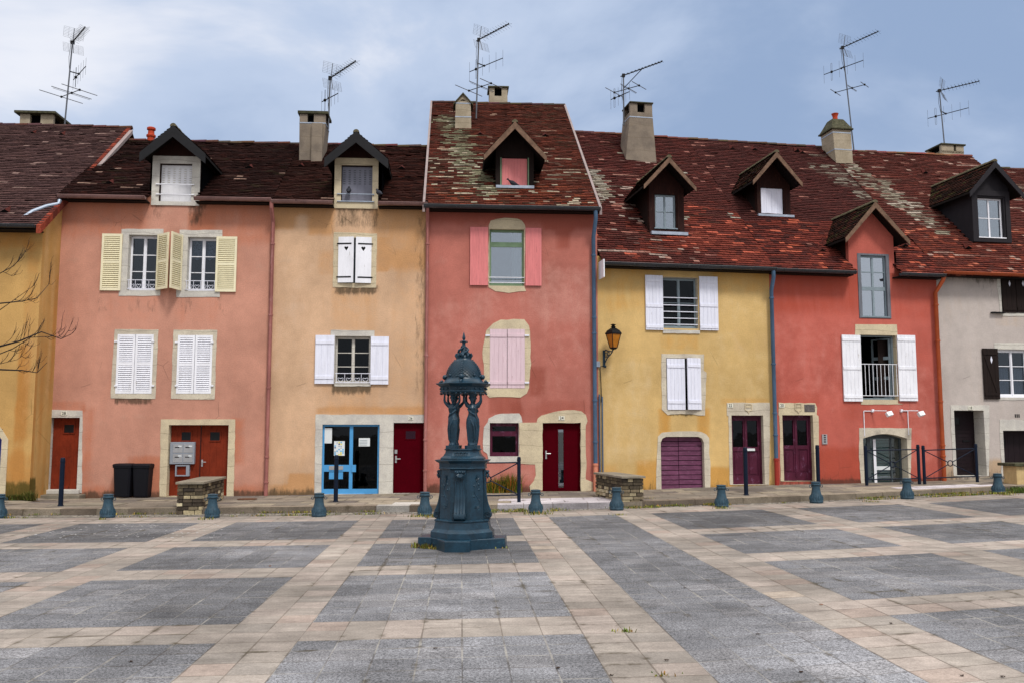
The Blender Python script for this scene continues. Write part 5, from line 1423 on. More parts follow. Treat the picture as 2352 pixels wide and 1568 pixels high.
def inn(rec, loc):
    dwin(rec, loc, 2, 2, 'white', 'glass_sky', .10)
    m = MB(); x0, x1, z0, z1 = rec['x0'], rec['x1'], rec['z0'], rec['z1']; b0, b1 = rec['b0'], rec['b1']
    m.slab(rpoly(b0, b1, rec['zb'], z1 + .22), [rpoly(x0-.05, x1+.05, z0-.02, z1+.05)], rec['yf'] - .04, rec['yf'] - .006); loc(m); m.build('window_surround', M['blackwood'], rec['D'])
dormer(H, (2284.4,371), (2228,441), (2350,445), (2232,2319,557), (2247,2306,455,548), .28, 13, 'blackwood', 'blackwood', inner=inn, colf=col_mossy, seed=24, sidemat='blackwood', label='large dormer with white casement and mossy tiled gable')
build_roof(H, .0, H.w, col_18, dormer_skip(H), 16, rcol=C(122,78,66), dL=dz18)
gutter(H, .0, H.w, M['pipe_orange'], r=.075)
H.gable(H.w, P18, 'R')
ch, inf = chimney(H, (2163, 2214, 354), (2163, 2214, 333), .9, 'conc_lt', 'moss', slit=(.55,.66), yf=H18.dr + .4, flash=False)
H.chim = inf
# neighbour beyond number 18: only its ridge shows
H = House('neighbouring_house', 'low tiled roof of the next house just visible beyond the large dormer', LINE_R, 2561, 3000, 1091)
H.setroof(-.35, (2700, 650), H18.dr, (2330, 389))
H.wall(P18, step=.5); build_roof(H, -.0, H.w, col_18, None, 17)
# ================================================================== far left ochre house
H = House('ochre_house', 'ochre yellow house at the left edge under a dark brown regular tiled roof', LINE_Y, -330, 82, 1146)
HY = H; H.w = (H28.O - H.O).dot(H.ex) + .012
H.setroof(-.42, (20, 517), 5.3, (160, 290))
r_ = H.rect(-60, 1.5, 985, 1150); H.holes.append(r_)
H.stain(1, 14, 80, 1120, 1150, .3, 1.2); H.stain(0, 20, 70, 1060, 1140, .4, .6); H.stain(0, 58, 80, 560, 1000, .2, .5); H.stain(0, 42, 54, 800, 1090, .14, .75); H.stain(0, 0, 60, 530, 560, .3, .6); H.stain(2, 60, 80, 700, 1000, .2, .4)
x0, x1, z0, z1 = r_
do = MB().box(x0, x1, .14, .18, z0, z1).build('front_door', painted('royal_blue_paint', C(40,50,130), .5), H.root)
arc = [(x0, z0), (x1, z0)] + [(x1 - (x1-x0)*t/10, z1 - .25 + .25*math.sin(math.pi*t/10)) for t in range(11)]
oarc = [(x0-.25, z0), (x1+.15, z0)] + [((x0-.25) + (x1-x0+.40)*(1 - t/10), z1 - .25 + .52*math.sin(math.pi*t/10)) for t in range(11)]
MB().slab(oarc, [arc], -.02, .2).build('stone_surround', M['stone_y'], do)
H.wall(PY, x0=H.w - 4.2)
# return wall to the neighbour
m = MB(); n1_, n2_ = 12, 60; zt = H.roofz(0) - .08
dy = (H28.O - H.O).dot(H.ey) + .002
for i in range(n1_):
    for k in range(n2_):
        ya, yb = dy*i/n1_, dy*(i+1)/n1_; za, zb_ = -.4 + (zt+1.0+.4)*k/n2_, -.4 + (zt+1.0+.4)*(k+1)/n2_
        if za > H.roofz(ya) - .12: continue
        m.poly(((H.w, ya, za), (H.w, yb, za), (H.w, yb, zb_), (H.w, ya, zb_)))
HYw = H.w
def st_side(v):
    n = mn.noise(Vector((v[1]*5, v[2]*.25, 3)))
    return (max(0, min(1, .35 + n * .9)), 1.1 if v[2] < .5 and v[1] < .3 else (.3 if v[2] < .3 else 0), max(0, .2 - n))
m.build('return_wall', PY, H.root, attr=st_side)
build_roof(H, H.w - 4.6, H.w + .13, col_left, None, 18, row=.115, rcol=C(84, 60, 58))
# verge tiles stepping up the gable edge
m = MB(); n = 46; x = H.w + .13; rg = random.Random(2)
for i in range(n):
    y0_ = H.ye - .05 + (H.dr - H.ye) * i / n; y1_ = H.ye - .05 + (H.dr - H.ye) * (i + 1) / n
    z0_ = H.roofz(y0_) + .03; z1_ = H.roofz(y1_) + .015; c = pick(rg, [(C(120,56,44),2),(C(96,48,40),2),(C(140,66,50),1)])
    k = len(m.v)
    q = [(x - .09, y0_, z0_ - .2), (x + .02, y0_, z0_ - .2), (x + .02, y0_, z0_ + .012), (x - .09, y0_, z0_ + .012)]
    r2_ = [(x - .09, y1_, z1_ - .2), (x + .02, y1_, z1_ - .2), (x + .02, y1_, z1_ - .004), (x - .09, y1_, z1_ - .004)]
    st = len(m.f); m.loft([q, r2_]); 
    for j in range(st, len(m.f)): m.c[j] = (*c, 1)
    m.hasc = True
m.build('verge_tiles', M['tile'], H.root)
# white flashing along the neighbour's roof
m = MB(); pts = []
for i in range(2): y_ = (2.2, 5.1)[i]; pts.append((x + .06, y_, H.roofz(y_) - .02))
q = [(pts[0][0] - .04, pts[0][1], pts[0][2]-.1), (pts[0][0] + .07, pts[0][1], pts[0][2]-.1), (pts[0][0] + .07, pts[0][1], pts[0][2]+.02), (pts[0][0] - .04, pts[0][1], pts[0][2]+.02)]
r3 = [(a, pts[1][1], c + pts[1][2] - pts[0][2]) for a, b, c in q]
MB().loft([q, r3]).build('flashing', M['verge'], H.root)
gutter(H, H.w - 4.6, H.w + .02, M['gutter_dark'], r=.07)
ch, inf = chimney(H, (45, 122, 300), (45, 122, 262), 1.6, 'conc_lt', 'moss', slit=(.3,.62), yf=5.6, flash=False, capover=.12, capth=.08)
HY.chim = inf

def vents(H, pts):
    for x, y in pts:
        p = H.hit(x, y); m = MB(); s_ = H.slope; w_, h_, l_ = .13, .075, .30
        a = [(p.x - w_, p.y, p.z + .02), (p.x, p.y, p.z + .03 + h_), (p.x + w_, p.y, p.z + .02), (p.x, p.y + l_, p.z + l_ * s_ + .03)]
        m.poly((a[0], a[1], a[3]), 0, (*C(70, 34, 30), 1)); m.poly((a[1], a[2], a[3]), 0, (*C(70, 34, 30), 1)); m.poly((a[0], a[2], a[1]), 0, (*C(8, 6, 6), 1))
        m.build('roof_vent', M['tile'], H.roofobj)
vents(H28, ((572, 388), (250, 424))); vents(H26, ((690, 385), (922, 390))); vents(H24, ((1103, 312), (1253, 315)))
vents(H22, ((1683, 345), (1734, 347), (1832, 350))); vents(H20, ((1844, 354), (1894, 354), (1900, 567), (1890, 580))); vents(H18, ((2080, 568), (2216, 405), (2127, 400), (2226, 573)))
vents(HY, ((74, 310), (140, 313), (10, 490)))
# ================================================================== ground
def uvmesh(name, quads, mat, kind='structure', parent=None):
    """quads: (4 points, rgba, 4 uvs)"""
    me = bpy.data.meshes.new(name); vs = []; fs = []; cols = []; uvs = []
    for pts, c, uv in quads:
        n = len(vs); vs += [tuple(p) for p in pts]; fs.append((n, n+1, n+2, n+3)); cols += list(c) * 4
        for q in uv: uvs += q
    me.from_pydata(vs, [], fs); me.materials.append(mat)
    ca = me.color_attributes.new('tint', 'FLOAT_COLOR', 'CORNER'); ca.data.foreach_set('color', cols)
    ul = me.uv_layers.new(name='uv'); ul.data.foreach_set('uv', uvs)
    me.update(); o = bpy.data.objects.new(name, me); COL.objects.link(o)
    if parent: o.parent = parent
    if kind: o['kind'] = kind
    return o
BEND = ([-50, 1.77, 3.95, 6.5, 7.3, 10, 13, 30], [0, 0, .45, .96, 1.12, 1.62, 2.2, 5.4])
def bend(u): return interp(u, *BEND)
def uv2w(u, v):
    v = v + bend(u); X = (u - .0566 * v) / 1.0032; Y = (v + .0566 * u) / 1.0032
    return Vector((X, Y, gz(X)))
bands_u = [(-17.4,-16.7),(-14.3,-13.6),(-11.2,-10.5),(-8.12,-7.45),(-5.13,-4.43),(-2.03,-1.36),(1.05,1.77),(3.18,3.95),(6.47,7.3),(9.8,10.55),(13.0,13.7),(16.2,16.9)]
bands_v = [(-2.4,-1.7),(.95,1.65),(4.35,5.05),(7.79,8.54),(11.23,12.0),(14.36,15.13),(18.21,19.45)]
def cuts(lo, hi, bands, nb, nk):
    out = []; pos = lo
    for a, b in bands:
        if a > pos:
            n = max(1, round((a - pos) / nk)); out += [(pos + (a-pos)*i/n, pos + (a-pos)*(i+1)/n, False) for i in range(n)]
        n = max(1, round((b - a) / nb)); out += [(a + (b-a)*i/n, a + (b-a)*(i+1)/n, True) for i in range(n)]
        pos = b
    n = max(1, round((hi - pos) / nk))
    if hi - pos > .05: out += [(pos + (hi-pos)*i/n, pos + (hi-pos)*(i+1)/n, False) for i in range(n)]
    return out
rg = random.Random(21)
UC = cuts(-18.5, 19.5, bands_u, .36, .35); VC = cuts(-3.0, 19.45, bands_v, .36, .34)
q = []
for (u0, u1, bu) in UC:
    wide = 1.76 < (u0 + u1) / 2 < 3.19
    for (v0, v1, bv) in VC:
        vm = (v0 + v1) / 2; top = vm > 18.2
        beige = bu or (bv and not wide) or top
        p = patch(Vector(((u0+u1)/2, vm, 0)), .35, 4)
        if beige:
            c = pick(rg, [(C(160,150,141),4),(C(155,146,137),3),(C(166,154,145),2),(C(160,145,135),1.5),(C(150,142,134),1)])
            k = .66 + .36 * p; k *= rg.uniform(.94, 1.06)
            if rg.random() < .006: c = C(180,166,152)
            a = 0.0
        else:
            c = pick(rg, [(C(116,116,119),4),(C(112,112,115),3),(C(120,119,121),2),(C(108,108,111),1)])
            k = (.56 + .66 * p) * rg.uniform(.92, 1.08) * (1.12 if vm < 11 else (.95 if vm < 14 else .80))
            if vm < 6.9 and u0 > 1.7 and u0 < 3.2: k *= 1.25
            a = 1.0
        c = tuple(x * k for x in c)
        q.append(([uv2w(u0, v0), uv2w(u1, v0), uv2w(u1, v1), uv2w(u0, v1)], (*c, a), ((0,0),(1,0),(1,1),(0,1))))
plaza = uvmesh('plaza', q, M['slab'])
# big sheet that carries everything out to the horizon
m = MB()
for i in range(-20, 20):
    x0, x1 = i * 2.0, i * 2.0 + 2
    m.poly(((x0, -30, gz(x0) - .035), (x1, -30, gz(x1) - .035), (x1, 60, gz(x1) - .035), (x0, 60, gz(x0) - .035)))
for a in ((-600, -40), (40, 600)): m.poly(((a[0], -30, gz(a[0]) - .035), (a[1], -30, gz(a[1]) - .035), (a[1], 60, gz(a[1]) - .035), (a[0], 60, gz(a[0]) - .035)))
m.poly(((-600, 60, -.05), (600, 60, -.05), (600, 900, -.05), (-600, 900, -.05))); m.poly(((-600, -600, -.05), (600, -600, -.05), (600, -30, -.05), (-600, -30, -.05)))
tag(m.build('ground', painted('worn_asphalt', C(105,100,94), .95, .15, 2, bump=.4)), kind='structure')

# kerb, cobbled gutter and pavement
KX = [-16, -13.4, -10.6, -7.9, -6, -3.8, 0, 2.1, 3.2, 5.2, 7.2, 9.45, 11.2, 14, 18, 24]
KY = [19.3, 19.5, 19.72, 19.9, 20.1, 20.12, 20.05, 20.32, 20.6, 21.2, 21.75, 22.45, 22.95, 23.7, 24.9, 26.6]
def kerbY(x): return (interp(x - .5, KX, KY) + interp(x, KX, KY) + interp(x + .5, KX, KY)) / 3
back = []
for px, py, ln in [(-300,1146,LINE_Y),(0,1146,LINE_Y),(82,1146,LINE_Y),(110,1139,LINE_L),(340,1141,LINE_L),(610,1137,LINE_L),(980,1131,LINE_L),(1370,1127,LINE_L),(1500,1123,LINE_R),(1780,1112,LINE_R),(1960,1109,LINE_R),(2166,1103,LINE_R),(2270,1094,LINE_R),(2400,1090,LINE_R),(2700,1080,LINE_R),(3100,1070,LINE_R)]:
    x, z = ln.P(px, py); W_ = ln.W(x, 0, z); back.append((W_.x, W_.y, z))
back.sort()
BX = [b[0] for b in back]; BY = [b[1] for b in back]; BZ = [b[2] for b in back]
def sidewalk(x, t):
    """t=0 kerb edge .. 1 wall"""
    y0, z0 = kerbY(x), gz(x) + .115; y1, z1 = interp(x, BX, BY) + .06, interp(x, BX, BZ)
    e = t ** 1.25
    if t == 0: z0 = z0
    return Vector((x + (.0) , y0 + (y1 - y0) * t, z0 + (z1 - z0) * t))
def pave_z(X, Y):
    y0 = kerbY(X); y1 = interp(X, BX, BY) + .06; t = (Y - y0) / (y1 - y0)
    return sidewalk(X, max(0, min(1, t))).z
def pave_at(px, py):
    r = ray(px, py); z = .2
    for _ in range(40):
        t = (z - CAMZ) / r.z; z = z * .5 + .5 * pave_z(r.x * t, r.y * t)
    t = (z - CAMZ) / r.z
    return Vector((r.x * t, r.y * t, z))
WH1 = (ground_at(1118,1162,.12).x, ground_at(1388,1160,.12).x); WH2 = (ground_at(2080,1122,.12).x, ground_at(2310,1118,.12).x)
q = []; kq = []; x = -16.0; rg = random.Random(5)
while x < 24:
    dx = rg.uniform(.55, .8); x1 = min(24, x + dx); ts = [.0, .10, .26, .42, .58, .74, .88, 1.0]
    for i in range(len(ts) - 1):
        t0, t1 = ts[i], ts[i+1]
        sh = .3 * (i % 2)
        white = (WH1[0] < x + .2 < WH1[1] and i < 3) or (WH2[0] < x + .2 < WH2[1] and i in (1, 2))
        c = pick(rg, [(C(136,126,114),3),(C(124,116,106),3),(C(146,136,120),2),(C(112,104,98),1.5)])
        if i == 0: c = pick(rg, [(C(150,138,122),2),(C(136,124,110),2),(C(120,108,96),1)])
        if white: c = pick(rg, [(C(190,184,188),3),(C(180,174,178),2)])
        elif i < 2 and -3.6 < x < -2.6: c = C(176,172,166)
        xa, xb = (x, x1) if i == 0 else (x + sh, x1 + sh)
        q.append(([sidewalk(xa, t0), sidewalk(xb, t0), sidewalk(xb, t1), sidewalk(xa, t1)], (*c, 0.25), ((0,0),(1,0),(1,1),(0,1))))
        if i == 0:
            a, b = sidewalk(x, 0), sidewalk(x1, 0); dn = Vector((0, -.02, -.16)); dark = tuple(v * .62 for v in c)  # kerb face darker than its top, its shade painted into the tint
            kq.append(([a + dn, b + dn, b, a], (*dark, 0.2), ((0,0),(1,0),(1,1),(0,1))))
    x = x1
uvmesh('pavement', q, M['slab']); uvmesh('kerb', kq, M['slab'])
n = NT('cobbles', .9, .25)
vd = n.voro(9, 'DISTANCE_TO_EDGE', (1, 1.5, 1)); vc = n.voro(9, 'F1', (1, 1.5, 1), 'Color')
cc = n.mix(n.sep(vc)[0], C(112,106,102), C(158,150,138)); cc = n.mix(n.range(vd, .02, .09), C(62,58,46), cc)
cc = n.mix(n.range(n.noise(1.2, 5, .7), .55, .68, 0, .6), cc, C(74,72,40))
n.color(cc).bump(n.range(vd, .0, .2), .8, .02)
m = MB(); x = -16.0
while x < 24:
    x1 = x + .5
    def pe(xx):
        u = xx
        for _ in range(8): w_ = uv2w(u, 19.45); u += xx - w_.x
        return uv2w(u, 19.45)
    a, b = pe(x), pe(x1); ka, kb = Vector((x, kerbY(x) - .015, gz(x) - .02)), Vector((x1, kerbY(x1) - .015, gz(x1) - .02))
    ma, mb_ = (a + ka) / 2 - Vector((0, 0, .03)), (b + kb) / 2 - Vector((0, 0, .03))
    m.poly((a - Vector((0,0,.004)), b - Vector((0,0,.004)), mb_, ma)); m.poly((ma, mb_, kb, ka)); x = x1
tag(m.build('gutter_cobbles', n.mat), kind='structure')

# ================================================================== fountain
base = ground_at(1063, 1267.5)
fy = base.y + .66; fk = fy / 13.97; FC = Vector((-.7575 * fk, fy, CAMZ * (1 - fk)))
Fm = M['cast']
ft = empty('drinking_fountain', FC, R(-4)); ft.scale = (fk, fk, fk); tag(ft, 'tall blue green cast iron fountain with four caryatids holding up a scaled dome', 'fountain')
K = .00681
def oct_(f, w_, z): return [(w_,-f,z),(f,-w_,z),(f,w_,z),(w_,f,z),(-w_,f,z),(-f,w_,z),(-f,-w_,z),(-w_,-f,z)]
def octa(levels, name, parent=ft, w0=None):
    m = MB(); m.loft([oct_(f, w_ if w_ else f * .414, z) for z, f, w_ in levels]); return m.build(name, Fm, parent, bevel=.004)
# cross-shaped plinth
m = MB(); a, w_, h = .665, .185, .20
cr = []
for k in range(4):
    rot = Matrix.Rotation(R(90 * k), 2)
    for p in ((-w_, -a), (w_, -a), (w_, -.47), (.30, -.375)):
        v = rot @ Vector(p); cr.append((v.x, v.y))
m.loft([[(x, y, -.05) for x, y in cr], [(x, y, h - .012) for x, y in cr], [(x * .985, y * .985, h) for x, y in cr]]); m.build('plinth', Fm, ft, bevel=.006)
octa([(.20,.475,.17),(.285,.475,.17),(.30,.46,.165),(.325,.435,.16),(.335,.425,.16),(.44,.405,.155),(.445,.42,.16),(.465,.42,.16),(.475,.37,.155)], 'base_moulding')
octa([(.47,.335,.155),(1.24,.315,.15)], 'pedestal')
octa([(1.22,.335,.155),(1.24,.36,.16),(1.255,.35,.16),(1.32,.355,.16),(1.335,.385,.17),(1.36,.415,.18),(1.368,.415,.18),(1.372,.34,.155)], 'cornice')
octa([(1.372,.335,.15),(1.395,.335,.15),(1.40,.325,.15),(1.43,.29,.14),(1.47,.265,.135),(1.51,.255,.13),(1.517,.275,.14),(1.535,.275,.14),(1.538,.20,.12)], 'upper_pedestal')
# corner consoles with scrolls, bead cord and shell
def console():
    m = MB(); pr = [(.0,1.22),(-.03,1.215),(-.045,1.17),(-.03,1.12),(-.02,1.0),(-.026,.86),(-.045,.74),(-.075,.64),(-.105,.585),(-.125,.545),(-.122,.505),(-.095,.478),(-.05,.476),(.0,.478)]
    rings = [[(x, -.325 + y - (.0), z) for y, z in pr] for x in (-.082, .082)]
    k = len(m.v); m.loft(rings)
    for s_ in (-1, 1):   # scroll discs on the flanks
        pts = []
        for t in range(22): an = t * .45; r_ = .052 * (1 - t / 26); pts.append((s_ * .088, -.325 - .068 + r_ * math.cos(an), .532 + r_ * math.sin(an)))
        m.path(pts, .007, 5)
        m.tube((s_ * .072, -.345, .50), (s_ * .072, -.345, 1.16), .010, n=6)
    for t in range(34):
        z = 1.08 - t * .0165; y = -.325 + interp(-z, [-1.12,-1.0,-.86,-.74,-.64,-.585,-.5], [-.03,-.02,-.026,-.045,-.075,-.105,-.125]) - .004
        m.ball((0, y, z), .009, 6)
    for s_ in (-.045, .045): m.path([(s_, -.325 + interp(-z, [-1.12,-1.0,-.86,-.74,-.64,-.585,-.5], [-.03,-.02,-.026,-.045,-.075,-.105,-.125]) - .002, z) for z in [1.08 - .05*i for i in range(11)]], .009, 5)
    for i in range(7):   # shell
        a = R(-60 + 20 * i); m.path([(0, -.375, 1.175), (.05*math.sin(a), -.392, 1.165-.05*math.cos(a)), (.078*math.sin(a), -.376, 1.165-.085*math.cos(a))], [.008,.017,.009], 6)
    for s_ in (-1, 1): m.ball((s_ * .038, -.382, 1.185), .024, 8); m.ball((s_ * .07, -.372, 1.19), .016, 8)
    m.ball((0, -.385, 1.19), .02, 8)
    return m
c0 = console().build('console', Fm, ft, smooth='auto')
for k in (1, 2, 3):
    c = c0.copy(); COL.objects.link(c); c.rotation_euler = (0, 0, R(90 * k))
# reliefs on the oblique faces
def relief():
    m = MB(); y = -.3345
    pts = [(.055*math.sin(t*.5+.6)*(1-.02*t), y, .66 + .031*t) for t in range(14)]
    m.path(pts, [.012*(1-.035*i) for i in range(14)], 6)
    for i in range(5): a = R(-70 + 35*i); m.path([(.0, y, .64), (.05*math.sin(a), y - .012, .64+.05*math.cos(a)*.9)], [.014,.004], 6); m.path([(.01, y, 1.07), (.01+.05*math.sin(a*.7), y - .01, 1.07+.075*math.cos(a))], [.011,.003], 6)
    for p in ((.05,.76),(-.05,.82),(.045,.92),(-.045,.98),(.04,1.0),(0,.66),(.0,1.06)): m.ball((p[0], y, p[1]), .02, 8, (1,.6,1))
    for s_ in (-1, 1): m.tube((s_ * .115, y + .006, .50), (s_ * .110, y + .012, 1.19), .006, n=5)
    return m
r0 = relief().build('relief_ornament', Fm, ft, smooth='auto'); r0.rotation_euler = (0, 0, R(45))
for k in (1, 2, 3): c = r0.copy(); COL.objects.link(c); c.rotation_euler = (0, 0, R(45 + 90 * k))
m = MB()
for i in range(7):
    xx = -.09 + .03 * i; m.ball((xx, -.275, 1.475 + (.008 if i % 2 else 0)), .013, 6); m.path([(xx, -.285, 1.465), (xx * .9, -.305, 1.42)], [.008, .004], 5)
m.build('relief_ornament', Fm, ft, smooth='auto')
# caryatids
def caryatid():
    m = MB(); N_ = 28
    lv = [(0,.062,.058,.0,.0),(.015,.066,.062,.0,.0),(.05,.055,.052,.002,.0),(.12,.062,.056,.006,-.004),(.20,.070,.060,.012,-.008),(.28,.078,.066,.014,-.006),(.36,.086,.072,.010,.0),(.41,.084,.07,.006,.002),(.46,.068,.058,.0,.0),(.50,.060,.052,-.004,0),(.54,.068,.060,-.006,-.004),(.575,.074,.062,-.006,-.006),(.605,.078,.05,-.004,0),(.625,.055,.038,-.002,0),(.64,.026,.026,0,0),(.665,.022,.023,0,0)]
    rings = []
    for z, rx, ry, cx, cy in lv:
        ring = []
        for j in range(N_):
            t = 2*math.pi*j/N_
            f = 1 + (.075 * math.sin(7*t + z*9) * (1 if z < .45 else .2) + .035 * math.sin(13*t - z*14) * (1 if z < .58 else 0))
            ring.append((cx + rx*f*math.cos(t), cy + ry*f*math.sin(t), z))
        rings.append(ring)
    m.loft(rings)
    # bust, girdle sash, hanging drape
    for s_ in (-1, 1): m.ball((s_*.030 - .006, -.048, .572), .026, 10)
    m.path([(-.07,-.02,.43),(-.03,-.068,.475),(.02,-.072,.50),(.06,-.04,.535),(.07,.0,.56)], [.014,.018,.016,.015,.012], 6)
    m.path([(.055,-.045,.40),(.075,-.03,.30),(.07,-.03,.20),(.062,-.03,.10),(.05,-.03,.03)], [.02,.024,.02,.018,.016], 6)
    m.path([(.03,-.06,.40),(-.02,-.078,.30),(-.035,-.075,.18),(-.03,-.06,.06)], [.016,.018,.016,.012], 6)
    m.path([(-.05,-.04,.40),(-.072,-.03,.25),(-.055,-.03,.08)], [.014,.016,.012], 6)
    for s_ in (-1, 1): m.path([(s_*.028,-.03,.012),(s_*.032,-.085,.010)], [.02,.012], 6)
    # head with hair, nose, chin
    m.ball((0, -.006, .712), .042, 14, (.86,.98,1.2)); m.ball((0, .014, .728), .043, 12, (1.02,1.0,1.0)); m.ball((0, .05, .715), .024, 10)
    m.ball((0, -.047, .706), .008, 6, (.8,1,1.6)); m.ball((0, -.038, .677), .014, 8); m.ball((0, -.043, .690), .009, 6, (1.4,.7,.5))
    for s_ in (-1, 1): m.ball((s_*.016, -.040, .722), .009, 6, (1.3,.6,.8)); m.ball((s_*.040, .0, .735), .018, 8)
    m.loft([[ (r_*math.cos(2*math.pi*j/12), r_*math.sin(2*math.pi*j/12), z) for j in range(12)] for z, r_ in ((.748,.04),(.765,.046),(.775,.062),(.79,.07),(.805,.072))])
    # arms raised to the cornice
    for s_ in (-1, 1):
        k = 1.0 if s_ < 0 else .86
        m.path([(s_*.05,0,.600),(s_*.082,-.004,.612),(s_*.118*k,-.012,.645),(s_*.142*k,-.016,.672),(s_*.150*k,-.018,.70),(s_*.148*k,-.018,.745),(s_*.146*k,-.016,.782)], [.030,.031,.026,.022,.021,.018,.013], 10)
        for i in range(4): m.path([(s_*(.146*k) + (i-1.5)*.009, -.018, .778), (s_*(.146*k) + (i-1.5)*.011, -.028, .800), (s_*(.146*k)+(i-1.5)*.011, -.022, .812)], [.0065,.0058,.005], 6)
        m.path([(s_*(.146*k)-s_*.012, -.012, .775), (s_*(.146*k)-s_*.026, -.022, .793)], [.007,.0055], 6)
    return m
cy = caryatid().build('caryatid', Fm, ft, smooth=True)
rm = cy.modifiers.new('remesh', 'REMESH'); rm.mode = 'VOXEL'; rm.voxel_size = .0045; rm.use_smooth_shade = True
cs = .147
for i, (sx, sy, rz) in enumerate(((-1,-1,-14),(1,-1,14),(-1,1,194),(1,1,166))):
    c = cy if i == 0 else cy.copy()
    if i: COL.objects.link(c)
    c.scale = (.9, .9, 1)
    c.location = (sx * cs, sy * cs, 1.585); c.rotation_euler = (0, 0, R(rz))
    if sx > 0: c.scale = (-.9, .9, 1)
pl0 = None
for sx, sy in ((-1,-1),(1,-1),(-1,1),(1,1)):
    mm = MB().loft([[(x*1.0, y, z) for x, y in ((.10,-.06),(.10,.06),(.06,.10),(-.06,.10),(-.10,.06),(-.10,-.06),(-.06,-.10),(.06,-.10))] for z in (1.534, 1.588)])
    o = mm.build('figure_base', Fm, ft, bevel=.004); o.location = (sx*cs, sy*cs, 0)
# entablature ring and dome
octa([(2.385,.30,.155),(2.40,.335,.16),(2.41,.35,.165),(2.425,.35,.165),(2.43,.335,.16),(2.49,.345,.16),(2.495,.36,.165),(2.51,.375,.175),(2.53,.41,.185),(2.54,.412,.185),(2.545,.39,.175)], 'entablature')
m = MB(); 
for k in range(8):
    a = R(45 * k); r_ = .352 if k % 2 == 0 else .357
    for off in ((-.07, 0, .07) if k % 2 == 0 else (-.05, .05)):
        p = Matrix.Rotation(a, 3, 'Z') @ Vector((off, -r_, 2.46)); m.ball(p, .019, 7)
        p = Matrix.Rotation(a, 3, 'Z') @ Vector((off, -r_ + .0, 2.385)); m.ball(p, .016, 6)
m.build('rosettes', Fm, ft, smooth='auto')
m = MB().lathe([(.38,2.545),(.345,2.555),(.315,2.57),(.29,2.60),(.275,2.615),(.272,2.63),(.258,2.633),(.255,2.66),(.25,2.70),(.238,2.75),(.216,2.80),(.185,2.845),(.15,2.885),(.125,2.915),(.12,2.93)], n=40); m.build('dome', Fm, ft, smooth='auto')
prof = [(2.64,.258),(2.66,.256),(2.70,.251),(2.75,.239),(2.80,.217),(2.845,.186),(2.885,.151),(2.915,.126)]
m = MB(); nrow = 11
for r_ in range(nrow):
    z1 = 2.90 - (2.90 - 2.65) * r_ / (nrow - 1)
    for k in range(28):
        a = 2*math.pi*(k + .5*(r_ % 2)) / 28; wa = math.pi/28 * .96; pts = []
        for (da, dz, lift) in ((-1,.012,.001),(-.85,-.010,.009),(-.45,-.021,.015),(0,-.025,.017),(.45,-.021,.015),(.85,-.010,.009),(1,.012,.001)):
            z = z1 + dz; rr = interp(z, [p[0] for p in prof], [p[1] for p in prof]) + lift
            pts.append((rr*math.cos(a+da*wa), rr*math.sin(a+da*wa), z))
        m.poly(pts)
m.build('dome_scales', Fm, ft)
m = MB()
for k in range(4):
    a = R(90 * k - 90)
    def pol(r_, z): return (r_*math.cos(a), r_*math.sin(a), z)
    for i in range(8):
        z = 2.70 + .030 * i; rr = interp(z, [p[0] for p in prof], [p[1] for p in prof]); m.ball(pol(rr + .012, z), .018 - .0008*i, 7)
    m.path([pol(interp(z, [p[0] for p in prof], [p[1] for p in prof]) + .004, z) for z in [2.64+.03*i for i in range(10)]], .013, 6)
    m.ball(pol(.295, 2.645), .041, 12); m.ball(pol(.262, 2.66), .03, 8); m.ball(pol(.345, 2.575), .027, 9); m.ball(pol(.375, 2.562), .018, 8)
    t = Vector((-math.sin(a), math.cos(a), 0))
    for s_ in (-1, 1):
        for i in range(3): m.ball(Vector(pol(.26, 2.652)) + t * s_ * (.03 + .022*i), .016 - .003*i, 7)
    a2 = a + R(45); m.ball((.262*math.cos(a2), .262*math.sin(a2), 2.665), .022, 8); m.ball((.258*math.cos(a2), .258*math.sin(a2), 2.70), .013, 7)
m.build('rib_ornament', Fm, ft, smooth='auto')
m = MB().lathe([(.115,2.92),(.12,2.94),(.085,2.955),(.07,3.0),(.05,3.05),(.04,3.09),(.03,3.12),(.026,3.17),(.03,3.185),(.062,3.20),(.06,3.208),(.022,3.215),(.014,3.225),(.026,3.245),(.027,3.26),(.018,3.29),(.009,3.33),(.002,3.352)], n=18)
for k in range(8):
    a = R(45 * k); c_, s_ = math.cos(a), math.sin(a); e = 1 if k % 2 == 0 else .85
    m.path([(.07*c_,.07*s_,2.95),(.105*e*c_,.105*e*s_,2.955),(.125*e*c_,.125*e*s_,2.985),(.115*e*c_,.115*e*s_,3.01),(.095*e*c_,.095*e*s_,3.0)], [.02,.026,.022,.018,.012], 7)
for k in range(3):   # twisted tails
    pts = []; rr_ = []
    for i in range(13):
        t = i/12; a = R(120*k + 190*t); q_ = .085*(1-t*.72) + (.022*math.sin(t*math.pi)); pts.append((q_*math.cos(a), q_*math.sin(a), 2.99 + .15*t)); rr_.append(.026*(1-t*.65))
    m.path(pts, rr_, 8); a = R(120*k + 60); m.ball((.075*math.cos(a), .075*math.sin(a), 3.075), .016, 6, (1.4,1.4,.6))
for k in range(6): a = R(60*k); m.ball((.052*math.cos(a), .052*math.sin(a), 3.198), .012, 6)
m.build('finial', Fm, ft, smooth='auto')

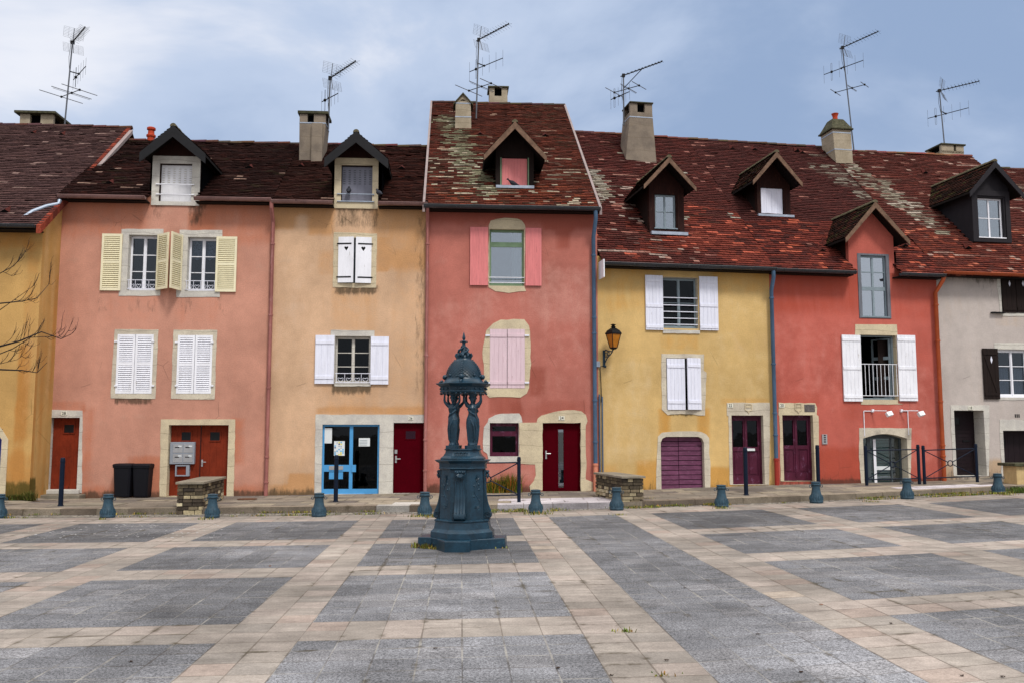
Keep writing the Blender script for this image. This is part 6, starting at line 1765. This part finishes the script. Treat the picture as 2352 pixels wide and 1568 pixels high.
# ================================================================== bollards
def bollard():
    e = empty('bollard', (0,0,0)); m = MB()
    m.lathe([(.150,-.03),(.150,.02),(.158,.035),(.150,.055),(.147,.09),(.142,.13),(.130,.17),(.112,.22),(.100,.27),(.094,.32),(.090,.37),(.090,.395),(.104,.405),(.112,.42),(.108,.44),(.096,.45),(.098,.46),(.108,.47),(.104,.485),(.06,.492),(.012,.494)], n=24)
    m.build('body', M['cast2'], e, smooth='auto')
    m = MB()
    for k in range(16):
        a = 2*math.pi*k/16; c_, s_ = math.cos(a), math.sin(a)
        m.path([(.146*c_,.146*s_,.075),(.146*c_,.146*s_,.12),(.128*c_,.128*s_,.185)], [.013,.014,.007], 5)
    m.build('fluting', M['cast2'], e, smooth='auto')
    for s_ in (-1, 1):
        m = MB(); m.path([(s_*.135 + .026*math.cos(t), 0, .385 + .026*math.sin(t)) for t in [2*math.pi*i/12 for i in range(12)]], .008, 6, closed=True); m.tube((s_*.09,0,.39),(s_*.112,0,.387),.009,n=6)
        m.build('chain_ring', M['cast2'], e, smooth='auto')
    return e
BL = [(-12,1191,'cut off by the left picture edge'),(240,1191,'in front of the two black wheelie bins'),(482,1191,'in front of the low stone wall by the garage'),(729,1188.5,'in front of the blue framed glass door'),(974,1186,'just left of the fountain'),(1231,1180,'in front of the door numbered 24'),(1418,1173.5,'in front of the low stone wall by the yellow house'),(1661,1166.5,'in front of the yellow house near its plum door'),(1880,1157,'beside the tall dark post next to the red house'),(2090,1147.5,'in front of the barrier by the arched shop window'),(2300,1134,'in front of the grey house near the right edge')]
b0 = bollard()
for i, (px, py, t) in enumerate(BL):
    b = b0 if i == 0 else copy_tree(b0)
    b.location = ground_at(px, py - 2) + Vector((0, .14, 0)); b.rotation_euler = (0, 0, R([2,-5,4,8,-6,0,5,-3,6,3,-8][i]))
    tag(b, 'low bell shaped blue bollard ' + t, 'bollard', 'cast iron bollards along the plaza edge')
# tall posts
def post(loc, h, label=None, r=.052):
    e = empty('post', loc); m = MB(); m.lathe([(r,-.05),(r,h-.10),(r+.006,h-.095),(r+.006,h-.075),(r,h-.07),(r,h-.02),(r*.75,h),(.01,h+.004)], n=16); m.build('shaft', M['navy'], e, smooth='auto')
    MB().lathe([(r+.012,-.02),(r+.012,.02),(r,.03)], n=16).build('collar', M['navy'], e, smooth='auto')
    if label: tag(e, label, 'post', 'tall dark blue posts on the pavement')
    return e
for px, yb, yt, t in ((139,1161,1050,'tall dark blue post in front of the door numbered 28'),(771,1151,1044,'tall dark blue post in front of the blue framed glass door'),(1714,1136,1026,'tall dark blue post in front of the door numbered 22'),(1880,1112,1021,'tall dark blue post between the door numbered 20 and the shop')):
    p = pave_at(px, yb); t2 = CAMZ + (ray(px, yt).z / ray(px, yt).y) * p.y - p.z; post(p, t2, t)
# barriers
def barrier(pa, pb, ring_px, ztop, label):
    d = pb - pa; L_ = math.hypot(d.x, d.y); e = empty('barrier', pa, math.atan2(d.y, d.x)); dz = d.z
    tag(e, label, 'barrier', 'crossed steel barriers on the pavement')
    for x, zz in ((0, 0), (L_, dz)):
        m = MB(); r = .042; m.lathe([(r,-.06),(r,ztop-.09),(r+.006,ztop-.085),(r+.006,ztop-.06),(r,ztop-.055),(r,ztop-.015),(r*.7,ztop),(.01,ztop+.003)], (x, 0, zz), n=14); m.build('post', M['navy'], e, smooth='auto')
    zt, zb = ztop - .13, .16
    for z in (zt, zb): MB().tube((0,0,z),(L_,0,z+dz),.016,n=8).build('rail', M['navy'], e)
    c = Vector((L_/2, 0, (zt+zb)/2 + dz/2)); rr = .075
    MB().path([(c.x+rr*math.cos(t),0,c.z+rr*math.sin(t)) for t in [2*math.pi*i/20 for i in range(20)]], .014, 8, closed=True).build('ring', M['navy'], e, smooth='auto')
    for x, z in ((0,zt),(0,zb),(L_,zt+dz),(L_,zb+dz)):
        q_ = Vector((x,0,z)); v = (q_ - c).normalized(); MB().tube(q_, c + v*rr, .013, n=8).build('brace', M['navy'], e)
pb = pave_at(1192,1152); pa = pave_at(1048,1154)
barrier(pa, pb, None, CAMZ + ray(1192,1048).z/ray(1192,1048).y*pb.y - pb.z, 'dark steel barrier with ring and braces, partly hidden behind the fountain')
pa, pb = pave_at(1991,1114), pave_at(2112,1111); barrier(pa, pb, None, CAMZ + ray(2112,1020).z/ray(2112,1020).y*pb.y - pb.z, 'dark steel barrier in front of the arched shop window')
pa, pb = pave_at(2124,1111), pave_at(2245,1106); barrier(pa, pb, None, CAMZ + ray(2245,1018).z/ray(2245,1018).y*pb.y - pb.z, 'dark steel barrier in front of the door numbered 18')

# ================================================================== bins
def wheelie(): 
    e = empty('wheelie_bin', (0,0,0)); m = MB()
    def rr(w_, d, z, y=0, c=.04): return [(w_-c,-d+y,z),(w_,-d+c+y,z),(w_,d-c+y,z),(w_-c,d+y,z),(-w_+c,d+y,z),(-w_,d-c+y,z),(-w_,-d+c+y,z),(-w_+c,-d+y,z)]
    m.loft([rr(.19,.20,.03),rr(.195,.21,.10),rr(.225,.25,.76),rr(.245,.27,.77),rr(.245,.27,.81)]); m.build('body', M['binplastic'], e, smooth='auto')
    m = MB().loft([rr(.25,.28,.812),rr(.25,.28,.83),rr(.235,.25,.862),rr(.18,.2,.872)]); m.box(-.2,.2,.27,.33,.80,.83); m.build('lid', M['binplastic'], e, smooth='auto')
    MB().tube((-.2,.31,.76),(.2,.31,.76),.014,n=8).build('handle', M['binplastic'], e)
    for s_ in (-1, 1): MB().tube((s_*.20,.20,.09),(s_*.24,.20,.09),.09,n=18).build('wheel', M['black'], e)
    m = MB()
    for z in (.25,.5): m.box(-.19,.19,-.255+.0*z,-.235,z,z+.012)
    return e
wb = wheelie(); sc = 1.0
for i, (px, t) in enumerate(((277,'black wheelie bin standing on the left of the pair'),(321,'black wheelie bin standing on the right of the pair, by the garage'))):
    b = wb if i == 0 else copy_tree(wb); p = pave_at(px, 1142.5); b.location = p + Vector((0,.2,0)); b.rotation_euler = (0,0,R(3 - 5*i)); b.scale = (.96,.96,.99)
    tag(b, t, 'bin', 'wheelie bins against the peach house')

# ================================================================== low stone walls
n = NT('masonry', .92, .2); cc = n.attr('tint'); f = n.noise(14, 5, .7); cc = n.scale(cc, n.range(f, .3, .7, .7, 1.25)); n.color(cc).bump(n.math('ADD', f, n.noise(50, 2, .6)), .6, .012); MAS = n.mat
def stonewall(pa, pb, depth, h, label, seed, dark=.4, ang=0.0):
    d = pb - pa; W_ = math.hypot(d.x, d.y); e = empty('low_stone_wall', (pa.x, pa.y, min(pa.z, pb.z)), math.atan2(d.y, d.x) + ang); tag(e, label, 'stone wall', 'low stone walls on the pavement')
    rg = random.Random(seed); m = MB(); cap = .05; hh = h - cap
    m.box(.03, W_-.03, .03, depth-.03, -.2, hh-.01)
    for j in range(len(m.f)): m.c[j] = (*C(30,27,24), 1)
    nc_ = 8
    for k in range(nc_):
        z0, z1 = hh*k/nc_ - (.15 if k == 0 else 0), hh*(k+1)/nc_ - .014
        for (axis, Ln) in (('f', W_), ('b', W_), ('l', depth), ('r', depth)):
            x = 0
            while x < Ln - .01:
                w_ = min(rg.uniform(.11,.26), Ln - x);
                if Ln - x - w_ < .08: w_ = Ln - x
                o = rg.uniform(0,.02); t = rg.random()
                c = pick(rg, [(C(176,162,130),3),(C(150,138,112),3),(C(120,108,88),2),(C(196,184,154),1.5)])
                if k >= nc_-3 and rg.random() < dark + .45: c = pick(rg, [(C(76,68,56),2),(C(98,88,70),2),(C(56,50,44),1)])
                elif rg.random() < dark: c = pick(rg, [(C(84,74,62),2),(C(66,58,50),1)])
                st = len(m.f)
                if axis == 'f': m.box(x+.004, x+w_-.013, o, .06, z0, z1)
                elif axis == 'b': m.box(x+.004, x+w_-.013, depth-.06, depth-o, z0, z1)
                elif axis == 'l': m.box(o, .06, max(.061,x+.004), min(depth-.061,x+w_-.013), z0, z1)
                else: m.box(W_-.06, W_-o, max(.061,x+.004), min(depth-.061,x+w_-.013), z0, z1)
                for j in range(st, len(m.f)): m.c[j] = (*c, 1)
                x += w_
    m.hasc = True; m.build('masonry', MAS, e)
    MB().loft([rpoly3(-.03, W_+.03, -.03, depth+.03, hh), rpoly3(-.03, W_+.03, -.03, depth+.03, h-.008), rpoly3(-.02, W_+.02, -.02, depth+.02, h)]).build('cap', M['step'], e)
    return e
def rpoly3(x0, x1, y0, y1, z): return [(x0,y0,z),(x1,y0,z),(x1,y1,z),(x0,y1,z)]
pa, pb = ground_at(413,1176.5), ground_at(473,1175)
pa.y -= .22; pb.y -= .22
stonewall(pa, pb, 2.35, .69, 'low mossy stone wall jutting out in front of the russet garage door', 4, .45, R(-9))
pa, pb = ground_at(1428,1161.5), ground_at(1477,1160)
pa.y -= .2; pb.y -= .2
stonewall(pa, pb, 2.0, .69, 'low stone wall with flat slab cap beside the yellow house', 5, .3)
# small plaques on the walls' ends
# rendered low wall at the right edge
p = ground_at(2337,1122.5); e = empty('rendered_low_wall', p, angR); tag(e, 'cream rendered low wall with a dark cap at the right picture edge', 'low wall')
MB().box(0, 1.6, 0, .5, -.2, .60).build('body', painted('cream_render', C(190,165,120), .9, .12), e, bevel=.01); MB().box(-.10, 1.7, -.08, .58, .602, .68).build('cap', M['moss'], e, bevel=.01)

# ================================================================== street lamp on its wall bracket
sx, sz = LINE_R.P(1387, 838, 0); wp = LINE_R.W(sx, 0, sz)
e = empty('street_lamp', wp, angR); tag(e, 'black lantern with amber glass on a scrolled bracket between the rose and yellow houses', 'street lamp')
ex_, ez_ = .15, .42; ey_ = -.42
m = MB(); m.box(-.03,.03,-.03,-.001,-.05,.40)
m.path([(0,-.02,.36),(.03,-.10,.40),(.07,-.22,.36),(.12,-.36,.34),(ex_,ey_,.40)], [.02,.02,.018,.018,.02], 8)
m.path([(0,-.02,.02),(.03,-.07,.10),(.06,-.16,.20),(.10,-.28,.26),(.13,-.38,.33)], .016, 8)
for c_, r_ in (((.035,-.10,.27),.06),((.07,-.2,.30),.045)): m.path([(c_[0]+r_*.3*math.cos(t), c_[1]-r_*math.cos(t)*.9, c_[2]+r_*math.sin(t)) for t in [2*math.pi*i/14 for i in range(14)]], .011, 6, closed=True)
m.ball((.03,-.03,-.04),.035,8); m.build('bracket', M['cast'], e, smooth='auto')
lz = .43
def sq(r, z): return [(ex_+r*math.cos(R(45+90*i)+.35), ey_+r*math.sin(R(45+90*i)+.35), z) for i in range(4)]
MB().loft([sq(.06,lz-.04),sq(.11,lz),sq(.105,lz+.012)]).build('lantern_base', M['iron'], e)
MB().loft([sq(.095,lz+.013),sq(.195,lz+.36)]).build('lantern_glass', M['amber'], e)
m = MB(); 
for a, b in zip(sq(.10,lz+.01), sq(.20,lz+.365)): m.tube(a, b, .011, n=6)
g = sq(.20,lz+.365)
for i in range(4): m.tube(g[i], g[(i+1)%4], .012, n=6)
m.build('lantern_frame', M['iron'], e)
m = MB().loft([sq(.225,lz+.362),sq(.225,lz+.385),sq(.17,lz+.46),sq(.08,lz+.52),sq(.05,lz+.53)]); m.lathe([(.045,lz+.53),(.075,lz+.55),(.04,lz+.58),(.05,lz+.60),(.085,lz+.61),(.02,lz+.635)], (ex_,ey_,0), 14); m.build('lantern_roof', M['iron'], e)
m = MB(); m.path([(-.02,-.03,-.02),(-.12,-.04,-.05),(-.10,-.05,-.5),(-.09,-.05,-1.0)], .012, 6); m.build('cable', M['black'], e)
MB().box(-.22,-.12,-.05,-.004,-.05,.10).build('junction_box', M['zinc'], e)

# ================================================================== aerials
def antenna(H, base, top, yf, uhf, v3=None, v1=None, label='', strut=False, v1h=.68, grid=True):
    b = H.W(*(lambda q: (q[0], yf, q[1]))(H.P(*base, yf))); t = H.W(*(lambda q: (q[0], yf, q[1]))(H.P(*top, yf)))
    e = empty('television_aerial', b); tag(e, label, 'aerial', 'television aerials on the roofs')
    cam_ = Vector((0,0,CAMZ))
    def mastat(z): return b + (t - b) * ((z - b.z) / (t.z - b.z))
    def flat(px, z): r = ray(*px); return cam_ + r * ((z - CAMZ) / r.z)
    def rel(p): return p - b
    def bld(m, n, mat): o = m.build(n, mat, e); return o
    MB().tube((0,0,0), rel(t), .026, .022, n=8).build('mast', M['alu'], e)
    A = t; B = flat(uhf, t.z); d = (B - A); d.z = 0; L_ = d.length; d.normalize(); s_ = Vector((-d.y, d.x, 0)); up = Vector((0,0,1))
    m = MB(); m.tube(rel(A - d*.12), rel(B), .018, n=6)
    if strut: m.tube(rel(mastat(t.z - .45)), rel(A + d * L_ * .5), .013, n=6)
    m.box(*[v for k in range(3) for v in (rel(A)[k]-.05, rel(A)[k]+.05)]); bld(m, 'uhf_boom', M['antdark'])
    m = MB(); N_ = 11
    for i in range(N_):
        p = A + d * L_ * (.12 + .88 * (i/(N_-1)) ** .9); l = .15
        m.ball(rel(p + up*.02), .022, 6)
        if not strut:
            for q_ in (1,-1): m.tube(rel(p), rel(p + s_*q_*l + up*.06), .004, n=4); m.tube(rel(p), rel(p + s_*q_*l - up*.06), .004, n=4)
        else: m.tube(rel(p - s_*.08), rel(p + s_*.08), .007, n=4)
    bld(m, 'uhf_elements', M['antdark'])
    if grid and not strut:
        for q_ in (1, -1):
            m = MB(); o = A + d*.06 + up*.02*q_; v = (up*q_*.40 - d*.02 + d*(.10 if q_ > 0 else .16)); w_ = .30
            m.tube(rel(o), rel(o + v), .012, n=5)
            for i in range(8): p = o + v*(.2 + .8*i/7); m.tube(rel(p - s_*w_), rel(p + s_*w_), .0032, n=4)
            for i in range(5): p = o + s_*w_*(-1+2*i/4); m.tube(rel(p + v*.2), rel(p + v), .003, n=4)
            bld(m, 'reflector_grid', M['alu'])
    if v3:
        z = mastat(0).z; 
        pa_, pb_ = v3; r = ray(*pa_); 
        zm = H.P((pa_[0]+pb_[0])/2, (pa_[1]+pb_[1])/2, yf)[1] + H.O.z
        a, c = flat(pa_, zm), flat(pb_, zm); m = MB(); m.tube(rel(a), rel(c), .014, n=6)
        mp_ = mastat(zm); cl_ = a + (c-a)*.45; m.tube(rel(mp_ + up*.05), rel(cl_), .018, n=6); m.ball(rel(a + (c-a)*.2), .05, 8); m.ball(rel(cl_), .04, 6); bld(m, 'vhf_boom', M['antdark'])
        m = MB()
        for i in range(6):
            if i == 1: continue
            p = a + (c-a)*(i/5); h = .34 - .012*i; m.tube(rel(p - up*h), rel(p + up*h), .0045, n=4)
        p = a + (c-a)*.2; m.path([rel(p + s_*0 + d*(.028*math.cos(t_)) + up*(.30*(1 if math.sin(t_)>0 else -1) + .03*math.sin(t_))) for t_ in [2*math.pi*(i+.5)/12 for i in range(12)]], .006, 4, closed=True); bld(m, 'vhf_elements', M['alu'])
    if v1:
        pa_, pb_ = v1; zm = H.P((pa_[0]+pb_[0])/2, (pa_[1]+pb_[1])/2, yf)[1] + H.O.z
        a, c = flat(pa_, zm), flat(pb_, zm); dd_ = (c-a).normalized(); ss = Vector((-dd_.y, dd_.x, 0)); m = MB(); m.tube(rel(a), rel(c), .013, n=6); mid = (a+c)/2
        for p in (a, c, mid + dd_*.08): m.ball(rel(p), .04, 6)
        bld(m, 'dipole_boom', M['antdark']); m = MB()
        for p, k in ((a,1.0),(mid + dd_*.08,.92),(c,.82)): m.tube(rel(p - ss*v1h*k), rel(p + ss*v1h*k), .0125, n=5)
        p = mid + dd_*.08 - up*.04; m.tube(rel(p - ss*v1h*.85), rel(p + ss*v1h*.85), .006, n=4); bld(m, 'dipole_rods', M['alu'])
    m = MB(); m.path([rel(t + Vector((-.05,0,-.05))), rel(mastat(t.z-.5) + Vector((-.07,0,0))), rel(mastat(t.z-.9) + Vector((-.02,0,0)))], .007, 5); bld(m, 'cable', M['black'])
    return e
antenna(HY, (148,293), (166.5,98), 5.8, (195,64), ((168.5,184),(197,153)), ((141,223),(183,207)), 'tall aerial leaning right above the chimney of the ochre house', v1h=.72)
antenna(H26, (754,297), (758.5,180), H26.chim[6] + .3, (816,142), ((739,234.6),(776.5,215)), None, 'aerial strapped to the chimney of the beige house')
antenna(H24, (1093.6,273), (1099.5,92), cdp + .2, (1168,56), ((1078.5,165.6),(1155,134)), ((1077,209),(1128,192)), 'tallest aerial rising from the roof of the rose house', v1h=.66)
antenna(H22, (1433,289), (1432,174), H22.chim[6] + .3, (1520.5,142), ((1403,229.5),(1446,211)), ((1411,213),(1468,197)), 'aerial without reflector grid beside the tapered chimney of the yellow house', strut=True, v1h=.55)
antenna(H20, (1961.4,347), (1935,110), H20.chim[6] + .5, (2016.5,73.3), ((1892.5,172),(1983,139)), ((1919,213),(1986,195)), 'tall aerial leaning left beside the hooded chimney with clay pot', v1h=.42)
antenna(H18, (2171,352), (2157.5,209), H18.dr + .5, (2248.5,187.4), ((2131,272.7),(2225,248)), None, 'aerial on the low chimney at the right, cable looping down its mast')

# ================================================================== pigeons
def pigeon(loc, rz, label, tilt=-55):
    e = empty('pigeon', loc, rz); tag(e, label, 'pigeon', 'pigeons on the roofs'); m = MB()
    m.loft([[ (y_, r_*math.cos(2*math.pi*j/12), .10 + zc + r_*1.0*math.sin(2*math.pi*j/12)) for j in range(12)] for y_, r_, zc in ((-.19,.012,-.07),(-.12,.03,-.045),(-.06,.055,-.02),(0,.07,0),(.06,.062,.02),(.09,.04,.05),(.11,.03,.08),(.13,.034,.11),(.155,.026,.115),(.175,.006,.108),(.19,.003,.105))])
    for s_ in (-1,1): m.tube((.0,s_*.02,.05),(.0,s_*.022,.0),.006,n=5)
    o = m.build('body', M['bird'], e, smooth=True); return e
a = H26.P(801, 446, -.06); pigeon(H26.W(a[0], -.06, a[1]), angL + R(95), 'dark pigeon perched on the rail of the grey shuttered dormer')
a = H26.P(868, 456, -.38); pigeon(H26.W(a[0]+.03, -.38, a[1]+.05), angL + R(120), 'pigeon perched on the gutter right of the grey shuttered dormer')
rec = H24.dorm[0]; a = H24.P(1178, 429, rec['yf']-.09); pigeon(H24.W(a[0], rec['yf']-.09, a[1]), angL + R(175), 'black pigeon crouching on the sill of the pink shuttered dormer')

# ================================================================== bare tree reaching in from the left
rg = random.Random(12)
tm = MB(); tb = Vector((-9.4, 13.6, 0)); trunk = MB()
trunk.path([tb + Vector(p) for p in ((0,0,-.1),(.03,0,.6),(-.02,.03,1.6),(.05,0,2.6),(0,0,3.8),(-.1,.05,5.2))], [.16,.13,.12,.10,.08,.04], 12)
tw_pts = MB()
def tp(px, py, y=13.6): r = ray(px, py); return Vector((0,0,CAMZ)) + r * (y / r.y)
def branch(pts, r0, r1, n=6):
    K_ = len(pts); tw_pts.path(pts, [r0 + (r1-r0)*i/(K_-1) for i in range(K_)], n)
def twigs(pts, r, depth, lo=.25):
    for i in range(1, len(pts)):
        a, b = pts[i-1], pts[i]; d = (b-a)
        for _ in range((2, 3, 4)[depth]):
            if rg.random() < .72:
                p = a + d*rg.random(); L_ = rg.uniform(.22,.55) * (.4, .62, 1)[depth]; dd_ = d.normalized()
                out = Vector((dd_.x*.75, rg.uniform(-.35,.35), dd_.z*.4 + rg.choice((1,1,.8,-.5))*rg.uniform(.35,.8))).normalized()
                q1 = p + out*L_*.45; q2 = q1 + (out*.7 + Vector((.05,0,.55))).normalized()*L_*.4; q3 = q2 + Vector((rg.uniform(-.05,.12),0,.12+rg.random()*.05))*L_*1.1
                tw_pts.path([p, q1, q2, q3], [r, r*.75, r*.55, r*.4], 5)
                tw_pts.ball(q3, r*.75, 5)
                if depth: twigs([p, q1, q2], r*.75, depth-1)
for pts, r in (([(-300,830),(-120,800),(0,795),(45,783),(95,762),(140,778),(163,768)],.022),([(-300,860),(-100,850),(0,848),(50,850),(85,855),(108,832)],.020),
               ([(-300,820),(-130,740),(0,697),(50,692),(85,685),(113,652)],.018),([(-300,800),(-150,700),(0,628),(30,612),(50,592)],.014),([(-200,800),(-80,790),(0,812),(30,800),(70,775),(120,772),(150,752)],.013),([(-130,760),(-40,730),(0,712),(45,680),(80,655)],.012),([(-200,840),(-50,838),(0,835),(40,825),(60,810)],.010)):
    P_ = [tp(x, y, 13.6 + .25*math.sin(i*1.7+r*300)) for i, (x, y) in enumerate(pts)]
    P_.insert(0, tb + Vector((0,0,2.4 + rg.random()*.6)))
    branch(P_, r*1.15, r*.16); twigs(P_[3:], .0044, 1)
te = empty('bare_tree', tb); tag(te, 'leafless dark tree whose twigs reach in over the ochre wall', 'tree')
for mm_, nme in ((trunk, 'trunk'), (tw_pts, 'branches')):
    mm_.xform(Matrix.Translation(-tb)); mm_.build(nme, M['bark'], te, smooth=True)

# ================================================================== weeds
n = NT('weed_leaves', .8, .2); cc = n.attr('tint'); n.color(cc); WEED = n.mat
def tuft(m, p, n_, h, spread, pal, rg):
    for _ in range(n_):
        b = p + Vector((rg.gauss(0, spread), rg.gauss(0, spread*.6), 0)); a = rg.uniform(0, 6.28); hh = h*rg.uniform(.4,1.1); l = rg.uniform(.1,.8)*hh
        t = b + Vector((math.cos(a)*l, math.sin(a)*l, hh)); w_ = Vector((-math.sin(a), math.cos(a), 0)) * rg.uniform(.004,.009)
        md = (b+t)/2 + Vector((0,0,hh*.12)); c = pick(rg, pal); c = (*tuple(x*rg.uniform(.7,1.3) for x in c), 1)
        m.poly((b-w_, b+w_, md+w_*.8, md-w_*.8), 0, c); m.poly((md-w_*.8, md+w_*.8, t), 0, c)
gp = [(C(96,104,40),3),(C(150,140,60),2),(C(74,84,34),2),(C(170,150,84),1)]
rg = random.Random(31); m = MB()
x = -14.0
while x < 20:
    k = patch(Vector((x, 1, 0)), .9, 8); dens = (k - .42) * (1.9 if x > -.8 else .9)
    for row in range(2):
        if rg.random() < dens * 1.6:
            if row == 0: p = Vector((x, kerbY(x) - .05, gz(x) - .01))
            else: p = pe(x) + Vector((0, rg.uniform(-.02,.08), 0))
            tuft(m, p, int(10 + 26*max(0,dens)), .055, .06, gp, rg)
    x += .07
for px, py, n_, h in ((1224,1181,50,.09),(1250,1180,40,.08),(1480,1156,120,.17),(236,1192,30,.06),(470,1192,40,.07),(1660,1167,40,.07),(985,1187,50,.09),(955,1186,40,.07),(2280,1133,60,.07),(2310,1136,60,.07),(1440,1450,26,.035),(1524,1552,18,.03),(1420,1182,40,.05),(2000,1152,40,.05)):
    tuft(m, ground_at(px, py), n_, h, .10 if n_ > 30 else .05, gp, rg)
for i in range(30): tuft(m, ground_at(2322 + i*1.6, 1128 + rg.uniform(-3,4)), 22, .13, .10, [(C(70,90,36),3),(C(100,110,50),1)], rg)
tag(m.build('gutter_weeds', WEED), kind='stuff')
m = MB()
for i in range(46):
    px = 952 + 88 * i / 46; tuft(m, ground_at(px, 1256 + 6*(i/46) + rg.uniform(-1,1)), 16 if px < 985 else 10, .085 if px < 990 else .055, .035, [(C(110,104,44),3),(C(140,130,70),1.5),(C(80,78,36),2)], rg)
for i in range(16): tuft(m, ground_at(1098 + 68*i/16, 1258 + rg.uniform(-1,1)), 5, .03, .03, gp, rg)
tag(m.build('fountain_weeds', WEED), kind='stuff')
for i, (px, py, h, n_, t) in enumerate(((1138,1124,.42,420,'orange green bushy weed at the wall foot, nearer the fountain'),(1172,1122,.52,560,'taller green bushy weed at the wall foot under the small window'))):
    q_ = LINE_L.W(LINE_L.P(px, py)[0], -.16, 0); p = Vector((q_.x, q_.y, pave_z(q_.x, q_.y) - .01)); m = MB(); tuft(m, Vector((0,0,0)), n_, h, .11, [(C(110,104,34),3),(C(70,92,32),3),(C(168,110,40),1.5)], rg)
    tag(m.build('wall_plant', WEED), t, 'plant', 'weeds growing at the foot of the rose house').location = Vector((p.x, p.y - .02, p.z))
m = MB()
for i in range(60):
    px = rg.uniform(14, 78); y = rg.uniform(1136,1150); p = pave_at(px, 1148); tuft(m, Vector((p.x, p.y + .0, p.z)), 12, .16 if px < 60 else .24, .06, [(C(72,76,30),3),(C(96,92,40),1)], rg)
tag(m.build('wall_foot_moss', WEED), kind='stuff')
# fallen leaves and droppings on the plaza
m = MB(); rg = random.Random(9)
for _ in range(120):
    px = rg.uniform(60, 520); py = rg.uniform(1203, 1236); p = ground_at(px, py) + Vector((0,0,.004)); r_ = rg.uniform(.008,.03); c = (*C(190,190,190), 1)
    m.poly([p + Vector((r_*math.cos(a)*rg.uniform(.7,1.2), r_*math.sin(a)*rg.uniform(.7,1.2), 0)) for a in [6.283*i/6 for i in range(6)]], 0, c)
tag(m.build('bird_droppings', WEED), kind='stuff')
m = MB()
for px, py in ((1740,1457),(1531,1517),(1281,1535),(1839,1544),(2047,1432),(2303,1555),(2210,1552),(1404,1551),(1572,1350),(1886,1389),(620,1300),(1000,1490),(300,1520)):
    p = ground_at(px, py) + Vector((0,0,.006)); r_ = .022; a0_ = rg.random()*3; c = (*pick(rg, [(C(50,36,26),3),(C(120,70,30),1)]), 1)
    m.poly([p + Vector((r_*math.cos(a+a0_)*(1 if i%2 else .6), r_*.55*math.sin(a+a0_), .006*(i%2))) for i, a in enumerate([6.283*i/8 for i in range(8)])], 0, c)
tag(m.build('fallen_leaves', WEED), kind='stuff')

# metal covers set in the pavement
p = pave_at(568, 1146)
m = MB().lathe([(.24, 0), (.24, .012), (.215, .014), (.21, .008), (.02, .008)], n=28); o = m.build('drain_cover', painted('rusty_cover', C(96, 66, 48), .9, .3, 14), None)
o.location = p + Vector((0, 0, .006)); tag(o, 'round rusty drain cover in the pavement by the low stone wall', 'drain cover')
p = pave_at(205, 1158)
m = MB().box(-.75, .75, -.35, .35, -.02, .006); m.box(-.70, .70, -.30, .30, .007, .010); o = m.build('inspection_cover', M['step'], None, bevel=.003)
o.location = p + Vector((0, 0, .006)); tag(o, 'pale rectangular inspection cover in the pavement near the door numbered 28', 'inspection cover')
